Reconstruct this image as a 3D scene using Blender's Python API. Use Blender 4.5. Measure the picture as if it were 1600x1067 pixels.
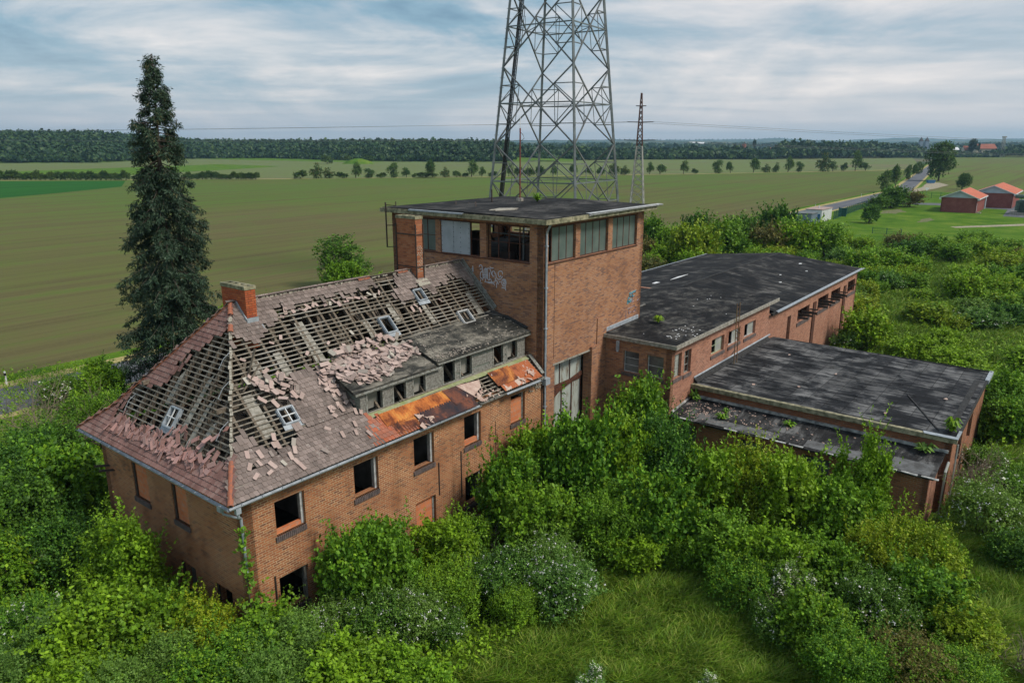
import bpy, math, random
import numpy as np
from mathutils import Vector, Matrix
from math import sin, cos, pi, radians as R
random.seed(7); rng = np.random.default_rng(11)
for o in list(bpy.data.objects): bpy.data.objects.remove(o)
SC = bpy.context.scene
COL = SC.collection

# ------------------------------------------------------------ camera
CAMZ = 17.6
PITCH = math.atan((533.5-222.)/1151.)
cam = bpy.data.cameras.new('camera'); camo = bpy.data.objects.new('camera', cam); COL.objects.link(camo)
cam.sensor_width = 36; cam.lens = 36*1151/1600.; cam.clip_start = .5; cam.clip_end = 30000
camo.location = (0, 0, CAMZ); camo.rotation_euler = (pi/2-PITCH, 0, 0)
SC.camera = camo
# ------------------------------------------------------------ world, sun, exposure
SUN_AZ, SUN_EL = R(112), R(48)      # azimuth clockwise from +Y
w = bpy.data.worlds.new("World"); SC.world = w; w.use_nodes = True
def build_world():
    nt = w.node_tree; N = nt.nodes; Lk = nt.links
    bg = N['Background']; bg.inputs['Strength'].default_value = 0.105
    sky = N.new('ShaderNodeTexSky'); sky.sky_type = 'NISHITA'; sky.sun_disc = False
    sky.sun_elevation = SUN_EL; sky.sun_rotation = SUN_AZ; sky.air_density = 1.2; sky.dust_density = 1.5
    tc = N.new('ShaderNodeTexCoord'); sep = N.new('ShaderNodeSeparateXYZ'); Lk.new(tc.outputs['Generated'], sep.inputs[0])
    zz = N.new('ShaderNodeMath'); zz.operation = 'MAXIMUM'; zz.inputs[1].default_value = 0.0; Lk.new(sep.outputs['Z'], zz.inputs[0])
    za = N.new('ShaderNodeMath'); za.operation = 'ADD'; za.inputs[1].default_value = .055; Lk.new(zz.outputs[0], za.inputs[0])
    comb = N.new('ShaderNodeCombineXYZ')
    for i, ax in enumerate('XY'):
        d = N.new('ShaderNodeMath'); d.operation = 'DIVIDE'; Lk.new(sep.outputs[ax], d.inputs[0]); Lk.new(za.outputs[0], d.inputs[1]); Lk.new(d.outputs[0], comb.inputs[i])
    def noise(scale, det, rough, off, dist=0.3, sx=.62, sy=1.0):
        mp = N.new('ShaderNodeMapping'); mp.inputs['Scale'].default_value = (sx, sy, 1); mp.inputs['Location'].default_value = off
        mp.inputs['Rotation'].default_value = (0, 0, R(6))
        Lk.new(comb.outputs[0], mp.inputs[0])
        n = N.new('ShaderNodeTexNoise'); n.inputs['Scale'].default_value = scale; n.inputs['Detail'].default_value = det
        n.inputs['Roughness'].default_value = rough; n.inputs['Distortion'].default_value = dist; Lk.new(mp.outputs[0], n.inputs[0]); return n
    def ramp(src, stops):
        r = N.new('ShaderNodeValToRGB'); e = r.color_ramp.elements
        e[0].position, e[0].color = stops[0][0], (*stops[0][1], 1); e[1].position, e[1].color = stops[-1][0], (*stops[-1][1], 1)
        for p_, c in stops[1:-1]: x = e.new(p_); x.color = (*c, 1)
        Lk.new(src, r.inputs[0]); return r
    n1 = noise(.8, 8, .55, (3.1, 1.7, 0), .35); n2 = noise(.36, 7, .55, (7.3, 2.2, 4), .6)
    mix0 = N.new('ShaderNodeMix'); mix0.data_type = 'FLOAT'; mix0.inputs[0].default_value = .45
    Lk.new(n1.outputs[0], mix0.inputs[2]); Lk.new(n2.outputs[0], mix0.inputs[3])
    mp3 = N.new('ShaderNodeMapping'); mp3.inputs['Scale'].default_value = (3.2, 3.2, 13); mp3.inputs['Location'].default_value = (2.3, 0, .6); Lk.new(tc.outputs['Generated'], mp3.inputs[0])
    n3 = N.new('ShaderNodeTexNoise'); n3.inputs['Scale'].default_value = 1; n3.inputs['Detail'].default_value = 9; n3.inputs['Roughness'].default_value = .6; n3.inputs['Distortion'].default_value = .5; Lk.new(mp3.outputs[0], n3.inputs[0])
    mix = N.new('ShaderNodeMix'); mix.data_type = 'FLOAT'; mix.inputs[0].default_value = .55
    Lk.new(mix0.outputs[0], mix.inputs[2]); Lk.new(n3.outputs[0], mix.inputs[3])
    # cloud deck, from blue grey bases to pale pinkish gaps (radiance = value * strength)
    r = ramp(mix.outputs[0], [(.40, (1.15, 2.0, 2.75)), (.455, (1.7, 2.7, 3.45)), (.495, (2.7, 3.3, 3.85)), (.53, (3.7, 4.0, 4.3)), (.57, (4.9, 4.8, 4.85)), (.62, (6.6, 6.1, 5.8))])
    # brighter flat haze band by the horizon
    hr = ramp(sep.outputs['Z'], [(0.0, (.9, .9, .9)), (.05, (.3, .3, .3)), (.13, (0, 0, 0))])
    m2 = N.new('ShaderNodeMix'); m2.data_type = 'RGBA'; Lk.new(hr.outputs[0], m2.inputs[0]); Lk.new(r.outputs[0], m2.inputs[6]); m2.inputs[7].default_value = (4.6, 4.55, 4.9, 1)
    # thinner, warmer cloud toward the right where the sun stands behind it
    gx = ramp(sep.outputs['X'], [(.0, (0, 0, 0)), (.18, (.16, .16, .16)), (.55, (.26, .26, .26)), (1, (.35, .35, .35))])
    m4 = N.new('ShaderNodeMix'); m4.data_type = 'RGBA'; Lk.new(gx.outputs[0], m4.inputs[0]); Lk.new(m2.outputs[2], m4.inputs[6]); m4.inputs[7].default_value = (5.5, 5.0, 5.0, 1)
    m3 = N.new('ShaderNodeMix'); m3.data_type = 'RGBA'; m3.inputs[0].default_value = .88
    Lk.new(sky.outputs[0], m3.inputs[6]); Lk.new(m4.outputs[2], m3.inputs[7]); Lk.new(m3.outputs[2], bg.inputs['Color'])
build_world()
sl = bpy.data.lights.new('sun', 'SUN'); sl.energy = 2.1; sl.angle = R(14); sl.color = (1, .93, .82)
so = bpy.data.objects.new('sun', sl); COL.objects.link(so)
sd = Vector((sin(SUN_AZ)*cos(SUN_EL), cos(SUN_AZ)*cos(SUN_EL), sin(SUN_EL)))
so.rotation_euler = sd.to_track_quat('Z', 'Y').to_euler(); so.location = (40, -20, 80)
SC.view_settings.view_transform = 'Standard'; SC.view_settings.look = 'None'; SC.view_settings.gamma = 1
SC.view_settings.exposure = 0.6
SC.render.resolution_x = 1024; SC.render.resolution_y = 682

# ------------------------------------------------------------ frames
TH = 0.6649880393
AV = Vector((sin(TH), cos(TH), 0)); BV = Vector((-cos(TH), sin(TH), 0))
SITE = Matrix(((AV.x, BV.x, 0, -9.25216652), (AV.y, BV.y, 0, 21.93415076), (0, 0, 1, 0), (0, 0, 0, 1)))
IDN = Matrix.Identity(4); SITEI = SITE.inverted()
RZ = math.atan2(AV.y, AV.x)
f_, cp_, sp_ = 1151., cos(PITCH), sin(PITCH)
def ray(x, y):
    a = (x-800)/f_; b = -(y-533.5)/f_
    return Vector((a, b*sp_+cp_, b*cp_-sp_))
def at(x, y, z=0):
    r = ray(x, y); t = (z-CAMZ)/r.z; return Vector((r.x*t, r.y*t, z))
def atd(x, y, d):                # point on that line of sight at forward distance d
    r = ray(x, y); t = d/r.y; return Vector((r.x*t, d, CAMZ+r.z*t))
def S(u, v, z=0): return SITE @ Vector((u, v, z))

# ------------------------------------------------------------ materials
def rgb(c): return (c[0], c[1], c[2], 1)
class Mat:
    def __init__(s, name, rough=.85, spec=.3):
        s.m = bpy.data.materials.new(name); s.m.use_nodes = True; s.nt = s.m.node_tree; s.N = s.nt.nodes
        s.b = s.N['Principled BSDF']; s.b.inputs['Roughness'].default_value = rough; s.b.inputs['Specular IOR Level'].default_value = spec
        s.tc = s.N.new('ShaderNodeTexCoord')
    def lk(s, a, b): s.nt.links.new(a, b)
    def coord(s, kind, scale=(1, 1, 1), rot=(0, 0, 0)):
        mp = s.N.new('ShaderNodeMapping'); mp.inputs['Scale'].default_value = scale; mp.inputs['Rotation'].default_value = rot
        s.lk(s.tc.outputs[kind], mp.inputs[0]); return mp.outputs[0]
    def noise(s, scale, det=5, rough=.55, co=None, dist=0):
        n = s.N.new('ShaderNodeTexNoise'); n.inputs['Scale'].default_value = scale; n.inputs['Detail'].default_value = det
        n.inputs['Roughness'].default_value = rough; n.inputs['Distortion'].default_value = dist
        s.lk(co if co else s.coord('Object'), n.inputs[0]); return n.outputs[0]
    def ramp(s, src, stops, interp='LINEAR'):
        r = s.N.new('ShaderNodeValToRGB'); r.color_ramp.interpolation = interp; e = r.color_ramp.elements
        e[0].position, e[0].color = stops[0][0], rgb(stops[0][1]); e[1].position, e[1].color = stops[-1][0], rgb(stops[-1][1])
        for p_, c in stops[1:-1]: x = e.new(p_); x.color = rgb(c)
        s.lk(src, r.inputs[0]); return r.outputs[0]
    def mix(s, fac, a, b, mode='MIX'):
        m = s.N.new('ShaderNodeMix'); m.data_type = 'RGBA'; m.blend_type = mode
        for i, v in ((0, fac), (6, a), (7, b)):
            if isinstance(v, (int, float)): m.inputs[i].default_value = v
            elif isinstance(v, tuple): m.inputs[i].default_value = rgb(v)
            else: s.lk(v, m.inputs[i])
        return m.outputs[2]
    def island(s): g = s.N.new('ShaderNodeNewGeometry'); return g.outputs['Random Per Island']
    def objrand(s): g = s.N.new('ShaderNodeObjectInfo'); return g.outputs['Random']
    def col(s, c): s.lk(c, s.b.inputs['Base Color']) if not isinstance(c, tuple) else setattr(s.b.inputs['Base Color'], 'default_value', rgb(c)); return s
    def bump(s, h, st=.5, d=.02):
        b = s.N.new('ShaderNodeBump'); b.inputs['Strength'].default_value = st; b.inputs['Distance'].default_value = d
        s.lk(h, b.inputs['Height']); s.lk(b.outputs[0], s.b.inputs['Normal']); return s

def g3(a): return (a, a, a)
def brick_mat(name, cols, mortar, stain=(.45, .42, .4), grime=.55, bw=.27, rh=.092, ms=.013, mortar_vis=1.0):
    m = Mat(name, .9, .15)
    uv = m.coord('UV')
    bt = m.N.new('ShaderNodeTexBrick'); m.lk(uv, bt.inputs['Vector'])
    bt.inputs['Scale'].default_value = 1; bt.inputs['Brick Width'].default_value = bw; bt.inputs['Row Height'].default_value = rh
    bt.inputs['Mortar Size'].default_value = ms; bt.inputs['Mortar Smooth'].default_value = .1; bt.inputs['Bias'].default_value = 0
    bt.inputs['Color1'].default_value = rgb(g3(0.)); bt.inputs['Color2'].default_value = rgb(g3(1.)); bt.inputs['Mortar'].default_value = rgb(g3(.5))
    bc = m.ramp(bt.outputs['Color'], [(i/(len(cols)-1)*.98+.01, c) for i, c in enumerate(cols)])
    n1 = m.noise(.55, 5, .6, uv); n2 = m.noise(7, 4, .6, uv); n3 = m.noise(.16, 3, .5, uv)
    bc = m.mix(m.ramp(n2, [(.3, g3(0)), (.75, g3(.55))]), bc, cols[-1])
    bc = m.mix(m.ramp(n3, [(.35, g3(0)), (.65, g3(.45))]), bc, m.mix(.5, bc, (cols[1][0]*.62, cols[1][1]*.62, cols[1][2]*.7)))
    mc = m.mix(m.ramp(n1, [(.35, g3(0)), (.62, g3(1))]), mortar, tuple(x*.45 for x in mortar))
    mf = m.N.new('ShaderNodeMath'); mf.operation = 'MULTIPLY'; mf.inputs[1].default_value = mortar_vis; m.lk(bt.outputs['Fac'], mf.inputs[0])
    c = m.mix(mf.outputs[0], bc, mc)
    # water streaks and grime with a shape of their own
    st = m.noise(1, 6, .65, m.coord('UV', (1.6, .22, 1)))
    c = m.mix(m.ramp(st, [(.5, g3(0)), (.72, g3(grime))]), c, stain, 'MULTIPLY')
    ef = m.noise(1.3, 7, .7, m.coord('UV', (1, .6, 1)))
    c = m.mix(m.ramp(ef, [(.68, g3(0)), (.8, g3(.3))]), c, (.42, .34, .28))
    m.col(c)
    inv = m.N.new('ShaderNodeMath'); inv.operation = 'SUBTRACT'; inv.inputs[0].default_value = 1; m.lk(bt.outputs['Fac'], inv.inputs[1])
    m.bump(inv.outputs[0], .6, .01); return m.m
M = {}
M['brick_house'] = brick_mat('brick_house', [(.13, .055, .042), (.27, .088, .043), (.36, .12, .05), (.42, .145, .058), (.40, .175, .08)], (.54, .38, .23), ms=.014, mortar_vis=1)
M['brick_hip'] = M['brick_house']
M['brick_tower'] = brick_mat('brick_tower', [(.14, .075, .07), (.28, .115, .065), (.38, .165, .078), (.45, .20, .09), (.41, .22, .14)], (.38, .28, .20), ms=.010, grime=.3)
M['brick_wing'] = brick_mat('brick_wing', [(.22, .10, .07), (.34, .145, .09), (.42, .19, .12), (.46, .22, .14)], (.40, .30, .24), ms=.009, grime=.2)
M['brick_dark'] = brick_mat('brick_dark', [(.18, .07, .045), (.30, .11, .06), (.38, .15, .075)], (.32, .23, .16), grime=.4)
M['brick_chimney'] = brick_mat('brick_chimney', [(.36, .075, .03), (.46, .11, .04), (.5, .15, .06), (.30, .07, .04)], (.2, .10, .06), ms=.009, grime=.3)
M['brick_stack'] = brick_mat('brick_stack', [(.22, .07, .04), (.36, .11, .05), (.44, .15, .065), (.40, .17, .09)], (.3, .2, .13), ms=.008, grime=.35)
M['brick_red'] = brick_mat('brick_red', [(.22, .055, .05), (.27, .07, .06), (.31, .09, .075)], (.26, .15, .13), grime=.2)
def simple(name, c, c2=None, sc=3, rough=.8, spec=.3, bumpst=0, lo=.35, hi=.65, metal=0, det=6):
    m = Mat(name, rough, spec); c2 = c2 or tuple(x*.65 for x in c)
    n = m.noise(sc, det, .6); m.col(m.ramp(n, [(lo, c), (hi, c2)])); m.b.inputs['Metallic'].default_value = metal
    if bumpst: m.bump(n, bumpst, .02)
    M[name] = m.m; return m
simple('zinc', (.36, .40, .44), (.22, .25, .28), 4, .5, .5)
simple('paint_white', (.55, .56, .57), (.3, .3, .29), 5, .6)
simple('board_white', (.42, .45, .50), (.33, .36, .40), 1.2, .5)
simple('wood_grey', (.24, .235, .215), (.11, .105, .09), 9, .9)
simple('wood_frame', (.30, .31, .29), (.13, .12, .10), 11, .9)
simple('timber', (.20, .165, .125), (.085, .065, .05), 6, .9)
simple('dark_steel', (.035, .03, .03), (.06, .04, .03), 8, .7)
simple('rust_steel', (.12, .045, .025), (.05, .025, .02), 6, .8)
simple('plaster', (.30, .29, .26), (.17, .16, .14), 1.5, .95)
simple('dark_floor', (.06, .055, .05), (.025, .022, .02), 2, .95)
simple('concrete', (.36, .34, .30), (.17, .16, .13), 5, .95, bumpst=.3)
simple('concrete_moss', (.36, .33, .22), (.10, .10, .06), 3.5, .95, bumpst=.3)
simple('mortar', (.44, .41, .35), (.20, .18, .14), 12, .95, bumpst=.3)
simple('hollow_brick', (.52, .16, .06), (.36, .11, .05), 5, .9)
simple('clay_orange', (.38, .12, .06), (.24, .11, .08), 14, .85)
simple('bark', (.11, .09, .07), (.05, .04, .03), 8, .95)
simple('dry_twig', (.26, .21, .15), (.14, .11, .08), 5, .95)
simple('galv', (.17, .195, .20), (.08, .095, .10), 1.1, .55, .5)
simple('galv_old', (.36, .36, .33), (.19, .19, .17), .6, .6, .5)
simple('black_cable', (.012, .012, .014), (.02, .02, .02), 3, .6)
simple('white_plain', (.72, .73, .74), (.6, .61, .62), 1, .5)
simple('grey_clad', (.19, .24, .30), (.16, .2, .26), .5, .5)
simple('light_clad', (.45, .52, .58), (.38, .44, .5), .5, .5)
simple('orange_roof', (.52, .14, .07), (.40, .11, .06), .5, .7)
simple('red_roof_far', (.32, .11, .07), (.25, .09, .06), .3, .9)
simple('cream_wall', (.6, .53, .4), (.5, .44, .33), .3, .9)
simple('transformer_green', (.13, .19, .16), (.06, .08, .07), 1.5, .6)
simple('green_steel', (.02, .10, .09), (.015, .07, .06), 2, .6)
simple('blue_paint', (.05, .18, .36), (.04, .14, .3), 2, .6)
simple('spray_white', (.62, .64, .70), (.45, .46, .52), 9, .8)
simple('spray_cyan', (.06, .40, .52), (.2, .42, .52), 6, .8)
simple('spray_lilac', (.40, .36, .46), (.3, .3, .4), 6, .8)
simple('felt_flash', (.018, .018, .019), (.045, .045, .045), 5, .9)
simple('moss_strip', (.22, .26, .10), (.34, .34, .22), 4, .9)
simple('stone', (.33, .32, .30), (.2, .19, .17), 4, .95)
simple('red_paint', (.22, .05, .04), (.12, .04, .03), 8, .7)
simple('dry_leaf_brown', (.13, .09, .05), (.2, .12, .06), 5, .9)

simple('tile_chip', (.42, .38, .33), (.22, .18, .15), 6, .9)
simple('moss_frame', (.40, .46, .32), (.25, .29, .18), 6, .8)
simple('rust_yellow', (.22, .16, .07), (.1, .06, .04), 6, .8)
simple('white_flash', (.5, .51, .5), (.12, .12, .12), 3.5, .7)
simple('felt_light', (.16, .165, .17), (.07, .07, .07), 2.2, .95, bumpst=.3)
simple('galv_dark', (.085, .09, .095), (.17, .185, .185), .5, .6, .5)
simple('wire_grey', (.12, .13, .14), (.16, .17, .18), .5, .7)
simple('clay_pale', (.42, .3, .27), (.3, .22, .2), 1, .8)
def glass_mat(name, c, c2, rough=.25):
    m = Mat(name, rough, .6); m.col(m.ramp(m.noise(1.3, 4, .5), [(.35, c), (.65, c2)])); M[name] = m.m
glass_mat('glass_green', (.075, .105, .10), (.12, .15, .14), .35)
glass_mat('glass_dirty', (.05, .055, .06), (.14, .15, .15), .2)
glass_mat('glass_pale', (.28, .30, .28), (.4, .42, .38), .35)

def bitumen(name, base, light, streak=(1, 6), amount=.8, seam=1.0, spots=.0):
    m = Mat(name, .95, .15)
    co = m.coord('UV')
    a = m.noise(.45, 8, .66, co, .3); s1 = m.noise(1.0, 7, .72, m.coord('UV', (streak[0], streak[1], 1)), .6)
    fine = m.noise(14, 4, .7, co)
    fac = m.mix(.5, a, s1)
    c = m.ramp(fac, [(.43, tuple(x*.4 for x in base)), (.485, base), (.53, tuple((x+y)/2*amount*1.0 for x, y in zip(base, light))), (.585, light)])
    c = m.mix(m.ramp(fine, [(.35, g3(.25)), (.7, g3(0))]), c, (.01, .01, .01))
    # felt strips lap every metre
    bt = m.N.new('ShaderNodeTexBrick'); m.lk(m.coord('UV', (1, 1, 1)), bt.inputs['Vector'])
    bt.inputs['Scale'].default_value = 1; bt.inputs['Brick Width'].default_value = 6.3; bt.inputs['Row Height'].default_value = seam
    bt.inputs['Mortar Size'].default_value = .028; bt.inputs['Mortar Smooth'].default_value = .4
    bt.inputs['Color1'].default_value = rgb(g3(0.)); bt.inputs['Color2'].default_value = rgb(g3(1.)); bt.inputs['Mortar'].default_value = rgb(g3(.5))
    c = m.mix(m.ramp(bt.outputs['Color'], [(.0, g3(.0)), (1, g3(.5))]), c, tuple(x*.55 for x in base))
    sm = m.N.new('ShaderNodeMath'); sm.operation = 'MULTIPLY'; sm.inputs[1].default_value = .6; m.lk(bt.outputs['Fac'], sm.inputs[0])
    c = m.mix(sm.outputs[0], c, (.008, .008, .008))
    if spots:
        v = m.noise(9, 3, .8, co); c = m.mix(m.ramp(v, [(.66, g3(0)), (.7, g3(spots))]), c, (.42, .36, .32))
    m.col(c); m.bump(fac, .5, .06); M[name] = m.m
bitumen('felt_tower', (.021, .021, .022), (.10, .095, .09), (1, 2))
bitumen('felt_wing', (.019, .019, .021), (.13, .125, .115), (1, 1.5), spots=.5)
bitumen('felt_hall', (.019, .020, .023), (.12, .115, .11), (2, .7), .6)
bitumen('felt_low', (.026, .028, .033), (.24, .24, .24), (3.2, .45), 1.0, 1.0)
bitumen('felt_lean', (.032, .032, .034), (.2, .2, .2), (.6, 2.4), .6, 1.6, spots=.9)
bitumen('felt_dormer', (.05, .05, .045), (.26, .24, .2), (.8, 2), .8, 3, spots=.9)

def tile_mat(name, c1, c2, c3, spot=(.5, .47, .42), sp=.5):
    m = Mat(name, .85, .2)
    c = m.ramp(m.island(), [(0, c1), (.5, c2), (1, c3)])
    n = m.noise(1.2, 6, .6); c = m.mix(m.ramp(n, [(.4, g3(0)), (.65, g3(.6))]), c, tuple(x*.55 for x in c1))
    n = m.noise(7, 4, .6); c = m.mix(m.ramp(n, [(.62, g3(0)), (.72, g3(sp))]), c, spot)
    m.col(c); M[name] = m.m
tile_mat('tile_grey', (.165, .132, .118), (.215, .17, .152), (.27, .215, .195))
tile_mat('tile_red', (.21, .11, .095), (.27, .15, .13), (.30, .19, .165), sp=.4)
tile_mat('tile_orange', (.42, .12, .06), (.36, .14, .09), (.26, .15, .12), sp=.5)
m = Mat('tile_loose', .85, .2); c = m.ramp(m.objrand(), [(0, (.34, .25, .22)), (.35, (.46, .355, .32)), (.7, (.40, .29, .26)), (.88, (.24, .2, .18)), (1, (.45, .42, .36))])
c = m.mix(m.ramp(m.noise(9, 4), [(.5, g3(0)), (.7, g3(.5))]), c, (.34, .29, .25)); m.col(c); M['tile_loose'] = m.m
m = Mat('tile_loose_red', .85, .2); c = m.ramp(m.objrand(), [(0, (.36, .19, .165)), (.6, (.43, .26, .235)), (1, (.29, .14, .115))]); m.col(c); M['tile_loose_red'] = m.m

m = Mat('batten', .95, .1)
c = m.ramp(m.noise(.45, 5, .6), [(.36, (.30, .29, .265)), (.5, (.20, .175, .14)), (.64, (.12, .095, .07))])
c = m.mix(m.ramp(m.noise(6, 4), [(.45, g3(0)), (.65, g3(.6))]), c, (.35, .33, .29)); c = m.mix(m.ramp(m.island(), [(0, g3(0)), (1, g3(.45))]), c, (.12, .105, .08)); m.col(c); M['batten'] = m.m
m = Mat('weatherboard', .9, .15)
wv = m.N.new('ShaderNodeTexWave'); wv.wave_type = 'BANDS'; wv.bands_direction = 'Y'; wv.inputs['Scale'].default_value = 5.2; wv.wave_profile = 'SAW'; m.lk(m.coord('UV'), wv.inputs[0])
wv.inputs['Distortion'].default_value = .3
n = m.noise(1, 7, .7, m.coord('UV', (2, 14, 1)))
c = m.ramp(n, [(.3, (.09, .10, .085)), (.5, (.20, .215, .19)), (.7, (.33, .34, .31))]); c = m.mix(m.ramp(wv.outputs[0], [(0, g3(.75)), (.18, g3(0))]), c, (.04, .045, .035))
m.col(c); m.bump(wv.outputs[0], .6, .02); M['weatherboard'] = m.m
m = Mat('rust_sheet', .85, .3)
n = m.noise(.9, 7, .65, m.coord('Object', (1, 1, 1)), .6)
c = m.ramp(n, [(.34, (.045, .022, .018)), (.45, (.16, .05, .025)), (.53, (.36, .12, .035)), (.6, (.55, .22, .06)), (.72, (.25, .09, .04))]); m.col(c); M['rust_sheet'] = m.m
m = Mat('rust_dark', .85, .3)
c = m.ramp(m.noise(1.3, 7, .65), [(.38, (.022, .02, .028)), (.52, (.06, .03, .028)), (.62, (.17, .06, .035)), (.72, (.03, .025, .03))]); m.col(c); M['rust_dark'] = m.m
m = Mat('rust_bright', .85, .3)
c = m.ramp(m.noise(1.3, 7, .65), [(.35, (.18, .05, .02)), (.5, (.5, .16, .04)), (.6, (.62, .28, .07)), (.72, (.16, .06, .03))]); m.col(c); M['rust_bright'] = m.m
m = Mat('rust_peel', .85, .3)
c = m.ramp(m.noise(1.6, 7, .65), [(.35, (.2, .06, .03)), (.5, (.42, .13, .05)), (.56, (.36, .12, .06)), (.58, (.55, .43, .36)), (.75, (.5, .4, .34))]); m.col(c); M['rust_peel'] = m.m

m = Mat('tile_heap', .85, .2); c = m.ramp(m.island(), [(0, (.33, .25, .22)), (.35, (.47, .365, .33)), (.7, (.36, .27, .245)), (.88, (.2, .16, .145)), (1, (.46, .43, .37))]); m.col(c); M['tile_heap'] = m.m
m = Mat('tile_heap_red', .85, .2); c = m.ramp(m.island(), [(0, (.33, .18, .16)), (.5, (.42, .26, .235)), (1, (.25, .13, .11))]); m.col(c); M['tile_heap_red'] = m.m
def hollow_mat():
    m = Mat('infill_block', .9, .2); uv = m.coord('UV')
    bt = m.N.new('ShaderNodeTexBrick'); m.lk(uv, bt.inputs['Vector']); bt.inputs['Scale'].default_value = 1
    bt.inputs['Brick Width'].default_value = .3; bt.inputs['Row Height'].default_value = .24; bt.inputs['Mortar Size'].default_value = .012
    bt.inputs['Color1'].default_value = rgb((.50, .15, .06)); bt.inputs['Color2'].default_value = rgb((.58, .21, .09)); bt.inputs['Mortar'].default_value = rgb((.4, .22, .14))
    c = m.mix(m.ramp(m.noise(4, 5, .6, uv), [(.5, g3(0)), (.7, g3(.6))]), bt.outputs[0], (.42, .28, .22)); m.col(c); M['infill_block'] = m.m
hollow_mat()
m = Mat('door_panel', .8, .2)
c = m.ramp(m.noise(1, 8, .7, m.coord('UV', (2.2, .6, 1))), [(.36, (.10, .06, .045)), (.43, (.26, .25, .21)), (.5, (.36, .40, .37)), (.7, (.44, .47, .44))]); m.col(c); M['door_panel'] = m.m

def leaf_mat(name, cols, tr=.22, hue=.2):
    m = Mat(name, .55, .25)
    c = m.ramp(m.island(), [(i/(len(cols)-1), k) for i, k in enumerate(cols)])
    n = m.noise(1.1, 3, .5); c = m.mix(m.ramp(n, [(.38, g3(.55)), (.6, g3(0))]), c, tuple(x*.55 for x in cols[0]))
    r = m.objrand(); c = m.mix(m.ramp(r, [(0, g3(0)), (1, g3(hue))]), c, (cols[-1][0]*1.6, cols[-1][1]*1.1, cols[-1][2]*.6))
    m.col(c)
    t = m.N.new('ShaderNodeBsdfTranslucent'); m.lk(c if not isinstance(c, tuple) else c, t.inputs[0])
    ms = m.N.new('ShaderNodeMixShader'); ms.inputs[0].default_value = tr; out = m.N['Material Output']
    m.lk(m.b.outputs[0], ms.inputs[1]); m.lk(t.outputs[0], ms.inputs[2]); m.lk(ms.outputs[0], out.inputs[0]); M[name] = m.m
leaf_mat('leaf_mid', [(0.0413, 0.1254, 0.0104), (0.0812, 0.2138, 0.0147), (0.1328, 0.3023, 0.0192), (0.2213, 0.4425, 0.0324)])
leaf_mat('leaf_bright', [(0.0709, 0.1803, 0.009), (0.1288, 0.2834, 0.0129), (0.2061, 0.3993, 0.018), (0.2962, 0.5152, 0.0309)])
leaf_mat('leaf_dark', [(0.0227, 0.081, 0.013), (0.0454, 0.1378, 0.0162), (0.081, 0.2026, 0.021), (0.1378, 0.2916, 0.0356)])
leaf_mat('leaf_grey', [(0.0548, 0.1406, 0.0219), (0.0938, 0.2188, 0.0312), (0.1484, 0.2969, 0.0469), (0.2344, 0.4062, 0.0781)])
leaf_mat('leaf_yellow', [(0.1069, 0.1901, 0.0083), (0.1782, 0.2851, 0.0119), (0.2614, 0.3802, 0.0166), (0.3564, 0.4752, 0.0297)])
leaf_mat('leaf_olive', [(0.0858, 0.1144, 0.0286), (0.143, 0.1573, 0.0358), (0.2002, 0.2145, 0.0429), (0.1716, 0.1287, 0.0429)])
leaf_mat('leaf_far', [(0.0243, 0.0675, 0.0121), (0.0432, 0.1013, 0.0162), (0.0675, 0.135, 0.0189), (0.108, 0.189, 0.027)], .1)
leaf_mat('leaf_forest', [(0.013, 0.0442, 0.0156), (0.026, 0.0676, 0.0182), (0.0442, 0.0975, 0.0221), (0.078, 0.13, 0.0286)], .05, 0)
leaf_mat('needle', [(.013, .035, .016), (.025, .056, .028), (.045, .085, .046), (.085, .13, .075)], .05, 0)
leaf_mat('needle_tan', [(.09, .09, .04), (.12, .11, .05), (.10, .085, .035)], .1, 0)
leaf_mat('grass_blade', [(.10, .21, .014), (.16, .30, .020), (.24, .37, .03), (.38, .40, .09)], .25, 0)
simple('blossom', (.62, .64, .48), (.75, .75, .66), 3, .8)
simple('blossom_white', (.78, .78, .76), (.7, .7, .68), 3, .8)

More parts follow.
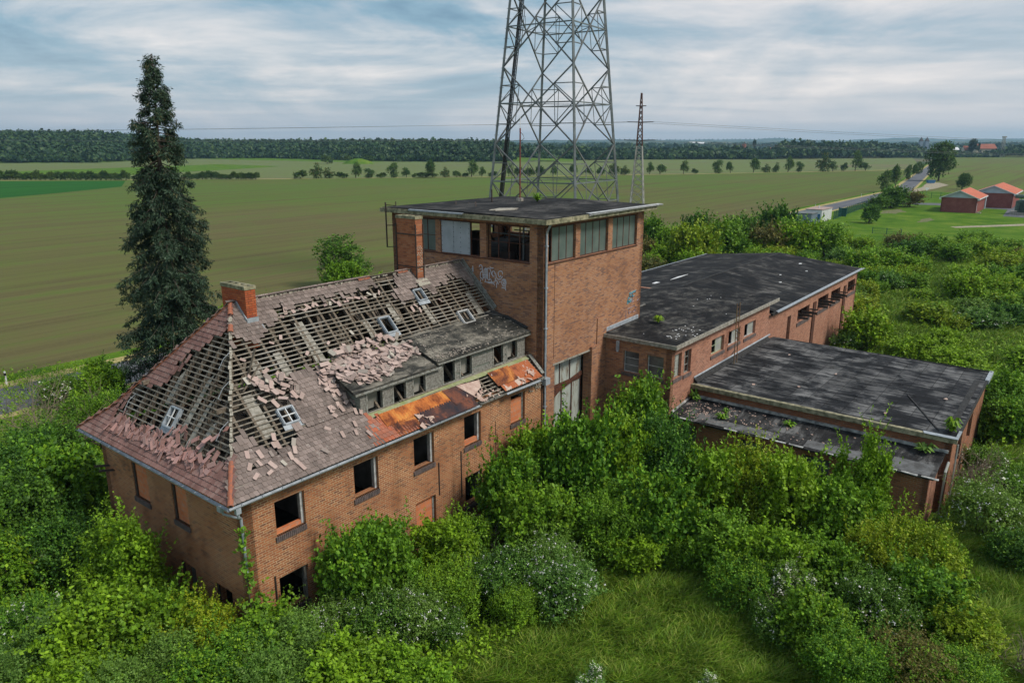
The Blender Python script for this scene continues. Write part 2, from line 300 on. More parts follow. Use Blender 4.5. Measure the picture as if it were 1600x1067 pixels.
# ------------------------------------------------------------ mesh builder
WM = {}
class MB:
    def __init__(s, F=SITE): s.v = []; s.f = []; s.uv = []; s.F = F
    def face(s, pts, uv=None):
        i = len(s.v); pts = [Vector(p) for p in pts]; s.v += pts; s.f.append(tuple(range(i, i+len(pts))))
        if uv is None:
            n = Vector((0, 0, 0))
            for k in range(len(pts)):
                a, b = pts[k], pts[(k+1) % len(pts)]; n += a.cross(b)
            if n.length > 0: n.normalize()
            if abs(n.z) < .7:
                t = Vector((-n.y, n.x, 0)); t = t.normalized() if t.length > 1e-6 else Vector((1, 0, 0))
                if abs(t.x) > abs(t.y): t = t if t.x > 0 else -t
                else: t = t if t.y > 0 else -t
                uv = [(p.dot(t), p.z) for p in pts]
            else: uv = [(p.x, p.y) for p in pts]
        s.uv += list(uv)
    def hexa(s, c):      # 8 corners: bottom 0-3, top 4-7
        for q in ((0, 3, 2, 1), (4, 5, 6, 7), (0, 1, 5, 4), (1, 2, 6, 5), (2, 3, 7, 6), (3, 0, 4, 7)): s.face([c[i] for i in q])
    def box(s, x0, y0, z0, x1, y1, z1):
        s.hexa([(x0, y0, z0), (x1, y0, z0), (x1, y1, z0), (x0, y1, z0), (x0, y0, z1), (x1, y0, z1), (x1, y1, z1), (x0, y1, z1)])
    def prism(s, poly, z0, z1):
        n = len(poly)
        s.face([(p[0], p[1], z1 if len(p) < 3 else p[2]) for p in poly]); s.face([(p[0], p[1], z0) for p in reversed(poly)])
        for i in range(n):
            a, b = poly[i], poly[(i+1) % n]
            s.face([(a[0], a[1], z0), (b[0], b[1], z0), (b[0], b[1], z1 if len(b) < 3 else b[2]), (a[0], a[1], z1 if len(a) < 3 else a[2])])
    def slab(s, poly3, t):   # 3D polygon extruded down by t
        n = len(poly3); top = [Vector(p) for p in poly3]; bot = [p-Vector((0, 0, t)) for p in top]
        s.face(top); s.face(bot[::-1])
        for i in range(n): s.face([bot[i], bot[(i+1) % n], top[(i+1) % n], top[i]])
    def beam(s, p, q, w_, h=None, up=(0, 0, 1)):
        p = Vector(p); q = Vector(q); h = h or w_; d = (q-p)
        if d.length < 1e-6: return
        d.normalize(); up = Vector(up); x = d.cross(up)
        if x.length < 1e-4: x = d.cross(Vector((1, 0, 0)))
        x.normalize(); y = x.cross(d).normalized(); x *= w_/2; y *= h/2
        s.hexa([p-x-y, p+x-y, q+x-y, q-x-y, p-x+y, p+x+y, q+x+y, q-x+y])
    def angle(s, p, q, w_, up=(0, 0, 1)): s.beam(p, q, w_, w_*.6, up)
    def tube(s, pts, r, n=8, cap=True):
        pts = [Vector(p) for p in pts]; rings = []
        for i, p in enumerate(pts):
            d = (pts[min(i+1, len(pts)-1)]-pts[max(i-1, 0)]).normalized(); x = d.cross(Vector((0, 0, 1)))
            if x.length < 1e-3: x = Vector((1, 0, 0))
            x.normalize(); y = d.cross(x); rr = r[i] if isinstance(r, (list, tuple)) else r
            rings.append([p+x*rr*cos(2*pi*k/n)+y*rr*sin(2*pi*k/n) for k in range(n)])
        for a, b in zip(rings, rings[1:]):
            for k in range(n): s.face([a[k], a[(k+1) % n], b[(k+1) % n], b[k]])
        if cap: s.face(rings[0][::-1]); s.face(rings[-1])
    def wall(s, p0, p1, z0, z1, t, ops=(), ztop=None):
        """outer face runs p0->p1 with the outside on its right; thickness t goes to the left"""
        p0 = Vector((*p0, 0)); p1 = Vector((*p1, 0)); L_ = (p1-p0).length; d = (p1-p0)/L_; n = Vector((-d.y, d.x, 0))
        xs = sorted({0, L_, *[o[0] for o in ops], *[o[1] for o in ops]}); zs = sorted({z0, z1, *[o[2] for o in ops], *[o[3] for o in ops]})
        P = lambda a, z, k: p0+d*a+n*(t*k)+Vector((0, 0, z))
        for i in range(len(xs)-1):
            for j in range(len(zs)-1):
                cx, cz = (xs[i]+xs[i+1])/2, (zs[j]+zs[j+1])/2
                if any(o[0] < cx < o[1] and o[2] < cz < o[3] for o in ops): continue
                a, b, c, e = xs[i], xs[i+1], zs[j], zs[j+1]
                s.face([P(a, c, 0), P(b, c, 0), P(b, e, 0), P(a, e, 0)]); s.face([P(b, c, 1), P(a, c, 1), P(a, e, 1), P(b, e, 1)])
        for a, b, c, e in [o[:4] for o in ops]:
            s.face([P(a, c, 0), P(a, c, 1), P(b, c, 1), P(b, c, 0)]); s.face([P(a, e, 1), P(a, e, 0), P(b, e, 0), P(b, e, 1)])
            s.face([P(a, c, 1), P(a, c, 0), P(a, e, 0), P(a, e, 1)]); s.face([P(b, c, 0), P(b, c, 1), P(b, e, 1), P(b, e, 0)])
        s.face([P(0, z1, 0), P(L_, z1, 0), P(L_, z1, 1), P(0, z1, 1)]); s.face([P(0, z0, 1), P(0, z0, 0), P(0, z1, 0), P(0, z1, 1)]); s.face([P(L_, z0, 0), P(L_, z0, 1), P(L_, z1, 1), P(L_, z1, 0)])
    def build(s, name, mat, parent=None, smooth=False, loc=None, rot=0):
        me = bpy.data.meshes.new(name)
        if parent is not None: W = WM[parent.name]
        elif loc is not None: W = Matrix.Translation(Vector(loc)) @ Matrix.Rotation(rot, 4, 'Z')
        else: W = IDN
        T = W.inverted() @ s.F
        me.from_pydata([T @ v for v in s.v], [], s.f)
        ul = me.uv_layers.new(name='UVMap'); ul.data.foreach_set('uv', np.array(s.uv, dtype=np.float32).ravel())
        if smooth: me.polygons.foreach_set('use_smooth', [True]*len(me.polygons))
        me.materials.append(M[mat] if isinstance(mat, str) else mat)
        o = bpy.data.objects.new(name, me); COL.objects.link(o)
        if parent is not None: o.parent = parent; WM[o.name] = W
        else: o.matrix_world = W; WM[o.name] = W
        return o
def tag(o, label=None, cat=None, group=None, kind=None):
    if label: o['label'] = label
    if cat: o['category'] = cat
    if group: o['group'] = group
    if kind: o['kind'] = kind
    return o
def thing(name, label, cat, loc, rot=0, group=None, site=False):
    if site: loc = S(*loc); rot = RZ
    o = bpy.data.objects.new(name, None); COL.objects.link(o); o.empty_display_size = .3
    W = Matrix.Translation(Vector(loc)) @ Matrix.Rotation(rot, 4, 'Z'); o.matrix_world = W; WM[o.name] = W
    return tag(o, label, cat, group)
def base_of(loc): return loc
def one(mb, name, mat, label, cat, loc, group=None, smooth=False, site=True):
    o = mb.build(name, mat, None, smooth, S(*loc) if site else loc, RZ if site else 0); return tag(o, label, cat, group)
def copy_tree(root, loc, rot=0, scale=1., label=None, group=None, kids=True):
    r = root.copy(); COL.objects.link(r); r.location = loc; r.rotation_euler = (0, 0, rot)
    r.scale = scale if isinstance(scale, (tuple, list)) else (scale,)*3
    if label: r['label'] = label
    if group: r['group'] = group
    if kids:
        for ch in root.children:
            c = ch.copy(); COL.objects.link(c); c.parent = r
            for g in ch.children:
                d = g.copy(); COL.objects.link(d); d.parent = c
    return r
def raw(name, verts, faces4, mat, parent=None, loc=None):
    """fast quad mesh from numpy"""
    me = bpy.data.meshes.new(name); n = len(verts); k = len(faces4)
    me.vertices.add(n); me.vertices.foreach_set('co', np.asarray(verts, np.float32).ravel())
    me.loops.add(k*4); me.loops.foreach_set('vertex_index', np.asarray(faces4, np.int32).ravel())
    me.polygons.add(k); me.polygons.foreach_set('loop_start', np.arange(0, k*4, 4, dtype=np.int32)); me.polygons.foreach_set('loop_total', np.full(k, 4, np.int32))
    me.update(calc_edges=True); me.validate(); me.materials.append(M[mat])
    o = bpy.data.objects.new(name, me); COL.objects.link(o)
    if parent is not None: o.parent = parent
    if loc is not None: o.location = loc
    return o
def inpoly(x, y, P):
    r = False; j = len(P)-1
    for i in range(len(P)):
        if (P[i][1] > y) != (P[j][1] > y) and x < (P[j][0]-P[i][0])*(y-P[i][1])/(P[j][1]-P[i][1])+P[i][0]: r = not r
        j = i
    return r
#@@PART2
# ------------------------------------------------------------ ground, fields, roads, hills
def sheet(name, poly, z, mat, site=False):
    mb = MB(SITE if site else IDN); mb.face([(p[0], p[1], z) for p in poly]); o = mb.build(name, mat, None, False, S(0, 0, 0), RZ); return tag(o, kind='structure')
def ground_mats():
    m = Mat('ground_grass', 1, .05)
    n = m.noise(.12, 6, .6); n2 = m.noise(1.7, 6, .7); n3 = m.noise(.035, 4, .5)
    c = m.ramp(n2, [(.35, (.045, .09, .010)), (.5, (.09, .17, .016)), (.62, (.14, .23, .028)), (.75, (.21, .24, .05))])
    c = m.mix(m.ramp(n, [(.42, g3(0)), (.62, g3(.7))]), c, (.10, .14, .03)); c = m.mix(m.ramp(n3, [(.45, g3(0)), (.6, g3(.5))]), c, (.05, .10, .015)); m.col(c); m.bump(n2, .8, .15); M['ground_grass'] = m.m
    m = Mat('lawn', 1, .05); n = m.noise(.15, 6, .65); n2 = m.noise(2.5, 5, .7)
    c = m.ramp(n, [(.35, (.05, .115, .010)), (.5, (.085, .165, .014)), (.65, (.15, .21, .03))]); c = m.mix(m.ramp(n2, [(.4, g3(.35)), (.6, g3(0))]), c, (.04, .10, .01)); m.col(c); M['lawn'] = m.m
    def field(name, soil, crop, green, k=.5, rot=0, rowf=1.0):
        m = Mat(name, 1, .05)
        big = m.noise(.012, 5, .6); mid = m.noise(.12, 5, .6); fine = m.noise(2.2, 6, .75)
        rows = m.noise(1, 5, .6, m.coord('Object', (.006, .32*rowf, 1), (0, 0, rot)))
        fr = m.noise(1, 3, .5, m.coord('Object', (.05, 1.6*rowf, 1), (0, 0, rot)))
        sp_x = m.N.new('ShaderNodeSeparateXYZ'); m.lk(m.tc.outputs['Object'], sp_x.inputs[0]); mr = m.N.new('ShaderNodeMapRange'); m.lk(sp_x.outputs['Y'], mr.inputs[0]); mr.inputs[1].default_value = 60; mr.inputs[2].default_value = 260; mr.inputs[3].default_value = -.08; mr.inputs[4].default_value = .16
        ad = m.N.new('ShaderNodeMath'); ad.operation = 'ADD'; m.lk(big, ad.inputs[0]); m.lk(mr.outputs[0], ad.inputs[1]); big = ad.outputs[0]
        mr = m.N.new('ShaderNodeMapRange'); m.lk(sp_x.outputs['X'], mr.inputs[0]); mr.inputs[1].default_value = 60; mr.inputs[2].default_value = 300; mr.inputs[3].default_value = 0; mr.inputs[4].default_value = .16
        ad = m.N.new('ShaderNodeMath'); ad.operation = 'ADD'; m.lk(big, ad.inputs[0]); m.lk(mr.outputs[0], ad.inputs[1]); big = ad.outputs[0]
        c = m.ramp(big, [(.38, soil), (.54, crop), (.68, green)])
        c = m.mix(m.ramp(rows, [(.38, g3(.75)), (.5, g3(0))]), c, tuple(x*.72 for x in soil))
        c = m.mix(m.ramp(rows, [(.52, g3(0)), (.64, g3(.5))]), c, green)
        c = m.mix(m.ramp(fr, [(.35, g3(.35)), (.55, g3(0))]), c, tuple(x*.7 for x in soil))
        for sc, lo, st in ((.0131, .985, .5), (.17, .6, .22)):
            wv = m.N.new('ShaderNodeTexWave'); wv.wave_type = 'BANDS'; wv.bands_direction = 'Y'; wv.inputs['Scale'].default_value = sc; wv.inputs['Distortion'].default_value = .25 if sc < .1 else .8; wv.inputs['Detail'].default_value = 1; wv.inputs['Detail Scale'].default_value = .3
            m.lk(m.coord('Object'), wv.inputs[0]); c = m.mix(m.ramp(wv.outputs[0], [(lo, g3(0)), (min(1, lo+.012 if sc < .1 else 1), g3(st))]), c, tuple(x*.62 for x in soil))
        c = m.mix(m.ramp(mid, [(.5, g3(0)), (.7, g3(.35))]), c, green)
        c = m.mix(m.ramp(fine, [(.42, g3(0)), (.6, g3(k))]), c, soil); m.col(c); m.bump(fine, .5, .08); M[name] = m.m; return m
    field('field_soil', (.130, .114, .052), (.112, .140, .036), (.08, .165, .022))
    field('field_far', (.19, .155, .105), (.16, .165, .08), (.12, .19, .05), .3)
    field('field_right', (.145, .125, .06), (.12, .15, .04), (.10, .18, .03), .35)
    field('field_green', (.02, .085, .014), (.018, .10, .014), (.025, .12, .018), .2)
    m = Mat('asphalt', .9, .2); c = m.ramp(m.noise(1, 6, .6, m.coord('Object', (.05, .9, 1))), [(.35, (.095, .10, .115)), (.6, (.14, .145, .16))])
    c = m.mix(m.ramp(m.noise(8, 4), [(.4, g3(.3)), (.6, g3(0))]), c, (.06, .06, .07)); m.col(c); M['asphalt'] = m.m
    m = Mat('verge_dry', 1, .05); m.col(m.ramp(m.noise(1.3, 6, .7), [(.35, (.16, .17, .05)), (.5, (.36, .30, .13)), (.65, (.46, .38, .2))])); M['verge_dry'] = m.m
    m = Mat('gravel', 1, .05); m.col(m.ramp(m.noise(1.5, 6, .7), [(.35, (.2, .19, .15)), (.65, (.42, .36, .26))])); M['gravel'] = m.m
    m = Mat('bare_soil', 1, .05); m.col(m.ramp(m.noise(1.5, 6, .7), [(.35, (.10, .13, .04)), (.65, (.20, .18, .12))])); M['bare_soil'] = m.m
    m = Mat('far_land', 1, .05)
    c = m.ramp(m.noise(.004, 6, .6, m.coord('Object', (1, 1, 1))), [(.38, (.02, .045, .02)), (.48, (.04, .07, .03)), (.56, (.14, .13, .08)), (.64, (.05, .08, .03))]); m.col(c); M['far_land'] = m.m
ground_mats()
sheet('ground', [(-14000, -300), (14000, -300), (14000, 16000), (-14000, 16000)], -.08, 'far_land')
def W2(x, y): p = at(x, y); return (p.x, p.y)
NEARV = 34.4
# the whole site in front of the road
sheet('meadow', [(-120, -160), (300, -160), (300, 32.2), (-120, 32.2)], 0, 'ground_grass', True)
# lane behind the far hedge line and the fields on both sides of it
pth = [at(x, y) for x, y in [(-900, 286), (0, 282.5), (400, 280.5), (800, 276.5), (1100, 272), (1300, 268.5), (1437, 265)]]
sheet('field', [(S(-400, 43.6).x, S(-400, 43.6).y), (S(300, 43.6).x, S(300, 43.6).y), (S(300, 44).x, S(300, 44).y), (at(1437, 265).x-4, at(1437, 265).y)]+[(p.x, p.y) for p in reversed(pth[:-1])], 0.0, 'field_soil')
sheet('lane', [(p.x, p.y) for p in pth]+[(p.x, p.y+4.5) for p in reversed(pth)], .01, 'verge_dry')
sheet('far_field', [(p.x, p.y+4.5) for p in pth]+[(at(1440, 262).x, at(1440, 262).y), W2(1425, 246), W2(1100, 248), W2(760, 250), W2(500, 245), W2(0, 252), (-1300, 700)], 0.0, 'field_far')
sheet('green_field', [W2(-300, 286), W2(0, 283.5), W2(196, 283), W2(190, 292), W2(90, 302), W2(0, 310), W2(-300, 345)], .02, 'field_green')
sheet('grass_strip', [W2(-200, 270), W2(0, 269), W2(200, 262), W2(340, 257), W2(440, 260), W2(395, 263), W2(200, 274), W2(0, 277), W2(-200, 278)], .02, 'lawn')
sheet('hill_meadow', [W2(330, 248), W2(545, 247), W2(600, 253), W2(540, 253.5), W2(330, 249)], .04, 'lawn')
# right hand fields beyond the substation
sheet('field_beyond_substation', [(300, 33), (300, 44)]+[(491, 60), (900, 112), (1500, 200), (1500, -1200), (600, -700), (300, -300)], -.03, 'field_right', True)
sheet('lawn', [(116, 32), (299.9, 32), (299.9, -160), (150, -160), (128, -24), (121, 4)], .012, 'lawn', True)
# the road, its verges
def strip(name, lo, hi, z, mat):
    us = [-300, 150, 300]; q = lambda du, k: None
    pts = [(-300, lo), (300, lo), (491, lo+25.5), (900, lo+79), (1500, lo+170), (1500, hi+170), (900, hi+79), (491, hi+25.5), (300, hi), (-300, hi)]
    sheet(name, pts, z, mat, True)
strip('grass_verge', 41.6, 44.2, .016, 'lawn'); strip('dry_verge', 40.6, 42.3, .02, 'verge_dry'); strip('road', 34.6, 40.7, .03, 'asphalt')
strip('near_verge', 32.0, 34.2, .02, 'lawn'); strip('dry_verge_near', 33.6, 34.9, .024, 'verge_dry')
sheet('driveway', [(229, 34.8), (236, 34.8), (240, 20), (250, 2), (255, -4), (252, -12), (205, -9), (206, -3), (228, -2), (233, 16), (231, 26)], .03, 'asphalt', True)
sheet('gravel_track', [(345, 38), (372, 41), (370, 36), (352, 30), (320, 30), (280, 33.6), (280, 34.6), (330, 36)], .026, 'gravel', True)
sheet('track_in_grass', [(170, 2), (172, 3.4), (196, -14), (230, -50), (228, -52), (194, -17)], .024, 'gravel', True)
for k, (u, v, a, b) in enumerate([(184, 10, 6, 1.2), (203, 21, 8, 2.5)]):
    sheet('bare_ground', [(u+a*cos(t)*(1+.25*sin(3*t+k)), v+b*sin(t)*(1+.3*cos(5*t))) for t in [i*pi/9 for i in range(18)]], .02, 'bare_soil', True)

# hills: real relief
def ridge(name, rows, mat, smooth=True):
    """rows = list of polylines front to back, all the same length"""
    mb = MB(IDN)
    for a, b in zip(rows, rows[1:]):
        for i in range(len(a)-1): mb.face([a[i], a[i+1], b[i+1], b[i]])
    return tag(mb.build(name, mat, None, smooth), kind='structure')
def hp(px): # forest front distance and hill height by picture column
    xs = [-700, -200, 0, 150, 230, 300, 420, 520, 640, 780, 900]; ds = [640, 650, 655, 670, 760, 820, 850, 760, 700, 700, 700]; hs = [24, 22, 19.5, 19, 16, 10.5, 9, 9.5, 10, 8.5, 5]
    return float(np.interp(px, xs, ds)), float(np.interp(px, xs, hs))
cols_ = list(range(-700, 901, 25)); rows = []
for k, (dd, hh) in enumerate([(-10, -.01), (0, .02), (60, .3), (140, .7), (230, 1), (420, 1.0), (700, .5), (1100, -.01)]):
    r_ = []
    for px in cols_:
        d, h = hp(px); D = d+dd; r_.append(((px-800)/1192.*D*1.0, D, h*hh if hh > 0 else -.2))
    rows.append(r_)
ridge('wooded_hill', rows, 'ground_grass')
def far_ridge(name, D, prof, depth, mat='far_land'):
    xs = [p[0] for p in prof]; ys = [p[1] for p in prof]; rows = []
    for k, hh in enumerate([-.03, .55, 1, .9, -.03]):
        r_ = []
        for px in range(int(xs[0]), int(xs[-1])+1, 12):
            y = float(np.interp(px, xs, ys))+.35*sin(px*.13+D)+.25*sin(px*.31); Dk = D+depth*(k-2)/2.; z = CAMZ+(222-y)/1192.*D
            r_.append(((px-800)/1192.*Dk, Dk, z*hh))
        rows.append(r_)
    ridge(name, rows, mat)
far_ridge('far_hills', 7200, [(-500, 218), (700, 220), (900, 219), (970, 218.5), (1060, 219), (1180, 218), (1215, 216), (1240, 218), (1300, 220), (1370, 217.5), (1420, 215.5), (1480, 218), (1600, 217), (1750, 216), (2300, 218)], 1800)
far_ridge('far_hills', 4200, [(-500, 223), (760, 223), (900, 222), (1000, 220.5), (1060, 221), (1200, 222), (1290, 223), (1400, 222), (1520, 221), (1600, 221.5), (2300, 222)], 900)

# distant woods: crowns as one mass of leaf-sized faces each
def crowns(name, spots, mat, nq=46, q=.34):
    V = []; 
    for (x, y, z, r, h) in spots:
        n = nq; d = rng.normal(size=(n, 3)); d /= np.linalg.norm(d, axis=1)[:, None]; d[:, 2] = np.abs(d[:, 2])*1.0-.15
        lump = 1+.28*np.sin(d[:, :1]*5+x)+.22*np.sin(d[:, 1:2]*6+y)
        c = d*lump*np.array([r, r, h*.5])*(.72+.28*rng.random((n, 1)))+np.array([x, y, z+h*.5])
        a = rng.normal(size=(n, 3)); a /= np.linalg.norm(a, axis=1)[:, None]; b = np.cross(a, d+.4*rng.normal(size=(n, 3))); b /= np.linalg.norm(b, axis=1)[:, None]+1e-6
        s_ = r*q*(.6+.8*rng.random((n, 1)))
        V.append(np.stack([c-a*s_, c-b*s_, c+a*s_, c+b*s_], 1).reshape(-1, 3))
    V = np.concatenate(V); F = np.arange(len(V)).reshape(-1, 4)
    return raw(name, V, F, mat)
sp = []
for px in np.arange(-500, 800, 4.6):
    d0, h0 = hp(px)
    for k in range(26):
        dd = k*10.5+random.uniform(-6, 6); D = d0+dd+random.uniform(-4, 4); pj = px+random.uniform(-4, 4)
        hh = float(np.interp(D-d0, [0, 60, 140, 230, 420], [.02, .3, .7, 1, 1]))*h0
        sp.append(((pj-800)/1192.*D, D, hh-1, random.uniform(3.0, 5.2), random.uniform(8, 14)*(1 if k > 1 else .6)))
tag(crowns('forest', sp, 'leaf_forest'), kind='stuff')
sp = []
for px in np.arange(775, 1445, 5.2):
    base = float(np.interp(px, [775, 900, 1000, 1200, 1445], [780, 760, 790, 800, 880]))
    top = float(np.interp(px, [775, 800, 900, 935, 1040, 1075, 1110, 1150, 1190, 1210, 1222, 1272, 1278, 1290, 1335, 1380, 1400, 1445], [227, 226, 226, 230, 231, 227, 229, 229, 232, 228, 218.5, 219, 223, 218, 218.5, 222, 226, 226]))
    for k in range(9):
        D = base+k*16+random.uniform(-7, 7); H = (222-top)/1192.*D+CAMZ; H *= random.uniform(.62, 1.0) if k > 3 else random.uniform(.35, .7)
        sp.append(((px-800+random.uniform(-4, 4))/1192.*D, D, -1, random.uniform(4, 7), max(5, H+1)))
for px in np.arange(1445, 2100, 6):
    top = float(np.interp(px, [1445, 1480, 1510, 1530, 1560, 1580, 1600, 1700], [232, 234, 236, 240, 232, 226, 224, 222]))
    for k in range(6):
        D = 900+k*30+random.uniform(-7, 7); H = (222-top)/1192.*D+CAMZ; H *= random.uniform(.4, 1.0)
        sp.append(((px-800+random.uniform(-4, 4))/1192.*D, D, -1, random.uniform(4, 7), max(4, H+1)))
tag(crowns('woodland', sp, 'leaf_forest'), kind='stuff')
# hazy copses on the far slopes
sp = []
for k in range(420):
    px = random.uniform(780, 1900); D = random.uniform(1500, 3900); sp.append(((px-800)/1192.*D, D, -1, random.uniform(8, 26), random.uniform(7, 13)))
tag(crowns('far_copses', sp, 'leaf_forest', 40, .4), kind='stuff')
# ------------------------------------------------------------ the house with the broken roof
EAVE, RID = 6.0, 11.35
def fz(v): return EAVE+.73*v if v < 1.3 else 6.95+(v-1.3)
def hz(u): return EAVE+u if u < .95 else 6.95+(u-.95)*4.4/3.15
def hu(v): # hip plan line: u of the hip at v on the front half
    if v <= 0: return 0
    z = fz(v); return z-EAVE if z < 6.95 else .95+(z-6.95)*3.15/4.4
def fpt(u, v, n=0): # on the front slope, lifted n along its normal
    k = .73 if v < 1.3 else 1.0; q = 1/math.hypot(1, k); return Vector((u, v-k*q*n, fz(v)+q*n))
def hpt(v, u, n=0):
    k = 1.0 if u < .95 else 4.4/3.15; q = 1/math.hypot(1, k); return Vector((u-k*q*n, v, hz(u)+q*n))
house = thing('brick_house', 'two storey orange brick house with its tiled roof stripped to the battens', 'house', (.6, .4, 0), site=True)
U1, V1 = 17.95, 10.95
front_ops = [(1.87, 3.13, 3.95, 5.3), (5.47, 6.72, 3.97, 5.4), (8.73, 9.96, 3.97, 5.43), (11.95, 13.12, 3.97, 5.45), (15.4, 16.56, 4.02, 5.5),
             (1.8, 3.06, .85, 2.3), (5.4, 6.66, .95, 2.35), (8.74, 9.98, .95, 2.4), (11.96, 13.16, .95, 2.46), (15.4, 16.56, .95, 2.5)]
hip_ops = [(7.1, 8.35, 3.6, 5.12), (4.1, 5.2, 3.6, 5.12), (7.3, 8.4, .6, 1.85), (4.1, 5.2, .6, 1.85), (1.6, 2.7, .6, 1.85)]
mb = MB()
mb.wall((.6, .4), (U1, .4), 0, 5.97, .38, [(a-.6, b-.6, c, d) for a, b, c, d in front_ops])
mb.build('wall', 'brick_house', house)
mb = MB()
mb.wall((.6, V1), (.6, .4), 0, 5.966, .38, [(V1-b, V1-a, c, d) for a, b, c, d in hip_ops])
mb.build('wall', 'brick_house', house)
mb = MB(); mb.wall((U1, V1), (.6, V1), 0, 5.96, .38, [(2, 3.2, 4, 5.4), (6, 7.2, 4, 5.4), (10, 11.2, 4, 5.4), (14, 15.2, 4, 5.4)]); mb.build('wall', 'brick_house', house)
# floors, partitions (seen dark through the openings)
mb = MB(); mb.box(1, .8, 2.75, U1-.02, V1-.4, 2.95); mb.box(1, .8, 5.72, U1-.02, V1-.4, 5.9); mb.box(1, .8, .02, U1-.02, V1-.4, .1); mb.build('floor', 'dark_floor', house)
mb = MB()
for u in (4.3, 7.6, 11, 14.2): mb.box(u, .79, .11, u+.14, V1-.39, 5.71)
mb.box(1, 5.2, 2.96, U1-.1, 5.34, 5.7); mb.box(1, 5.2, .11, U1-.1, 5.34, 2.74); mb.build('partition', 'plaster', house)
# rubble on the attic floor
mb = MB()
for k in range(260):
    u, v = random.uniform(1.2, 17.4), random.uniform(1, 10); a = random.uniform(0, 3); c = Vector((u, v, 5.93+random.uniform(0, .12))); d = Vector((cos(a), sin(a), random.uniform(-.2, .2)))
    mb.beam(c-d*random.uniform(.1, .5), c+d*random.uniform(.1, .5), random.uniform(.05, .25), .03)
mb.build('attic_rubble', 'wood_grey', house)
# windows
def frame_front(a, b, c, d, jamb='wood_frame', infill=0, top_gap=0, depth=.3):
    m_ = MB(); y = .4
    m_.box(a-.06, y-.045, c-.17, b+.06, y+.10, c-.003)
    # soldier course sill cut brick by brick
    sill = MB(); n = int((b-a+.12)/.083)
    for i in range(n): u = a-.06+i*.083; sill.box(u, y-.06, c-.2, u+.066, y+.12, c+.0)
    wnd = sill.build('window_sill', 'brick_sill', house)
    m_ = MB(); m_.box(b-.11, y+.13, c, b-.002, y+.2, d-.002); m_.box(b-.05, y+.2, c, b-.003, y+.376, d-.003); m_.box(a+.002, y+.13, d-.06, b-.11, y+.19, d-.003)
    m_.build('window_frame', jamb, house)
    if infill:
        m_ = MB(); m_.box(a+.004, y+.16, c+.0, b-.004, y+.3, c+infill); m_.build('window_infill', 'infill_block', house)
simple('brick_sill', (.16, .12, .11), (.07, .06, .06), 9, .9)
for i, (a, b, c, d) in enumerate(front_ops):
    frame_front(a, b, c, d, 'paint_white' if i in (0, 1, 2, 3) else 'wood_frame', {0: .14, 3: .2, 4: 1.15, 7: 1.38, 6: 1.2}.get(i, 0))
for i, (a, b, c, d) in enumerate(hip_ops):
    s_ = MB(); n = int((b-a+.1)/.083)
    for k in range(n): v = a-.05+k*.083; s_.box(.54, v, c-.2, .72, v+.066, c)
    s_.build('window_sill', 'brick_sill', house)
    f_m = MB(); f_m.box(.64, b-.12, c, .695, b-.002, d-.003); f_m.box(.64, a+.002, d-.045, .695, b-.12, d-.004); f_m.build('window_frame', 'dark_steel', house)
    if i < 2: q = MB(); q.box(.70, a+.1, c, .80, b-.004, d-.05); q.build('window_infill', 'infill_block', house)
# iron brackets on the hip wall
mb = MB()
for v, z in ((10.75, 5.75), (10.5, 4.35), (10.1, 4.25)): mb.beam((.6, v, z), (.1, v+.25, z+.06), .05); mb.beam((.6, v-.12, z), (.1, v+.2, z+.02), .04)
mb.build('wall_bracket', 'dark_steel', house)
# rainwater pipes let into the wall, conduits
mb = MB(); mb.tube([(10.2, .37, 2.3), (10.2, .37, 3.85)], .025, 6); mb.build('conduit', 'dark_steel', house)
mb = MB(); mb.tube([(11.68, .37, 1.6), (11.68, .37, 3.9)], .025, 6); mb.build('conduit', 'dark_steel', house)
mb = MB(); mb.tube([(1.62, .36, .4), (1.62, .36, 2.5)], .03, 6); mb.build('conduit', 'dark_steel', house)
mb = MB(); mb.tube([(14.2, .385, .4), (14.2, .385, 4.6)], .012, 5); mb.build('conduit', 'dark_steel', house)
# wall plate and eave boards
mb = MB(); mb.box(.25, .12, 5.86, U1-.02, .4, 5.95); mb.box(.2, .14, 5.86, .6, 11.1, 5.951); mb.build('eave_board', 'wood_grey', house)
# ---- rafters
RW = .10
mb = MB()
us = [.5+.66*i for i in range(27)]
for u in us:
    if u > 17.9: continue
    # front: from eave up to ridge or hip
    vt = 5.7
    if u < 4.1:
        vt = (u/.73 if u < .95 else 1.3+(u-.95)*4.4/3.15)
    vs = [0.1]+([1.3] if vt > 1.3 else [])+[vt]
    for a, b in zip(vs, vs[1:]): mb.beam(fpt(u, a, -.1), fpt(u, b, -.1), RW, .13)
    # back slope mirrored
    for a, b in zip(vs, vs[1:]):
        p, q = fpt(u, a, -.1), fpt(u, b, -.1); mb.beam((p.x, 11.4-p.y, p.z), (q.x, 11.4-q.y, q.z), RW, .13)
for v in [.45+.66*i for i in range(16)]:
    vv = min(v, 11.4-v); ut = hu(vv)
    if ut < .2: continue
    usl = [0.08]+([.95] if ut > .95 else [])+[ut]
    for a, b in zip(usl, usl[1:]): mb.beam(hpt(v, a, -.1), hpt(v, b, -.1), RW, .13)
mb.build('rafters', 'timber', house)
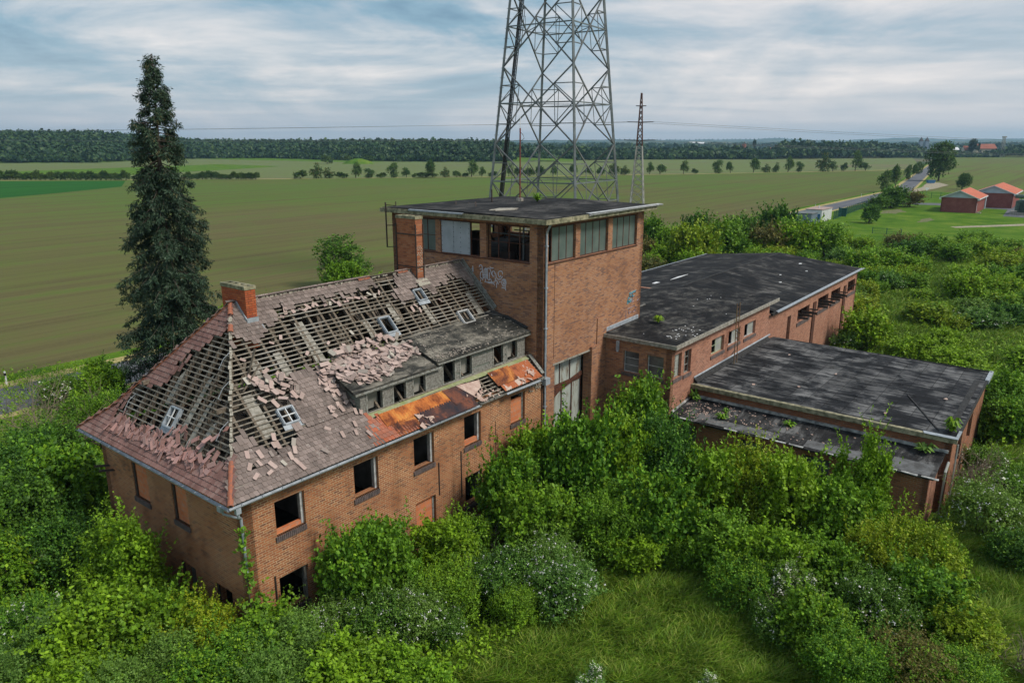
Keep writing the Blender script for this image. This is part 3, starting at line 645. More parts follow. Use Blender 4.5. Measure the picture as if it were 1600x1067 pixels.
# ---- battens
G = .20; BT = .052
mb = MB()
k1 = G/math.hypot(1, 1); v = .25
def seglist(u0, u1, gaps=()):
    segs = [(u0, u1)]
    for a, b in gaps:
        nw = []
        for s0, s1 in segs:
            if b <= s0 or a >= s1: nw.append((s0, s1)); continue
            if a > s0: nw.append((s0, a))
            if b < s1: nw.append((b, s1))
        segs = nw
    return segs
fsky = [(10.36, 10.98, 3.56, 4.15), (15.15, 15.9, 3.14, 3.66), (13.3, 13.85, 4.45, 4.9), (3.45, 4.1, 1.74, 2.2)]
v = .12; row = 0
while v < 5.6:
    gaps = [(a-.04, b+.04) for a, b, c, d in fsky if c-.05 < v < d+.05]
    if 1.3 < v < 3.1: gaps.append((6.65, 18))
    if v < 1.25: gaps += []
    for a, b in seglist(hu(v)+.03, 17.9, gaps):
        # boards are nailed up in lengths, some broken or sagging
        x = a
        while x < b-.05:
            L_ = min(random.uniform(2.2, 4.6), b-x)
            if b-x-L_ < .5: L_ = b-x
            if random.random() > .06:
                n0, n1 = random.gauss(-.008, .02), random.gauss(-.008, .02)
                mb.beam(fpt(x, v, n0), fpt(x+L_-.02, v, n1), BT, .028, (0, -.7, .7))
            x += L_
    v += k1 if v > 1.3 else G/math.hypot(1, .73); row += 1
mb.build('roof_battens', 'batten', house)
mb = MB(); u = .1
hsky = (5.4, 6.05, 1.05, 1.5)
while u < 4.0:
    vv = 0
    lo = 5.7-(4.1-u)*0
    # the v range where this u is below the hip lines
    z = hz(u); vlo = (z-EAVE)/.73 if z < 6.95 else 1.3+(z-6.95)
    gaps = [(hsky[0]-.05, hsky[1]+.05)] if hsky[2] < u < hsky[3] else []
    for a, b in seglist(vlo+.04, 11.4-vlo-.04, gaps):
        x = a
        while x < b-.05:
            L_ = min(random.uniform(2, 4.2), b-x)
            if b-x-L_ < .5: L_ = b-x
            if random.random() > .05: mb.beam(hpt(x, u, random.gauss(-.008, .018)), hpt(x+L_-.02, u, random.gauss(-.008, .018)), BT, .028, (-.8, 0, .6))
            x += L_
    u += G/math.hypot(1, 1 if u < .95 else 1.397)
mb.build('roof_battens', 'batten', house)
mb = MB(); v = .1      # back slope battens, mostly still tiled
while v < 5.6: mb.beam((hu(v), 11.4-v, fz(v)), (17.9, 11.4-v, fz(v)), BT, .028, (0, .7, .7)); v += k1*2
mb.build('roof_battens', 'batten', house)
# hip and ridge timbers with old mortar
mb = MB()
mb.beam((4.0, 5.7, 11.22), (17.9, 5.7, 11.22), .1, .16)
for sgn in (0, 1):
    f = (lambda p: p) if sgn == 0 else (lambda p: Vector((p[0], 11.4-p[1], p[2])))
    mb.beam(f(Vector((.05, .05, 5.93))), f(Vector((.95, 1.3, 6.83))), .1, .16); mb.beam(f(Vector((.95, 1.3, 6.83))), f(Vector((4.1, 5.7, 11.23))), .1, .16)
mb.build('hip_rafter', 'timber', house)
def hipline(t): # t 0 eave .. 1 apex
    z = EAVE+t*(RID-EAVE); return (Vector((z-EAVE, (z-EAVE)/.73*1.0, z)) if z < 6.95 else Vector((.95+(z-6.95)*3.15/4.4, 1.3+(z-6.95), z)))
mb = MB(); t = .16
while t < .99:
    p = hipline(t); q = hipline(min(1, t+random.uniform(.012, .03))); j = Vector((random.gauss(0, .015), random.gauss(0, .015), .035+random.uniform(0, .03)))
    mb.beam(p+j, q+j, random.uniform(.07, .13), random.uniform(.04, .08)); t += random.uniform(.02, .032)
t = 4.6
while t < 17.8:
    if random.random() > .15: mb.beam((t, 5.7+random.gauss(0, .02), 11.40), (t+random.uniform(.08, .22), 5.7, 11.41+random.uniform(0, .03)), random.uniform(.1, .2), random.uniform(.05, .1))
    t += random.uniform(.15, .3)
mb.build('ridge_mortar', 'mortar', house)
# half round hip and ridge tiles
def halfround(m_, p, q, r=.1, th=.02, n=6):
    p = Vector(p); q = Vector(q); d = (q-p).normalized(); x = d.cross(Vector((0, 0, 1))).normalized(); y = x.cross(d)
    R0 = [p+(x*cos(pi*k/n)+y*sin(pi*k/n))*r*1.0 for k in range(n+1)]; R1 = [q+(x*cos(pi*k/n)+y*sin(pi*k/n))*r*.84 for k in range(n+1)]
    r0 = [p+(x*cos(pi*k/n)+y*sin(pi*k/n))*(r-th) for k in range(n+1)]; r1 = [q+(x*cos(pi*k/n)+y*sin(pi*k/n))*(r*.84-th) for k in range(n+1)]
    for k in range(n):
        m_.face([R0[k], R0[k+1], R1[k+1], R1[k]]); m_.face([r0[k+1], r0[k], r1[k], r1[k+1]]); m_.face([R0[k+1], R0[k], r0[k], r0[k+1]])
mb = MB()
def lh(t): p = hipline(t); return Vector((p.x, 11.4-p.y, p.z))
for i in range(27):
    t0 = i/27.; 
    if i in (11, 12): continue
    halfround(mb, lh(t0)+Vector((0, 0, .02)), lh(min(1, t0+.045))+Vector((0, 0, .045)), .11)
mb.build('hip_tiles', 'clay_orange', house)
for p_, q_, r_ in [(hipline(t0)+Vector((0, 0, .03)), hipline(t0+.05)+Vector((0, 0, .05)), .11) for t0 in (.0, .04, .08, .12)]+[(hipline(t0)+Vector((0, 0, .05)), hipline(min(1, t0+.04))+Vector((0, 0, .06)), .11) for t0 in (.93, .96, .83)]+[((u, 5.7, 11.38), (u+.36, 5.7, 11.4), .12) for u in (10.6, 10.95, 13.1, 13.4)]:
    mb = MB(); halfround(mb, p_, q_, r_); mb.build('ridge_tile', 'clay_orange', house)
# ---- laid plain tiles
G = .20
def tile_at(m_, o, x, y, n, w_=.17, L_=.40, th=.018):
    """o = middle of the lower edge; x across, y up the slope"""
    c = w_*.22
    P = [(-w_/2, c*.5), (-w_/2+c, 0), (w_/2-c, 0), (w_/2, c*.5), (w_/2, L_), (-w_/2, L_)]
    top = [o+x*a+y*b+n*(.05-.045*b/L_+th) for a, b in P]; bot = [o+x*a+y*b+n*(.05-.045*b/L_) for a, b in P]
    m_.face(top)
    for i in range(6): j = (i+1) % 6; m_.face([bot[i], bot[j], top[j], top[i]])
F1 = [(-.1, -.4), (.1, .02), (1.3, 1.5), (1.8, 1.7), (2.1, 1.5), (2.5, .95), (3.1, .85), (3.7, 1.05), (4.0, 1.6), (4.25, 2.1), (4.75, 2.85), (5.2, 2.95), (6.08, 2.9), (6.6, 2.5), (6.7, 1.2), (7.0, .7), (6.6, -.4)]
F2 = [(4.1, 5.75), (11.5, 5.75), (11.38, 5.25), (7.75, 5.2), (5.77, 5.16), (5.64, 4.79), (4.96, 4.7), (4.6, 4.4), (4.1, 4.2), (3.8, 4.45), (3.2, 4.3)]
F3 = [(14.6, 5.75), (17.9, 5.75), (17.85, 4.7), (17.3, 4.5), (16.9, 5.0), (16.1, 5.05), (15.5, 4.85), (14.6, 4.55), (14.0, 4.7), (13.9, 5.3), (14.5, 5.4)]
F3b = [(13.0, 5.75), (13.95, 5.75), (13.95, 5.2), (13.65, 4.9), (13.2, 4.6), (12.4, 4.5), (12.1, 4.8), (12.9, 5.2)]
F4 = [(6.65, 1.0), (7.0, 1.0), (7.7, .25), (8.6, .1), (9.3, -.1), (6.4, -.1)]
F5 = [(15.5, .1), (17.8, .2), (17.8, -.1), (15.2, -.1)]
sky_hit = lambda u, v, L: any(a-.12 < u < b+.12 and c-.25 < v < d+.02 for a, b, c, d in L)
def lay_front(polys, mat, name='roof_tiles', holes=()):
    m_ = MB(); v = 0.0; r_ = 0
    while v < 5.66:
        u = -.05+(.09 if r_ % 2 else 0)
        while u < 17.9:
            uu, vv = u+random.gauss(0, .12), v+random.gauss(0, .07)
            if any(inpoly(uu, vv, P) for P in polys) and u > hu(v)+.02 and not sky_hit(u, v, fsky) and not any(inpoly(u, v, h) for h in holes) and random.random() > .012:
                k = .73 if v < 1.3 else 1; q = 1/math.hypot(1, k); y = Vector((0, q, k*q)); n = Vector((0, -k*q, q)); x = Vector((1, 0, 0)); a = random.gauss(0, .025)
                x2 = x*cos(a)+y*sin(a); y2 = y*cos(a)-x*sin(a)
                tile_at(m_, fpt(u, v, .02), x2, y2, n*1.0+Vector((random.gauss(0, .03), 0, 0)))
            u += .178
        v += G/math.hypot(1, .73 if v < 1.3 else 1); r_ += 1
    return m_.build(name, mat, house)
holeA = [(1.25, .62), (1.9, .55), (2.0, .78), (1.35, .82)]
lay_front([F1], 'tile_grey', holes=[holeA]); lay_front([F2, F3, F3b], 'tile_grey'); lay_front([F4], 'tile_orange')
H1 = [(5.7, 4.15), (5.0, 3.75), (5.15, 3.25), (5.9, 3.2), (6.2, 2.75), (6.75, 2.62), (7.0, 2.3), (6.8, 2.15), (7.4, 1.8), (7.8, 1.72), (8.6, 1.75), (9.2, 1.6), (9.6, 1.0), (12, 1.0), (12, 4.2)]
H2 = [(11.5, -.4), (11.5, .5), (9.7, 1.0), (9.5, .6), (8.4, .55), (7.0, .52), (6.2, .36), (5.6, .3), (4.5, .36), (3.3, .48), (2.0, .5), (1.25, .58), (1.3, 1.05), (.9, .95), (0, .1), (-.1, -.4)]
m_ = MB(); u = 0.; r_ = 0
while u < 4.0:
    v = .0+(.09 if r_ % 2 else 0); z = hz(u); vlo = (z-EAVE)/.73 if z < 6.95 else 1.3+(z-6.95)
    while v < 11.4:
        vv, uu = v+random.gauss(0, .12), u+random.gauss(0, .05)
        if (inpoly(vv, uu, H1) or inpoly(vv, uu, H2)) and vlo+.02 < v < 11.4-vlo-.02 and random.random() > .012:
            k = 1. if u < .95 else 1.397; q = 1/math.hypot(1, k); y = Vector((q, 0, k*q)); n = Vector((-k*q, 0, q)); x = Vector((0, -1, 0)); a = random.gauss(0, .025)
            tile_at(m_, hpt(v, u, .02), x*cos(a)+y*sin(a), y*cos(a)-x*sin(a), n)
        v += .178
    u += G/math.hypot(1, 1. if u < .95 else 1.397); r_ += 1
m_.build('roof_tiles', 'tile_red', house)
m_ = MB(); v = 0.; r_ = 0    # back slope (away from view) keeps most of its tiles
while v < 5.66:
    u = hu(v)+(.09 if r_ % 2 else 0)
    while u < 17.9:
        if random.random() > .015:
            p = fpt(u, v, .02); k = .73 if v < 1.3 else 1; q = 1/math.hypot(1, k); tile_at(m_, Vector((p.x, 11.4-p.y, p.z)), Vector((-1, 0, 0)), Vector((0, -q, k*q)), Vector((0, k*q, q)))
        u += .178
    v += G/math.hypot(1, .73 if v < 1.3 else 1); r_ += 1
m_.build('roof_tiles', 'tile_grey', house)
# sarking sheets and boards lying under the battens
mb = MB()
for (u, v0, v1, w2) in [(6.25, 3.3, 4.7, .5), (9.5, 3.4, 4.2, .4), (2.5, 1.6, 2.9, .5), (3.5, 2.9, 3.8, .45), (13.3, 3.5, 4.5, .3), (11.3, 3.9, 4.7, .35), (4.6, 3.1, 3.9, .4), (16.6, 3.4, 4.4, .45)]:
    mb = MB(); mb.slab([fpt(u, v0, -.05), fpt(u+w2, v0, -.05), fpt(u+w2*.9, v1, -.05), fpt(u+.06, v1, -.05)], .01); mb.build('underlay', 'concrete', house)
for (v, u0, u1, w2) in [(4.6, .5, 2.5, .35), (3.9, .55, 2.0, .3), (3.1, .5, 1.6, .4), (6.5, 1.5, 2.4, .3)]:
    mb = MB(); mb.slab([hpt(v, u0, -.05), hpt(v, u1, -.05), hpt(v+w2*.7, u1-.2, -.05), hpt(v+w2, u0, -.05)], .01); mb.build('underlay', 'concrete', house)
# attic partition of boards under the front slope: gives the half-dark fill seen between the battens
mb = MB()
for k in range(60):
    u = random.uniform(4.8, 17.5); v = random.uniform(3.2, 5.0); L_ = random.uniform(.4, 1.3)
    a, b = fpt(u, v, -random.uniform(.2, 1.2)), fpt(u+random.gauss(0, .3), min(5.4, v+L_), -random.uniform(.2, 1.0)); mb.beam(a, b, random.uniform(.05, .18), .03)
for k in range(26):
    v = random.uniform(2.5, 8.5); u = random.uniform(1.0, 2.6); a, b = hpt(v, u, -random.uniform(.2, .9)), hpt(v+random.gauss(0, .5), u+random.uniform(.2, .8), -random.uniform(.2, .9)); mb.beam(a, b, random.uniform(.05, .14), .03)
for v, z in ((3.0, 8.2), (8.4, 8.2)): mb.beam((1.5, v, z), (17.8, v, z), .14, .16)
for u in (3, 6.3, 9.6, 12.9, 16.2):
    mb.beam((u, 3.0, 5.9), (u, 3.0, 8.2), .13); mb.beam((u, 8.4, 5.9), (u, 8.4, 8.2), .13); mb.beam((u, 2.9, 8.3), (u, 8.5, 8.3), .1, .16)
mb.build('attic_frame', 'timber', house)
# skylights: cast frame with cross bars
def skylight(P, a, b, c, d, bars, mat='zinc', proud=.09):
    """P(s,t,n) maps to the slope"""
    m_ = MB(); w_ = .05
    q = [(a, c), (b, c), (b, d), (a, d)]
    for i in range(4):
        (x0, y0), (x1, y1) = q[i], q[(i+1) % 4]; m_.beam(P(x0, y0, proud), P(x1, y1, proud), w_, .06, P(0, 3, 1)-P(0, 3, 0)); m_.beam(P(x0, y0, .02), P(x1, y1, .02), .09, .12, P(0, 3, 1)-P(0, 3, 0))
    o = m_.build('skylight', mat, house)
    if bars:
        m2 = MB(); m2.beam(P((a+b)/2, c, proud+.005), P((a+b)/2, d, proud+.005), .03, .04); m2.beam(P(a, (c+d)/2, proud+.005), P(b, (c+d)/2, proud+.005), .03, .04); m2.build('glazing_bar', 'white_plain', o)
    m3 = MB(); m3.face([P(a-.1, c-.16, .035), P(b+.1, c-.16, .035), P(b+.1, c-.02, .05), P(a-.1, c-.02, .05)]); m3.face([P(a-.1, c-.16, .03), P(a-.1, c-.02, .045), P(b+.1, c-.02, .045), P(b+.1, c-.16, .03)]); m3.build('flashing', 'zinc', o)
for i, (a, b, c, d) in enumerate(fsky): skylight(lambda s, t, n: fpt(s, t, n), a, b, c, d, i == 3, 'zinc' if i != 1 else 'paint_white')
skylight(lambda s, t, n: hpt(s, t, n), *hsky, True)
# gutters
mb = MB()
def gutter(m_, p, q, r=.075):
    p = Vector(p); q = Vector(q); d = (q-p).normalized(); x = d.cross(Vector((0, 0, 1))).normalized(); n = 6
    for rr, fl in ((r, 0), (r-.012, 1)):
        A0 = [p+x*rr*cos(pi+pi*k/n)+Vector((0, 0, rr*sin(pi+pi*k/n))) for k in range(n+1)]; A1 = [v_+(q-p) for v_ in A0]
        for k in range(n):
            f = [A0[k], A0[k+1], A1[k+1], A1[k]]; m_.face(f if not fl else f[::-1])
gutter(mb, (-.05, -.06, 5.99), (12.6, -.06, 5.97)); gutter(mb, (-.08, 11.4, 5.985), (-.08, -.02, 5.96)); gutter(mb, (14.6, -.06, 5.99), (17.4, -.02, 5.94))
for u in np.arange(.4, 12.4, .8): mb.beam((u, .02, 6.0), (u, -.14, 5.995), .025, .006)
for v in np.arange(.4, 11, .8): mb.beam((.02, v, 5.99), (-.16, v, 5.985), .025, .006)
mb.build('gutter', 'zinc', house)
mb = MB()
mb.box(.12, -.13, 5.72, .3, .0, 5.93); mb.tube([(.22, -.06, 5.8), (.25, .0, 5.55), (.5, .3, 5.3), (.52, .3, 3.9), (.52, .31, 3.2)], .05, 8)
mb.tube([(-.08, .5, 5.85), (.0, .48, 5.62), (.3, .36, 5.42), (.5, .3, 5.3)], .045, 8); mb.box(-.15, .42, 5.74, -.01, .6, 5.92)
mb.build('downpipe', 'zinc', house)
# ---- long dormer
DU0, DU1, DV, DZ0 = 6.7, 17.7, 1.3, 6.8
dops = [(7.06, 7.93, 6.93, 7.72), (8.5, 9.27, 6.9, 7.72), (9.67, 10.46, 6.93, 7.74), (11.55, 12.37, 6.98, 7.96), (12.72, 13.57, 7.0, 7.96), (15.14, 15.93, 7.01, 7.98), (16.2, 17.08, 7.01, 8.0)]
mb = MB(); mb.wall((DU0, DV), (DU1, DV), DZ0, 8.03, .12, [(a-DU0, b-DU0, c, d) for a, b, c, d in dops])
# cheeks
for u in (DU0, DU1-.1):
    z0 = 8.0
    tri = [(DV+.121, fz(DV)), (DV+.121, 7.99), (3.0, 8.65)]
    a = [Vector((u, p[0], p[1])) for p in tri]; b = [p+Vector((.1, 0, 0)) for p in a]
    mb.face(a); mb.face(b[::-1])
    for i in range(3): mb.face([a[i], b[i], b[(i+1) % 3], a[(i+1) % 3]])
dormer = mb.build('dormer', 'weatherboard', house)
mb = MB(); z = DZ0+.02
while z < 7.97:
    for a, b in seglist(DU0+.01, DU1-.01, [(a_-.05, b_+.05) for a_, b_, c_, d_ in dops if c_-.05 < z+.05 < d_+.05]):
        x = a
        while x < b-.02:
            e = min(b, x+random.uniform(1.2, 3.5)); s_ = random.gauss(0, .004)
            if random.random() > .03: mb.hexa([(x, DV-.03, z+s_), (e-.005, DV-.03, z-s_), (e-.005, DV-.001, z-s_), (x, DV-.001, z+s_), (x, DV-.012, z+.115+s_), (e-.005, DV-.012, z+.115-s_), (e-.005, DV-.001, z+.115-s_), (x, DV-.001, z+.115+s_)])
            x = e
    z += .118
mb.build('weatherboards', 'wood_grey', dormer)
mb = MB()
for k in range(340):
    u = random.uniform(11.3, 17.8); v = random.uniform(1.15, 3.2)
    if random.random() < .5: u = random.uniform(10.6, 13.5)
    if random.random() < .35: v = random.uniform(1.1, 1.5)
    z = (8.19+(v-1.08)*.33 if u > 11 else 8.0+(v-1.12)*.355); s_ = random.uniform(.015, .06); a = random.uniform(0, 3); c, s2 = cos(a)*s_, sin(a)*s_
    mb.slab([(u-c, v-s2, z+.03), (u+s2, v-c, z+.03), (u+c, v+s2, z+.035), (u-s2, v+c, z+.03)], .02)
mb.build('roof_chips', 'tile_chip', dormer)
for i, (a, b, c, d) in enumerate(dops):
    m_ = MB()
    for x0, x1, z0, z1 in ((a-.05, a+.03, c-.03, d+.04), (b-.03, b+.06, c-.03, d+.04), (a+.03, b-.03, c-.07, c), (a+.03, b-.03, d-.02, d+.04)): m_.box(x0, DV-.035, z0, x1, DV+.1, z1)
    m_.build('window_frame', 'wood_frame', dormer)
    if i in (0, 2, 4, 6): m_ = MB(); m_.box(a+.03, DV+.3, c, b-.03, DV+.34, d); m_.build('window_board', 'plaster', dormer)
mb = MB(); mb.slab([(6.3, 1.12, 7.98), (11.35, 1.12, 8.02), (11.35, 3.3, 8.78), (6.55, 3.3, 8.74), (6.4, 2.3, 8.4)], .12); mb.build('dormer_roof', 'felt_dormer', dormer)
mb = MB(); mb.slab([(11.0, 1.08, 8.17), (17.93, 1.08, 8.22), (17.93, 3.5, 9.0), (11.0, 3.4, 8.96)], .11); mb.build('dormer_roof', 'felt_dormer', dormer)
mb = MB(); mb.box(6.35, 1.09, 7.83, 11.3, 1.117, 7.92); mb.box(11.05, 1.05, 8.03, 17.9, 1.077, 8.1); mb.build('fascia', 'wood_frame', dormer)
mb = MB(); mb.slab([(DU0-.05, 1.02, 6.80), (DU1+.1, 1.02, 6.80), (DU1+.1, 1.28, 6.90), (DU0-.05, 1.28, 6.90)], .03); mb.build('flashing', 'moss_strip', dormer)
# roll of felt at the tower end, verge boards against the tower
mb = MB(); mb.tube([(17.0, 3.45, 9.0), (17.9, 2.6, 8.75), (17.9, 1.3, 8.35)], .09, 7); mb.tube([(17.5, 3.5, 9.05), (17.95, 2.1, 8.6)], .07, 7); mb.build('felt_roll', 'felt_flash', dormer)
for a_, b_, w2, h2 in (((17.86, 5.7, 11.5), (17.86, 3.35, 9.15), .06, .2), ((17.68, 5.7, 11.44), (17.68, 3.35, 9.09), .05, .06), ((17.86, 1.1, 6.98), (17.7, .1, 6.2), .2, .05)): mb = MB(); mb.beam(a_, b_, w2, h2); mb.build('verge_board', 'wood_frame', house)
simple('torn_pink', (.52, .40, .34), (.36, .24, .2), 4, .9)
# ---- rusty sheets over the lower roof
def corrugated(P, s0, s1, t0, t1, n, amp=.022, period=.15, skew=0):
    m_ = MB(); N_ = int((s1-s0)/period*4); 
    for i in range(N_):
        a, b = s0+(s1-s0)*i/N_, s0+(s1-s0)*(i+1)/N_
        for j in range(3):
            c, d = t0+(t1-t0)*j/3, t0+(t1-t0)*(j+1)/3
            na, nb = n+amp*sin(2*pi*i/4.), n+amp*sin(2*pi*(i+1)/4.)
            m_.face([P(a+skew*c, c, na), P(b+skew*c, c, nb), P(b+skew*d, d, nb), P(a+skew*d, d, na)])
    return m_
FP = lambda s, t, n: fpt(s, t, n)
corrugated(FP, 7.35, 11.4, .5, 1.04, .10).build('roof_sheet', 'rust_bright', house)
corrugated(FP, 7.6, 9.2, .0, .56, .085).build('roof_sheet', 'rust_sheet', house)
corrugated(FP, 8.9, 12.4, -.04, .55, .11, .008, .3).build('roof_sheet', 'rust_dark', house)
corrugated(FP, 11.3, 12.9, .28, 1.02, .13, .01, .3, -.2).build('roof_sheet', 'rust_dark', house)
corrugated(FP, 14.5, 17.5, .05, 1.02, .10, .02, .16).build('roof_sheet', 'rust_peel', house)
corrugated(FP, 14.3, 15.9, .35, 1.06, .14, .02, .16).build('roof_sheet', 'rust_sheet', house)
mb = MB()
for k in range(46):
    u = random.choice([random.uniform(12.2, 14.6), random.uniform(8.6, 9.6), random.uniform(15.6, 17.6), random.uniform(12.6, 13.4)]); v = random.uniform(0, .5 if u < 14 else .9); s_ = random.uniform(.08, .3)
    P = [fpt(u+random.uniform(-s_, s_), v+random.uniform(-s_, s_)*.6, .15+random.uniform(0, .05)) for _ in range(4)]; c = sum(P, Vector())/4; P.sort(key=lambda p: math.atan2(p.y-c.y, p.x-c.x)); mb.slab(P, .008)
mb.slab([fpt(12.0, 1.0, .16), fpt(12.5, .35, .15), fpt(13.3, .6, .15), fpt(13.5, .9, .16)], .008)
mb.build('torn_lining', 'torn_pink', house)
# broken masonry at the eave corner by the tower
mb = MB()
for k in range(60): u = random.uniform(16.8, 17.8); z = random.uniform(5.3, 5.95); s_ = .06; v = .36; mb.box(u, v-.04-random.random()*.05, z, u+s_, v+.03, z+s_*.7)
mb.build('broken_mortar', 'mortar', house)
# ---- chimneys
def chimney(u0, u1, v0, v1, z0, z1, mat, flues=3):
    m_ = MB(); m_.box(u0, v0, z0, u1, v1, z1); c = m_.build('chimney', mat, house)
    m_ = MB(); e = .03; zt = z1
    m_.box(u0-e, v0-e, zt, u1+e, v1+e, zt+.05)
    w_ = .1
    m_.box(u0-e, v0-e, zt+.05, u0+w_, v1+e, zt+.14); m_.box(u1-w_, v0-e, zt+.05, u1+e, v1+e, zt+.139)
    for i in range(flues+1): y = v0-e+(v1-v0+2*e-w_)*i/flues; m_.box(u0+w_, y, zt+.05, u1-w_, y+w_, zt+.138)
    m_.build('chimney_cap', 'concrete_moss', c); return c
c1 = chimney(4.33, 4.79, 4.97, 6.64, 9.6, 11.98, 'brick_chimney', 4)
mb = MB(); mb.slab([(4.24, 4.62, 10.36), (4.9, 4.62, 10.36), (4.9, 4.96, 10.70), (4.24, 4.96, 10.70)], .03); mb.box(4.3, 4.925, 10.55, 4.82, 4.965, 10.85); mb.beam((4.30, 4.97, 10.75), (4.30, 5.65, 11.42), .04, .16); mb.build('chimney_flashing', 'zinc', c1)
c2 = chimney(14.05, 14.52, 5.27, 6.6, 10.2, 13.95, 'brick_stack', 3)
mb = MB()
for (u, v) in ((14.03, 5.25), (14.54, 5.25), (14.03, 6.62)): mb.beam((u, v, 10.9), (u, v, 13.7), .05)
for z in (11.6, 13.2):
    mb.beam((14.02, 5.24, z), (14.02, 6.63, z), .02, .05); mb.beam((14.02, 5.24, z), (14.55, 5.24, z), .02, .05)
mb.build('chimney_straps', 'dark_steel', c2)
mb = MB(); mb.slab([(13.9, 4.95, 10.72), (14.7, 4.95, 10.72), (14.7, 5.26, 11.02), (13.9, 5.26, 11.02)], .05); mb.build('chimney_flashing', 'mortar', c2)
# exposed pale mortar on its side
mb = MB()
for k in range(16):
    for j in range(3):
        if random.random() < .8: u = 14.08+j*.14+(.07 if k % 2 else 0); z = 11.35+k*.083; mb.box(u, 5.262, z, u+.09, 5.269, z+.04)
mb.build('mortar_patch', 'mortar', c2)
# iron stay hooks on the hip slope
mb = MB()
for (v, u) in ((8.9, 1.0), (3.4, 2.0), (2.4, 1.2), (4.2, 2.6)): mb.tube([hpt(v, u, .03), hpt(v, u, .16), hpt(v, u+.25, .18), hpt(v, u+.45, .05)], .012, 5)
mb.build('roof_hook', 'zinc', house)

# ---- loose tiles, each one its own object
def tile_mesh(mat):
    m_ = MB(IDN); tile_at(m_, Vector((0, -.18, -.03)), Vector((1, 0, 0)), Vector((0, 1, 0)), Vector((0, 0, 1)), .175, .37, .016); m_.face([(-.0875, -.16, .0), (-.0875, .19, 0), (.0875, .19, 0), (.0875, -.16, 0)])
    return m_
t_src = {}
def loose(p, nrm, yaw, mat, label, group, jit=.25, sc=1):
    key = mat
    if key not in t_src:
        o = tile_mesh(mat).build('loose_tile', mat); t_src[key] = o
    else: o = t_src[key].copy(); COL.objects.link(o)
    n = Vector(nrm).normalized(); x = Vector((0, 0, 1)).cross(n); x = x.normalized() if x.length > 1e-3 else Vector((1, 0, 0)); y = n.cross(x)
    rot = Matrix((x, y, n)).transposed().to_4x4() @ Matrix.Rotation(yaw, 4, 'Z') @ Matrix.Rotation(random.gauss(0, jit), 4, 'X') @ Matrix.Rotation(random.gauss(0, jit), 4, 'Y') @ Matrix.Scale(sc, 4)
    o.matrix_world = Matrix.Translation(S(*p)) @ (SITE.to_3x3().to_4x4() @ rot); tag(o, label, 'tile', group); return o
NF = Vector((0, -.707, .707)); NH = Vector((-.81, 0, .58)); ND = Vector((0, -.35, .94))
def dz(u, v): return (7.99+(v-1.12)*.355) if u < 11.1 else 8.19+(v-1.08)*.33
pile = [(6.3, 3.1), (7.2, 3.45), (8.5, 3.5), (9.6, 3.55), (10.7, 3.35), (11.2, 2.8), (11.0, 2.2), (9.6, 1.9), (8.6, 1.5), (7.4, 1.35), (6.6, 1.7), (6.3, 2.3), (5.7, 2.6)]
hm = MB()
def heap(m_, p, nn, yaw, jit):
    n = Vector(nn).normalized(); x = Vector((0, 0, 1)).cross(n); x = x.normalized(); y = n.cross(x)
    rot = Matrix((x, y, n)).transposed().to_4x4() @ Matrix.Rotation(yaw, 4, 'Z') @ Matrix.Rotation(random.gauss(0, jit), 4, 'X') @ Matrix.Rotation(random.gauss(0, jit), 4, 'Y'); r3 = rot.to_3x3()
    tile_at(m_, Vector(p)-(r3 @ Vector((0, .18, .03))), r3 @ Vector((1, 0, 0)), r3 @ Vector((0, 1, 0)), r3 @ Vector((0, 0, 1)), .17, .36, .016)
k = 0
while k < 300:
    u, v = random.uniform(5.7, 11.2), random.uniform(1.2, 3.6)
    if not inpoly(u, v, pile): continue
    if u > 6.35 and v < 3.3: heap(hm, (u, v, dz(u, v)+.03+random.random()*.12), ND, random.uniform(-1.5, 1.5), .2)
    else: heap(hm, fpt(u, v, .06+random.random()*.12), NF, random.uniform(-1.5, 1.5), .2)
    k += 1
tag(hm.build('tile_rubble', 'tile_heap', None, False, S(8, 2, 8), RZ), kind='stuff')
hm = MB()
for k in range(110):
    v = random.uniform(2.0, 9.0); u = .35+abs(random.gauss(0, .22))+.1*random.random(); heap(hm, hpt(v, u, .06+random.random()*.08), NH, random.uniform(-1.5, 1.5), .22)
tag(hm.build('tile_rubble', 'tile_heap_red', None, False, S(.5, 5, 7), RZ), kind='stuff')
n = 0
while n < 150:
    u, v = random.uniform(5.6, 11.3), random.uniform(1.2, 3.6)
    if not inpoly(u, v, pile): continue
    if u > 6.35 and v < 3.3: z = dz(u, v); nn = ND; p = Vector((u, v, z+.03+random.random()*.22))
    else: nn = NF; p = fpt(u, v, .08+random.random()*.2)
    loose(p, nn, random.uniform(-1.6, 1.6), 'tile_loose', 'pale pinkish roof tile in the big heap on the left end of the dormer roof', 'tiles heaped on the dormer roof', .28, random.uniform(.85, 1.15)); n += 1
n = 0
pile2 = [(2.9, 3.3), (4.3, 3.2), (5.0, 2.9), (5.0, 2.4), (3.6, 2.2), (3.0, 2.6)]
while n < 34:
    u, v = random.uniform(2.8, 5.1), random.uniform(2.1, 3.4)
    if inpoly(u, v, pile2): loose(fpt(u, v, .08+random.random()*.15), NF, random.uniform(-1, 1), 'tile_loose', 'loose pale tile in the small heap on bare battens above the cross-barred skylight', 'tiles heaped above the skylight', .2); n += 1
for k in range(22):
    u = random.uniform(5.5, 6.9); v = random.uniform(1.35, 2.4); loose(fpt(u, v, .09+random.random()*.08), NF, random.gauss(0, .5), 'tile_loose', 'loose pale tile resting on the tiled slope just left of the dormer', 'tiles left of the dormer', .1, .88)
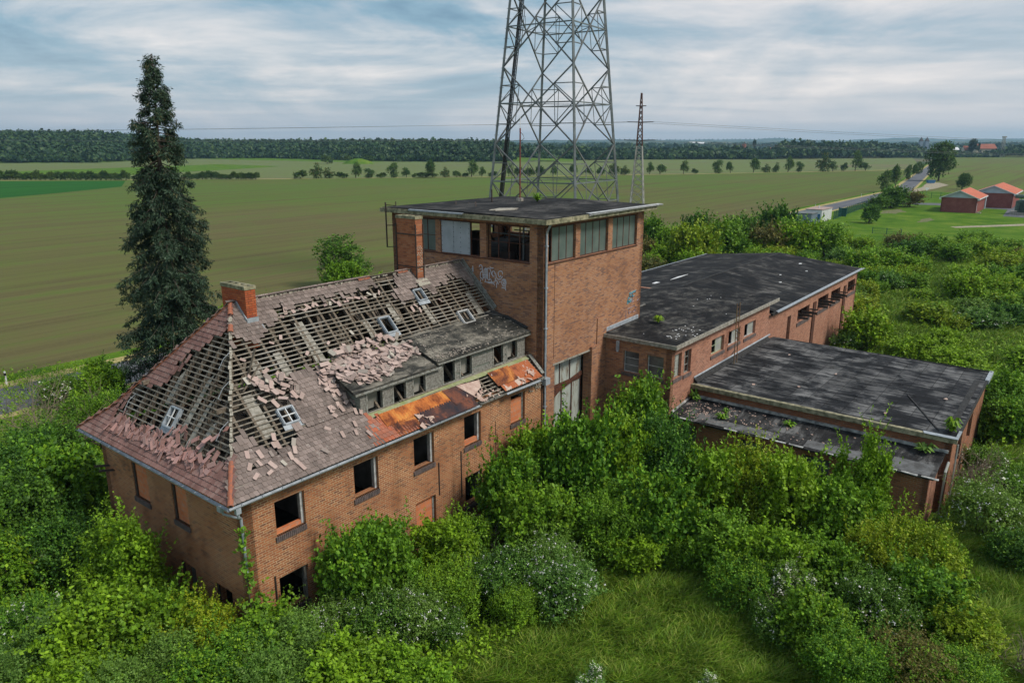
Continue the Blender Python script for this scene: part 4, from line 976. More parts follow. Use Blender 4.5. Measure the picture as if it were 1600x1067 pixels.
for (u, v) in [(1.5, 1.3), (1.9, 1.15), (2.3, 1.05), (2.55, 1.3), (2.8, 1.25), (2.7, 1.5), (2.1, .7), (2.5, .62), (1.8, .5), (1.4, .9), (2.9, .75), (3.3, .9), (1.2, .55), (2.95, .5), (3.3, 1.15), (4.2, .5), (5.3, .8), (4.9, 1.2), (3.1, .3), (1.7, .9), (5.9, .7), (6.1, 1.0), (6.3, .5)]:
    loose(fpt(u+random.gauss(0, .06), v, .09+random.random()*.05), NF, random.gauss(0, .45), 'tile_loose', 'loose pale tile scattered on the lower slope right of the near hip', 'tiles scattered on the lower front slope', .06, random.uniform(.7, .95))
for k in range(22):
    u = 5.8+k*.26+random.gauss(0, .08); loose(fpt(u, 5.08+random.gauss(0, .05), .02), NF, random.gauss(0, .8), 'tile_loose', 'slipped tile hanging under the lower edge of the tiled strip along the ridge', 'tiles hanging below the ridge strip', .3, random.uniform(.6, .95))
for (u, v) in [(4.8, 4.2), (5.3, 4.3), (12.9, 4.3), (13.0, 4.1), (12.6, 4.2), (12.3, 4.5), (7.2, 3.75), (6.0, 3.6), (3.3, 3.9), (3.9, 3.4), (14.6, 4.3), (12.5, 4.9), (8.6, 3.9)]:
    loose(fpt(u, v, .06), NF, random.uniform(-1.2, 1.2), 'tile_loose', 'single stray tile lodged on the bare battens of the long slope', 'stray tiles on the battens', .2, random.uniform(.5, .9))
for (v, u) in [(2.0, .9), (2.3, .75), (2.5, .95), (2.7, .7), (3.0, .62), (3.3, .75), (3.6, .6), (3.9, .85), (4.1, .65), (4.4, .55), (4.6, .9), (4.75, .7), (5.0, .5), (5.2, .62), (5.5, .5), (5.7, .8), (5.9, .55), (6.1, .7), (3.1, 1.0), (3.5, 1.05), (2.9, 1.15), (2.6, 1.25), (4.9, 1.1), (4.6, 1.15), (4.3, 1.05), (2.2, 1.5), (6.8, .75), (8.9, .75), (9.3, .35), (5.35, 1.0), (3.8, .4), (4.9, .3)]:
    loose(hpt(v, u, .09+random.random()*.12), NH, random.uniform(-.9, .9), 'tile_loose_red', 'loose dusky red tile jumbled above the eave of the short hip slope', 'red tiles on the hip slope', .25)
# ------------------------------------------------------------ the square switch tower
T0, T1, TV0, TV1, TZ = 17.98, 28.2, .35, 11.15, 13.72
tower = thing('brick_tower', 'square brick tower with a flat black roof and windows under the eaves', 'tower', (T0, TV0, 0), site=True)
WZ0, WZ1 = 11.72, 13.5
r_ops = [(18.12, 20.85), (21.28, 24.12), (24.6, 27.42)]
l_ops = [(1.22, 4.06), (4.5, 7.34), (7.72, 10.5)]     # v ranges on the left face
mb = MB()
mb.wall((T0, TV0), (T1, TV0), 0, TZ, .4, [(a-T0, b-T0, WZ0, WZ1) for a, b in r_ops]+[(19.08-T0, 22.5-T0, 0.3, 6.25)]); mb.build('wall', 'brick_tower', tower)
mb = MB(); mb.wall((T0, TV1), (T0, TV0), 0, TZ-.004, .4, [(TV1-b, TV1-a, WZ0, WZ1) for a, b in l_ops]); mb.build('wall', 'brick_tower_left', tower) if 'brick_tower_left' in M else mb.build('wall', 'brick_tower', tower)
mb = MB(); mb.wall((T1, TV0), (T1, TV1), 0, TZ-.003, .4, [(1.2, 4, WZ0, WZ1), (4.4, 7.2, WZ0, WZ1), (7.6, 10, WZ0, WZ1)]); mb.build('wall', 'brick_tower', tower)
mb = MB(); mb.wall((T1, TV1), (T0, TV1), 0, TZ-.002, .4, [(1, 3.8, WZ0, WZ1), (4.2, 7, WZ0, WZ1), (7.4, 9.2, WZ0, WZ1)]); mb.build('wall', 'brick_tower', tower)
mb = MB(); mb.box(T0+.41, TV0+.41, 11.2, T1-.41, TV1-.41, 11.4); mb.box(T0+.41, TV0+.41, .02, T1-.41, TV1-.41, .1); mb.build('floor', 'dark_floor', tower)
# roof slab, concrete rim and felt
RX0, RX1, RY0, RY1 = 17.42, 28.75, -.2, 11.55
mb = MB(); mb.box(RX0, RY0, 13.74, RX1, RY1, 13.97); slab = mb.build('roof_slab', 'concrete_moss', tower)
mb = MB(); mb.slab([(RX0+.12, RY0+.12, 14.0), (RX1-.06, RY0+.12, 14.0), (RX1-.06, (RY0+RY1)/2, 14.1), (RX1-.06, RY1-.1, 14.0), (RX0+.12, RY1-.1, 14.0), (RX0+.12, (RY0+RY1)/2, 14.1)], .028); mb.build('roof_felt', 'felt_tower', slab)
mb = MB()
gutter(mb, (21.2, RY0-.07, 13.98), (RX1+.5, RY0-.07, 14.02), .08); mb.slab([(21.2, RY0-.1, 14.03), (RX1+.5, RY0-.1, 14.03), (RX1+.5, RY0+.2, 14.04), (21.2, RY0+.2, 14.04)], .012); mb.build('gutter', 'paint_white', tower)
mb = MB(); mb.slab([(RX0-.03, 5.2, 14.0), (RX0+.16, 5.2, 14.02), (RX0+.16, 9.2, 14.02), (RX0-.03, 9.2, 14.0)], .012); mb.box(RX0-.03, 5.2, 13.93, RX0-.018, 9.2, 13.986); mb.build('roof_flashing', 'zinc', tower)
mb = MB()
def blob(m_, u, v, z, a, b, t=.012, n=16, s=0):
    m_.slab([(u+a*cos(2*pi*k/n)*(1+.25*sin(3*k+s)), v+b*sin(2*pi*k/n)*(1+.25*cos(2*k+s)), z) for k in range(n)], t)
blob(mb, 19.9, 4.4, 14.10, .9, .55, .02); mb.build('bare_patch', 'mortar', slab)
# windows
def glazed(side, a, b, n, z0=WZ0, z1=WZ1, fixed=T0, panes='glass_green', skip=(), bars=1, parent=tower, mat='rust_steel', depth=.12):
    P = (lambda s, d, z: (s, fixed+d, z)) if side == 'r' else (lambda s, d, z: (fixed+d, s, z))
    m_ = MB(); w_ = .05
    def bx(s0, s1, d0, d1, y0, y1):
        p, q = P(s0, d0, y0), P(s1, d1, y1); m_.box(min(p[0], q[0]), min(p[1], q[1]), min(p[2], q[2]), max(p[0], q[0]), max(p[1], q[1]), max(p[2], q[2]))
    bx(a+.002, b-.002, depth, depth+.06, z0+.002, z0+w_); bx(a+.002, b-.002, depth, depth+.06, z1-w_, z1-.002)
    for i in range(n+1):
        s_ = a+.002+(b-a-w_-.004)*i/n; bx(s_, s_+w_, depth+.003, depth+.057, z0+w_, z1-w_)
    for j in range(1, bars): z = z0+(z1-z0)*j/bars; bx(a+w_, b-w_, depth+.01, depth+.045, z-.015, z+.015)
    fr = m_.build('window_frame', mat, parent)
    for i in range(n):
        if i in skip: continue
        m_ = MB(); s_ = a+(b-a-w_)*i/n+w_; e = a+(b-a-w_)*(i+1)/n; bx(s_, e, depth+.02, depth+.032, z0+w_, z1-w_); m_.build('pane', panes, fr)
    return fr
for k, (a, b) in enumerate(r_ops): glazed('r', a, b, 4, fixed=TV0, skip=(0,) if k == 0 else (), bars=1)
f = glazed('l', *l_ops[0], 4, fixed=T0, skip=(0, 1, 2, 3), bars=2)
f = glazed('l', *l_ops[1], 4, fixed=T0, skip=(0, 1, 2, 3), bars=2)
mb = MB(); mb.box(T0+.06, 5.25, WZ0+.03, T0+.10, 6.42, WZ1-.03); mb.box(T0+.05, 6.43, WZ0+.03, T0+.09, 7.3, WZ1-.03)
wb = mb.build('window_boarding', 'board_white', tower)
mb = MB()
for v in (5.3, 5.9, 6.4, 7.25):
    for j in range(7): z = WZ0+.12+j*.26; mb.box(T0+.035, v-.015, z, T0+.05, v+.015, z+.03)
mb.build('nail_heads', 'dark_steel', wb)
glazed('l', *l_ops[2], 4, fixed=T0, bars=2)
mb = MB(); mb.box(T0-.05, 1.2, WZ0-.06, T0+.1, 10.4, WZ0-.003); mb.box(18.1, TV0-.05, WZ0-.06, 27.45, TV0+.1, WZ0-.003); mb.box(18.1, TV0-.012, WZ1+.003, 27.45, TV0+.05, WZ1+.06); mb.box(T0-.012, 1.2, WZ1+.003, T0+.05, 10.4, WZ1+.06); mb.build('lintel', 'rust_steel', tower)
# equipment left inside the glazed floor, seen through the empty frames
mb = MB()
for (u, v, a, b, h) in [(19.4, 2.2, .9, .6, 1.1), (20.8, 4.2, 1.2, .7, .8), (22.5, 2.0, .6, 1.0, 1.3), (24.5, 5, 1.2, 1.2, 1.0), (20.0, 6.4, .8, .8, 1.3), (19.2, 3.4, .4, .7, .5)]: mb.box(u, v, 11.41, u+a, v+b, 11.4+h)
for k in range(26):
    p = Vector((random.uniform(18.8, 25), random.uniform(1.2, 9), random.uniform(11.6, 13.4))); d = Vector((random.choice([0, 0, 1]), random.choice([0, 1]), random.choice([0, 1]))); d = d if d.length else Vector((0, 1, 0)); mb.beam(p, p+d*random.uniform(.6, 1.8), random.uniform(.04, .1))
mb.build('switchgear', 'dark_steel', tower)
mb = MB()
for u in (19.6, 22.4, 25.2): mb.beam((u, .8, 13.45), (u, 10.7, 13.45), .18, .3)
mb.beam((19.3, 2.6, 11.4), (19.3, 2.6, 13.4), .07); mb.beam((18.9, 1.3, 12.9), (18.9, 4.4, 12.95), .05); mb.build('crane_beam', 'galv', tower)
# big door
mb = MB(); mb.box(19.08, TV0+.55, .3, 22.5, TV0+.6, 6.24); mb.build('door_panel', 'door_panel', tower)
mb = MB()
for u in (19.12, 19.55, 20.5, 21.5, 22.4): mb.box(u, TV0+.50, .3, u+.06, TV0+.548, 4.6)
mb.box(19.3, TV0+.495, 4.6, 22.46, TV0+.54, 4.82); mb.beam((19.2, TV0+.44, 4.35), (22.4, TV0+.44, 4.95), .08, .22); mb.beam((19.2, TV0+.42, 4.0), (20.6, TV0+.40, 4.75), .06, .12)
for u in (20.3, 21.3): mb.box(u, TV0+.50, 4.83, u+.04, TV0+.548, 6.22)
mb.build('door_frame', 'rust_steel', tower)
mb = MB(); mb.box(22.52, TV0-.16, 0, 23.2, TV0-.002, 6.5); mb.box(23.2, TV0-.06, 0, 24.2, TV0-.002, 8); mb.build('pilaster', 'brick_tower', tower)
mb = MB(); mb.box(18.9, TV0-.03, 6.26, 22.5, TV0+.1, 6.34); mb.build('door_lintel', 'concrete', tower)
mb = MB(); mb.box(T0+.4, TV0+1, .1, T1-.4, TV0+1.1, 6.3); mb.build('inner_wall', 'plaster', tower)
# rain pipe on the near corner
mb = MB(); mb.tube([(18.0, -.05, 13.72), (18.05, .15, 13.45), (18.12, .27, 13.25), (18.12, .27, 1.3)], .055, 8); mb.box(17.95, .1, 5.45, 18.35, .34, 5.8)
for z in (12.6, 10.5, 8.4, 4.2, 2.3): mb.box(18.04, .2, z, 18.2, .345, z+.06)
mb.build('downpipe', 'zinc', tower)
# socket box and conduit on the left wall, pipe bracket by the far corner
mb = MB(); mb.box(T0-.08, 3.55, 9.0, T0-.002, 3.85, 9.28); mb.beam((T0-.02, 4.0, 9.05), (T0-.02, 4.1, 10.0), .03); mb.beam((T0-.02, 3.85, 9.05), (T0-.02, 4.0, 9.05), .03); mb.build('cable_box', 'white_plain', tower)
mb = MB(); x = T0-.5; x = T0-.6; mb.beam((x, 11.0, 11.75), (x, 11.0, 14.3), .06); mb.beam((x, 11.0, 14.15), (x, 10.15, 14.15), .04); mb.beam((x, 10.15, 14.13), (x, 10.15, 14.38), .04); mb.beam((x, 11.0, 13.0), (T0, 10.6, 13.0), .04); mb.beam((x, 11.0, 11.77), (T0, 10.6, 11.77), .04); mb.build('aerial_bracket', 'dark_steel', tower)
# spray paint on the brick
def strokes(P, segs, w_, name, mat, parent):
    m_ = MB()
    for s_ in segs:
        for a, b in zip(s_, s_[1:]): m_.beam(P(*a), P(*b), w_, .006, P(0, 0, 1)-P(0, 0, 0))
    return m_.build(name, mat, parent)
# traced in a 1494x1067 frame, mapped onto the wall: x -> v, y -> z
def gp(x, y, d=0): return Vector((T0-.004-d*.001, 5.35-(x/1494.)*3.12, 11.72-(y/1067.)*2.35+(x/1494.)*.28))
def arc(cx, cy, rx, ry, a0, a1, n=8): return [(cx+rx*cos(R(a0+(a1-a0)*i/n)), cy+ry*sin(R(a0+(a1-a0)*i/n))) for i in range(n+1)]
G_ = [arc(430, 280, 50, 55, 180, 330)+[(500, 400), (510, 560)], [(400, 330), (460, 325)], [(480, 380), (430, 400), (412, 470), (415, 540), (480, 560), (500, 600)], [(430, 580), (390, 680), (470, 665)],
      [(540, 560), (545, 340), (590, 300), (600, 560)], [(600, 560), (605, 320), (640, 310), (635, 560)], arc(690, 350, 60, 45, 180, 380), [(650, 340), (655, 560), (700, 600), (740, 560), (700, 540)], [(715, 400), (715, 520)],
      [(740, 320), (770, 400), (790, 460)], [(730, 270), (770, 300), (850, 300)], arc(850, 430, 50, 60, 160, 380), [(810, 450), (830, 500), (880, 490)], [(920, 420), (940, 520), (1000, 570), (1080, 560), (1140, 490)], [(1000, 400), (1010, 480), (1050, 520), (1090, 470)], arc(1075, 420, 70, 55, 190, 390),
      [(580, 560), (590, 640), (900, 640)], [(550, 630), (700, 660), (850, 670), (890, 710)], [(760, 560), (790, 640)], [(900, 530), (930, 600), (980, 620), (950, 680), (950, 770)], [(880, 600), (960, 600), (1010, 690)], [(1030, 630), (1080, 625)],
      arc(1185, 640, 70, 85, 0, 360, 12), [(1160, 600), (1200, 570), (1230, 640), (1190, 690), (1160, 650), (1200, 620)], [(1110, 760), (1210, 770), (1250, 825)], [(1230, 720), (1225, 790)], [(160, 250), (180, 400)], [(125, 330), (150, 300), (160, 380), (125, 370)], [(480, 470), (560, 470), (640, 480)], [(490, 520), (620, 520)]]
strokes(gp, G_, .045, 'graffiti', 'spray_white', tower)
def gp2(x, y, d=0): return Vector((25.0+.005125*x, TV0-.004, 9.66-.00259*y))
strokes(gp2, [[(340, 300), (500, 270)], [(350, 330), (470, 300), (500, 330)], [(350, 350), (380, 400), (330, 420)], [(330, 380), (300, 500), (350, 500), (400, 440)], [(300, 520), (380, 510)], [(330, 460), (370, 520)], [(420, 330), (420, 400), (470, 380)], [(360, 290), (480, 285), (470, 320)], [(310, 440), (330, 520), (300, 540)], [(340, 360), (420, 370)], [(320, 480), (400, 470), (380, 530)]], .10, 'graffiti', 'spray_cyan', tower)
strokes(gp2, [[(430, 420), (420, 540), (460, 500)], [(400, 380), (440, 440)], [(540, 470), (580, 500), (540, 530), (580, 540)], [(290, 690), (280, 860)], [(320, 660), (480, 640), (540, 690)], [(340, 710), (360, 800), (400, 740), (420, 790)], [(440, 730), (450, 780), (500, 770), (500, 720)], [(300, 880), (430, 880)]], .05, 'graffiti', 'spray_lilac', tower)
# faint vertical chase and rust run on the right face
mb = MB(); mb.box(18.95, TV0-.008, 6.6, 18.98, TV0-.001, 11.6); mb.build('conduit', 'rust_steel', tower)

# things standing on the tower roof
mb = MB(); mb.tube([(25.1, 7.3, 14.05), (25.1, 7.3, 18.4)], .045, 7); lr = thing('lightning_rod', 'tall thin red brown rod with a white tip standing on the flat tower roof', 'lightning rod', (25.1, 7.3, 14.08), site=True)
mb.build('rod', 'red_paint', lr); mb = MB(); mb.tube([(25.1, 7.3, 18.4), (25.1, 7.3, 19.1)], .02, 6); mb.build('rod_tip', 'white_plain', lr)
mb = MB(); mb.tube([(25.1, 7.3, 18.2), (25.22, 7.16, 18.0), (25.24, 7.1, 17.8), (25.1, 7.3, 17.6)], .015, 5); mb.build('hook', 'dark_steel', lr)
mb = MB(); mb.prism([(25.1+.22*cos(k), 7.3+.22*sin(k)) for k in (0, 1.05, 2.1, 3.14, 4.2, 5.25)], 14.08, 14.26); mb.build('foot', 'concrete', lr)
def rosette(name, label, cat, u, v, z, r, n=14, mat='leaf_bright', site=True, h=.25):
    m_ = MB(IDN)
    for k in range(n):
        a = 2.4*k; L_ = r*random.uniform(.7, 1.1); up = h*random.uniform(.4, 1.6); c, s_ = cos(a), sin(a); w_ = r*.16
        p0 = Vector((0, 0, .02)); p1 = Vector((c*L_*.55, s_*L_*.55, up)); p2 = Vector((c*L_, s_*L_, up*.7)); x = Vector((-s_, c, 0))*w_
        m_.face([p0-x*.3, p0+x*.3, p1+x, p1-x]); m_.face([p1-x, p1+x, p2+x*.2, p2-x*.2])
    L0 = S(u, v, z); m_.F = Matrix.Translation(L0); o = m_.build(name, mat, None, False, L0); return tag(o, label, cat)
rosette('weed', 'small green weed growing from a pale patch at the foot of the tower rod', 'plant', 25.0, 5.9, 14.1, .42, 30, 'leaf_mid', h=.35)
mb = MB(); blob(mb, 25.2, 5.8, 14.085, .55, .4, .02, s=2); mb.build('bare_patch', 'mortar', slab)

# ------------------------------------------------------------ one storey wing
def win(side, a, b, z0, z1, fixed, parent, cols=2, rows=2, glass='glass_dirty', skip=(), mat='paint_white'):
    glz = glazed(side, a, b, cols, z0, z1, fixed, glass, skip, rows, parent, mat, .16)
    m_ = MB()
    if side == 'r': m_.box(a-.08, fixed-.06, z0-.2, b+.08, fixed+.14, z0-.003)
    else: m_.box(fixed-.06, a-.08, z0-.2, fixed+.14, b+.08, z0-.003)
    m_.build('window_sill', 'brick_sill', parent)
WV = -3.9; WU0, WU1, WZ = 24.15, 39.3, 6.78
wing = thing('brick_wing', 'one storey orange brick wing with a flat black felt roof in front of the tower', 'building', (WU0, WV, 0), site=True)
wf = [(24.45, 25.4, 4.9, 6.3), (25.75, 26.65, 4.85, 6.25), (29.5, 31.4, 5.1, 6.1), (32.1, 34.0, 5.1, 6.08), (34.75, 36.75, 5.08, 6.03)]
wl = [(-1.9, -.9, 4.9, 6.15), (-3.42, -2.4, 4.9, 6.15)]
mb = MB(); mb.wall((WU0, WV), (WU1, WV), 0, WZ, .35, [(a-WU0, b-WU0, c, d) for a, b, c, d in wf]); mb.build('wall', 'brick_wing', wing)
mb = MB(); mb.wall((WU0, TV0-.002), (WU0, WV), 0, WZ-.003, .35, [(TV0-b, TV0-a, c, d) for a, b, c, d in wl]); mb.build('wall', 'brick_tower', wing)
mb = MB(); mb.wall((WU1, WV+.36), (WU1, 11.0), 0, 6.7, .3, []); mb.wall((WU1, 11.2), (T1+.41, 11.2), 0, 5.9, .3, []); mb.build('wall', 'brick_wing', wing)
for a, b, c, d in wf[:2]: win('r', a, b, c, d, WV, wing, 2, 3, 'glass_pale', (1,) if a > 25 else (0,), 'wood_frame')
for i, (a, b, c, d) in enumerate(wf[2:]): win('r', a, b, c, d, WV, wing, 2, 2 if i == 0 else 1, 'glass_pale', (0,), 'moss_frame' if i == 0 else 'paint_white')
for i, (a, b, c, d) in enumerate(wl): win('l', a, b, c, d, WU0, wing, 1 if i else 1, 3 if i == 0 else 2, 'glass_dirty', (), 'paint_white')
mb = MB(); mb.box(WU0+.36, WV+.36, .02, WU1, TV0-.05, .1); mb.box(WU0+.6, -1.9, .1, WU1-.2, -1.8, 6.5); mb.build('floor', 'dark_floor', wing)
mb = MB(); mb.box(T1+.01, TV0+.1, .1, T1+.1, 10.8, 6); mb.build('partition', 'plaster', wing)
zt = 7.0
mb = MB()
mb.slab([(23.95, -4.22, zt-.02), (40.1, -4.22, zt), (40.1, 2.4, zt+.06), (T1+.005, 2.4, zt+.06), (T1+.005, TV0-.003, zt+.14), (23.95, TV0-.003, zt-.02)], .2)
mb.slab([(T1+.005, 2.41, zt+.06), (40.1, 2.41, zt+.055), (41.2, 3.6, 6.79), (39.31, 11.5, 5.95), (T1+.005, 11.5, 5.95)], .2)
rf = mb.build('roof_felt', 'felt_wing', wing)
mb = MB(); mb.box(23.9, -4.27, zt-.22, 40.1, -4.221, zt+.015); mb.box(23.88, -4.27, zt-.22, 23.949, TV0-.002, zt+.0); mb.build('roof_edge', 'concrete', wing)
mb = MB(); mb.slab([(24.0, TV0-.03, zt+.26), (28.0, TV0-.03, zt+.36), (28.0, TV0-.004, zt+.38), (24.0, TV0-.004, zt+.28)], .22); mb.build('flashing', 'zinc', wing)
mb = MB(); mb.box(T1+.012, 3.3, 6.85, T1+.2, 3.5, 6.95); mb.beam((29.3, 1.9, zt+.09), (32.0, 2.0, zt+.1), .1, .05); mb.build('roof_batten', 'wood_grey', wing)
mb = MB()
for k in range(46):
    u, v = (random.gauss(26.3, 1.2), random.gauss(-3.3, .5)) if k < 26 else (random.uniform(25, 39), random.uniform(-4, 1.5))
    if v < TV0-.2 and v > -4.15: blob(mb, u, v, zt+.045, random.uniform(.02, .08), random.uniform(.02, .06), .02, 6, k)
mb.build('roof_litter', 'white_plain', wing)
mb = MB(); mb.box(23.78, -.75, 6.2, 23.92, -.6, 6.72); mb.tube([(23.85, -.67, 6.7), (23.85, -.67, 6.1)], .07, 7); mb.build('rain_hopper', 'zinc', wing)
rosette('weed', 'bright green clump growing on the wing roof near the tower wall', 'plant', 28.1, -1.0, zt+.02, .38, 50, 'leaf_bright', h=.3)
# roof ladder standing on the low roof
lad = thing('ladder', 'rusty steel ladder leading from the low roof to the roof of the wing', 'ladder', (32.0, -4.4, 4.15), site=True)
mb = MB()
for u in (31.9, 32.35): mb.beam((u, -4.45, 4.15), (u, -4.36, 8.0), .05, .04)
mb.build('stile', 'rust_yellow', lad) if 'rust_yellow' in M else mb.build('stile', 'rust_steel', lad)
mb = MB()
for k in range(13): z = 4.4+k*.28; mb.beam((31.9, -4.44+.0234*(z-4.15), z), (32.35, -4.44+.0234*(z-4.15), z), .025)
mb.build('rungs', 'rust_steel', lad)
mb = MB(); mb.beam((31.9, -4.4, 6.3), (31.4, -4.9, 6.3), .04); mb.beam((31.9, -4.4, 5.0), (31.0, -4.6, 5.0), .04); mb.build('bracket', 'dark_steel', lad)

# ------------------------------------------------------------ long hall at the back
hall = thing('brick_hall', 'long pale orange brick hall with a low black gable roof behind the wing', 'building', (39.32, -3.9, 0), site=True)
HU0, HU1 = 39.32, 63.3
ho = [(45.9, 48.8, 4.0, 5.02), (51.1, 54.0, 4.0, 5.1), (54.85, 57.7, 4.0, 5.1), (60.2, 62.7, 4.0, 5.15)]
mb = MB(); mb.wall((HU0, -3.9), (HU1, -3.9), 0, 5.78, .35, [(a-HU0, b-HU0, c, d) for a, b, c, d in ho]+[(43.5-HU0, 44.3-HU0, 2.6, 4.95)]); mb.build('wall', 'brick_wing', hall)
mb = MB(); mb.wall((HU1, -3.9), (HU1, 11.2), 0, 5.775, .35, [(3, 5, 3, 5), (9, 11, 3, 5)]); mb.wall((HU1, 11.2), (HU0, 11.2), 0, 5.77, .35, []); mb.build('wall', 'brick_wing', hall)
mb = MB(); mb.face([(HU1, -3.9, 5.777), (HU1, 11.2, 5.777), (HU1, 3.65, 6.55)]); mb.face([(HU1-.3, 11.2, 5.777), (HU1-.3, -3.9, 5.777), (HU1-.3, 3.65, 6.55)]); mb.build('gable', 'brick_wing', hall)
mb = MB(); mb.slab([(HU0-.0, -4.15, 5.98), (63.8, -4.15, 5.98), (63.8, 3.65, 6.78), (41.25, 3.65, 6.78), (40.11, -4.0, 5.99), (HU0, -4.0, 5.99)], .16); mb.slab([(39.32, 3.66, 6.78), (63.8, 3.66, 6.78), (63.8, 11.5, 5.95), (39.32, 11.5, 5.95)], .16); mb.build('roof_felt', 'felt_hall', hall)
mb = MB(); mb.beam((40, 3.65, 6.79), (63.7, 3.65, 6.79), .14, .05); mb.build('ridge_seam', 'felt_flash', hall)
mb = MB(); gutter(mb, (40.2, -4.24, 5.98), (64.4, -4.24, 5.97), .07); mb.slab([(40.2, -4.2, 6.0), (63.8, -4.2, 6.0), (63.8, -4.06, 6.01), (40.2, -4.06, 6.01)], .01); mb.slab([(39.4, 11.5, 5.97), (63.8, 11.5, 5.97), (63.8, 11.6, 5.97), (39.4, 11.6, 5.97)], .05); mb.build('gutter', 'zinc', hall)
for a, b, c, d in ho:
    glazed('r', a, b, 3, c, d, -3.9, 'glass_dirty', (0, 1, 2), 1, hall, 'rust_steel', .2)
    m_ = MB(); m_.box(a-.1, -3.97, c-.28, b+.1, -3.8, c-.003); m_.build('window_sill', 'brick_sill', hall)
    m_ = MB()
    for k in range(3):
        u = a+.5+k*(b-a-.7)/2
        if a < 60: m_.beam((u, -3.6, c+.35), (u+.25, -4.5, c+.32), .09, .16); m_.beam((u+.2, -3.6, c+.62), (u+.5, -4.5, c+.58), .07, .1)
        else: m_.beam((u, -3.6, c+.35), (u+.2, -4.0, c+.6), .07, .1)
    m_.build('swung_casement', 'dark_steel', hall)
mb = MB(); mb.box(43.52, -3.65, 2.6, 44.28, -3.6, 4.95); mb.build('door', 'wood_grey', hall)
for a in (49.75, 58.8): m_ = MB(); m_.box(a, -3.98, 0, a+.7, -3.901, 5.0); m_.build('pilaster', 'rust_steel', hall)
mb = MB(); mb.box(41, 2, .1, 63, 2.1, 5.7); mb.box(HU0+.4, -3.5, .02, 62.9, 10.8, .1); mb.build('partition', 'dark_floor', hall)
mb = MB()
for (u, v, a, b) in [(46, 6.2, 1.4, .12), (42.5, 6.6, .5, .2), (50, -1, .2, .1), (53, 0, .15, .1), (57, -1, .15, .1), (60, .5, .3, .15)]:
    z = 6.78-abs(v-3.65)*.105; blob(mb, u, v, z+.02, a, b, .03, 8, u)
mb.build('roof_litter', 'white_plain', hall)

# ------------------------------------------------------------ low hall with the broad flat roof
low = thing('low_brick_hall', 'low brick hall with a broad wrinkled black felt roof in front of the long hall', 'building', (26.9, -17.2, 0), site=True)
mb = MB()
mb.wall((27.15, -4.25), (27.15, -17.2), 0, 3.78, .3, []); mb.wall((27.15, -17.2), (40.2, -17.2), 0, 3.775, .3, [(2, 4, 1.5, 3), (6, 8, 1.5, 3)]); mb.wall((40.2, -17.2), (40.2, -4.25), 0, 3.77, .3, [(3, 5, 1.5, 3)]); mb.build('wall', 'brick_dark', low)
mb = MB(); mb.box(27.5, -16.9, .02, 39.9, -4.2, .1); mb.build('floor', 'dark_floor', low)
mb = MB(); mb.slab([(27.12, -17.32, 3.99), (40.35, -17.32, 3.98), (40.35, -4.0, 4.1), (40.2, -4.0, 4.1), (39.3, -3.91, 4.1), (27.12, -3.91, 4.03)], .2); mb.build('roof_felt', 'felt_low', low)
mb = MB(); mb.box(26.86, -17.4, 3.80, 27.118, -3.92, 4.04); mb.build('roof_edge', 'concrete_moss', low)
mb = MB(); mb.box(40.352, -17.4, 3.8, 40.42, -4.3, 4.06); mb.box(27.12, -17.39, 3.8, 40.42, -17.322, 4.01); mb.build('roof_edge', 'felt_flash', low)
mb = MB(); mb.slab([(38.3, -17.46, 4.03), (40.6, -17.46, 4.03), (40.6, -17.25, 4.04), (38.3, -17.25, 4.04)], .22); mb.slab([(26.84, -17.43, 4.06), (28.2, -17.43, 4.05), (28.2, -17.3, 4.05), (26.84, -17.3, 4.06)], .03); mb.slab([(26.8, -17.4, 4.07), (27.14, -17.4, 4.07), (27.14, -15.9, 4.07), (26.8, -16.0, 4.07)], .02); mb.build('roof_flashing', 'zinc', low)
mb = MB(); mb.beam((32.6, -14.2, 4.02), (27.7, -16.5, 4.02), .07, .05); mb.beam((38, -16.9, 4.0), (28, -16.9, 4.0), .3, .035); mb.build('roof_seam', 'felt_flash', low)
mb = MB(); mb.slab([(27.2, -3.915, 4.32), (39.3, -3.915, 4.36), (39.3, -4.16, 4.13), (27.2, -4.16, 4.1)], .03); mb.build('upstand', 'felt_flash', low)
mb = MB(); mb.slab([(27.2, -3.908, 4.40), (39.8, -3.908, 4.42), (39.8, -3.95, 4.38), (27.2, -3.95, 4.36)], .04); mb.build('wall_flashing', 'zinc', low)
mb = MB()
for (u, v) in [(36.5, -6.4), (30.2, -9), (29.0, -6.8), (34, -10), (28.6, -13.9), (33, -16)]: blob(mb, u, v, 4.07, random.uniform(.06, .16), random.uniform(.05, .1), .03, 6, u)
mb.build('roof_litter', 'torn_pink', low)
# wrinkles of the felt, real folds
mb = MB()
for k in range(150):
    u, v = random.uniform(27.6, 39.6), random.uniform(-16.4, -4.8); L_ = random.uniform(.25, .9); z = 4.02+(v+17.3)*.005
    mb.tube([(u+random.gauss(0, .05), v, z), (u+random.gauss(0, .08), v+L_*.5, z+.012), (u+random.gauss(0, .05), v+L_, z)], [.006, .02, .006], 5, False)
mb.build('felt_wrinkles', 'felt_low', low)

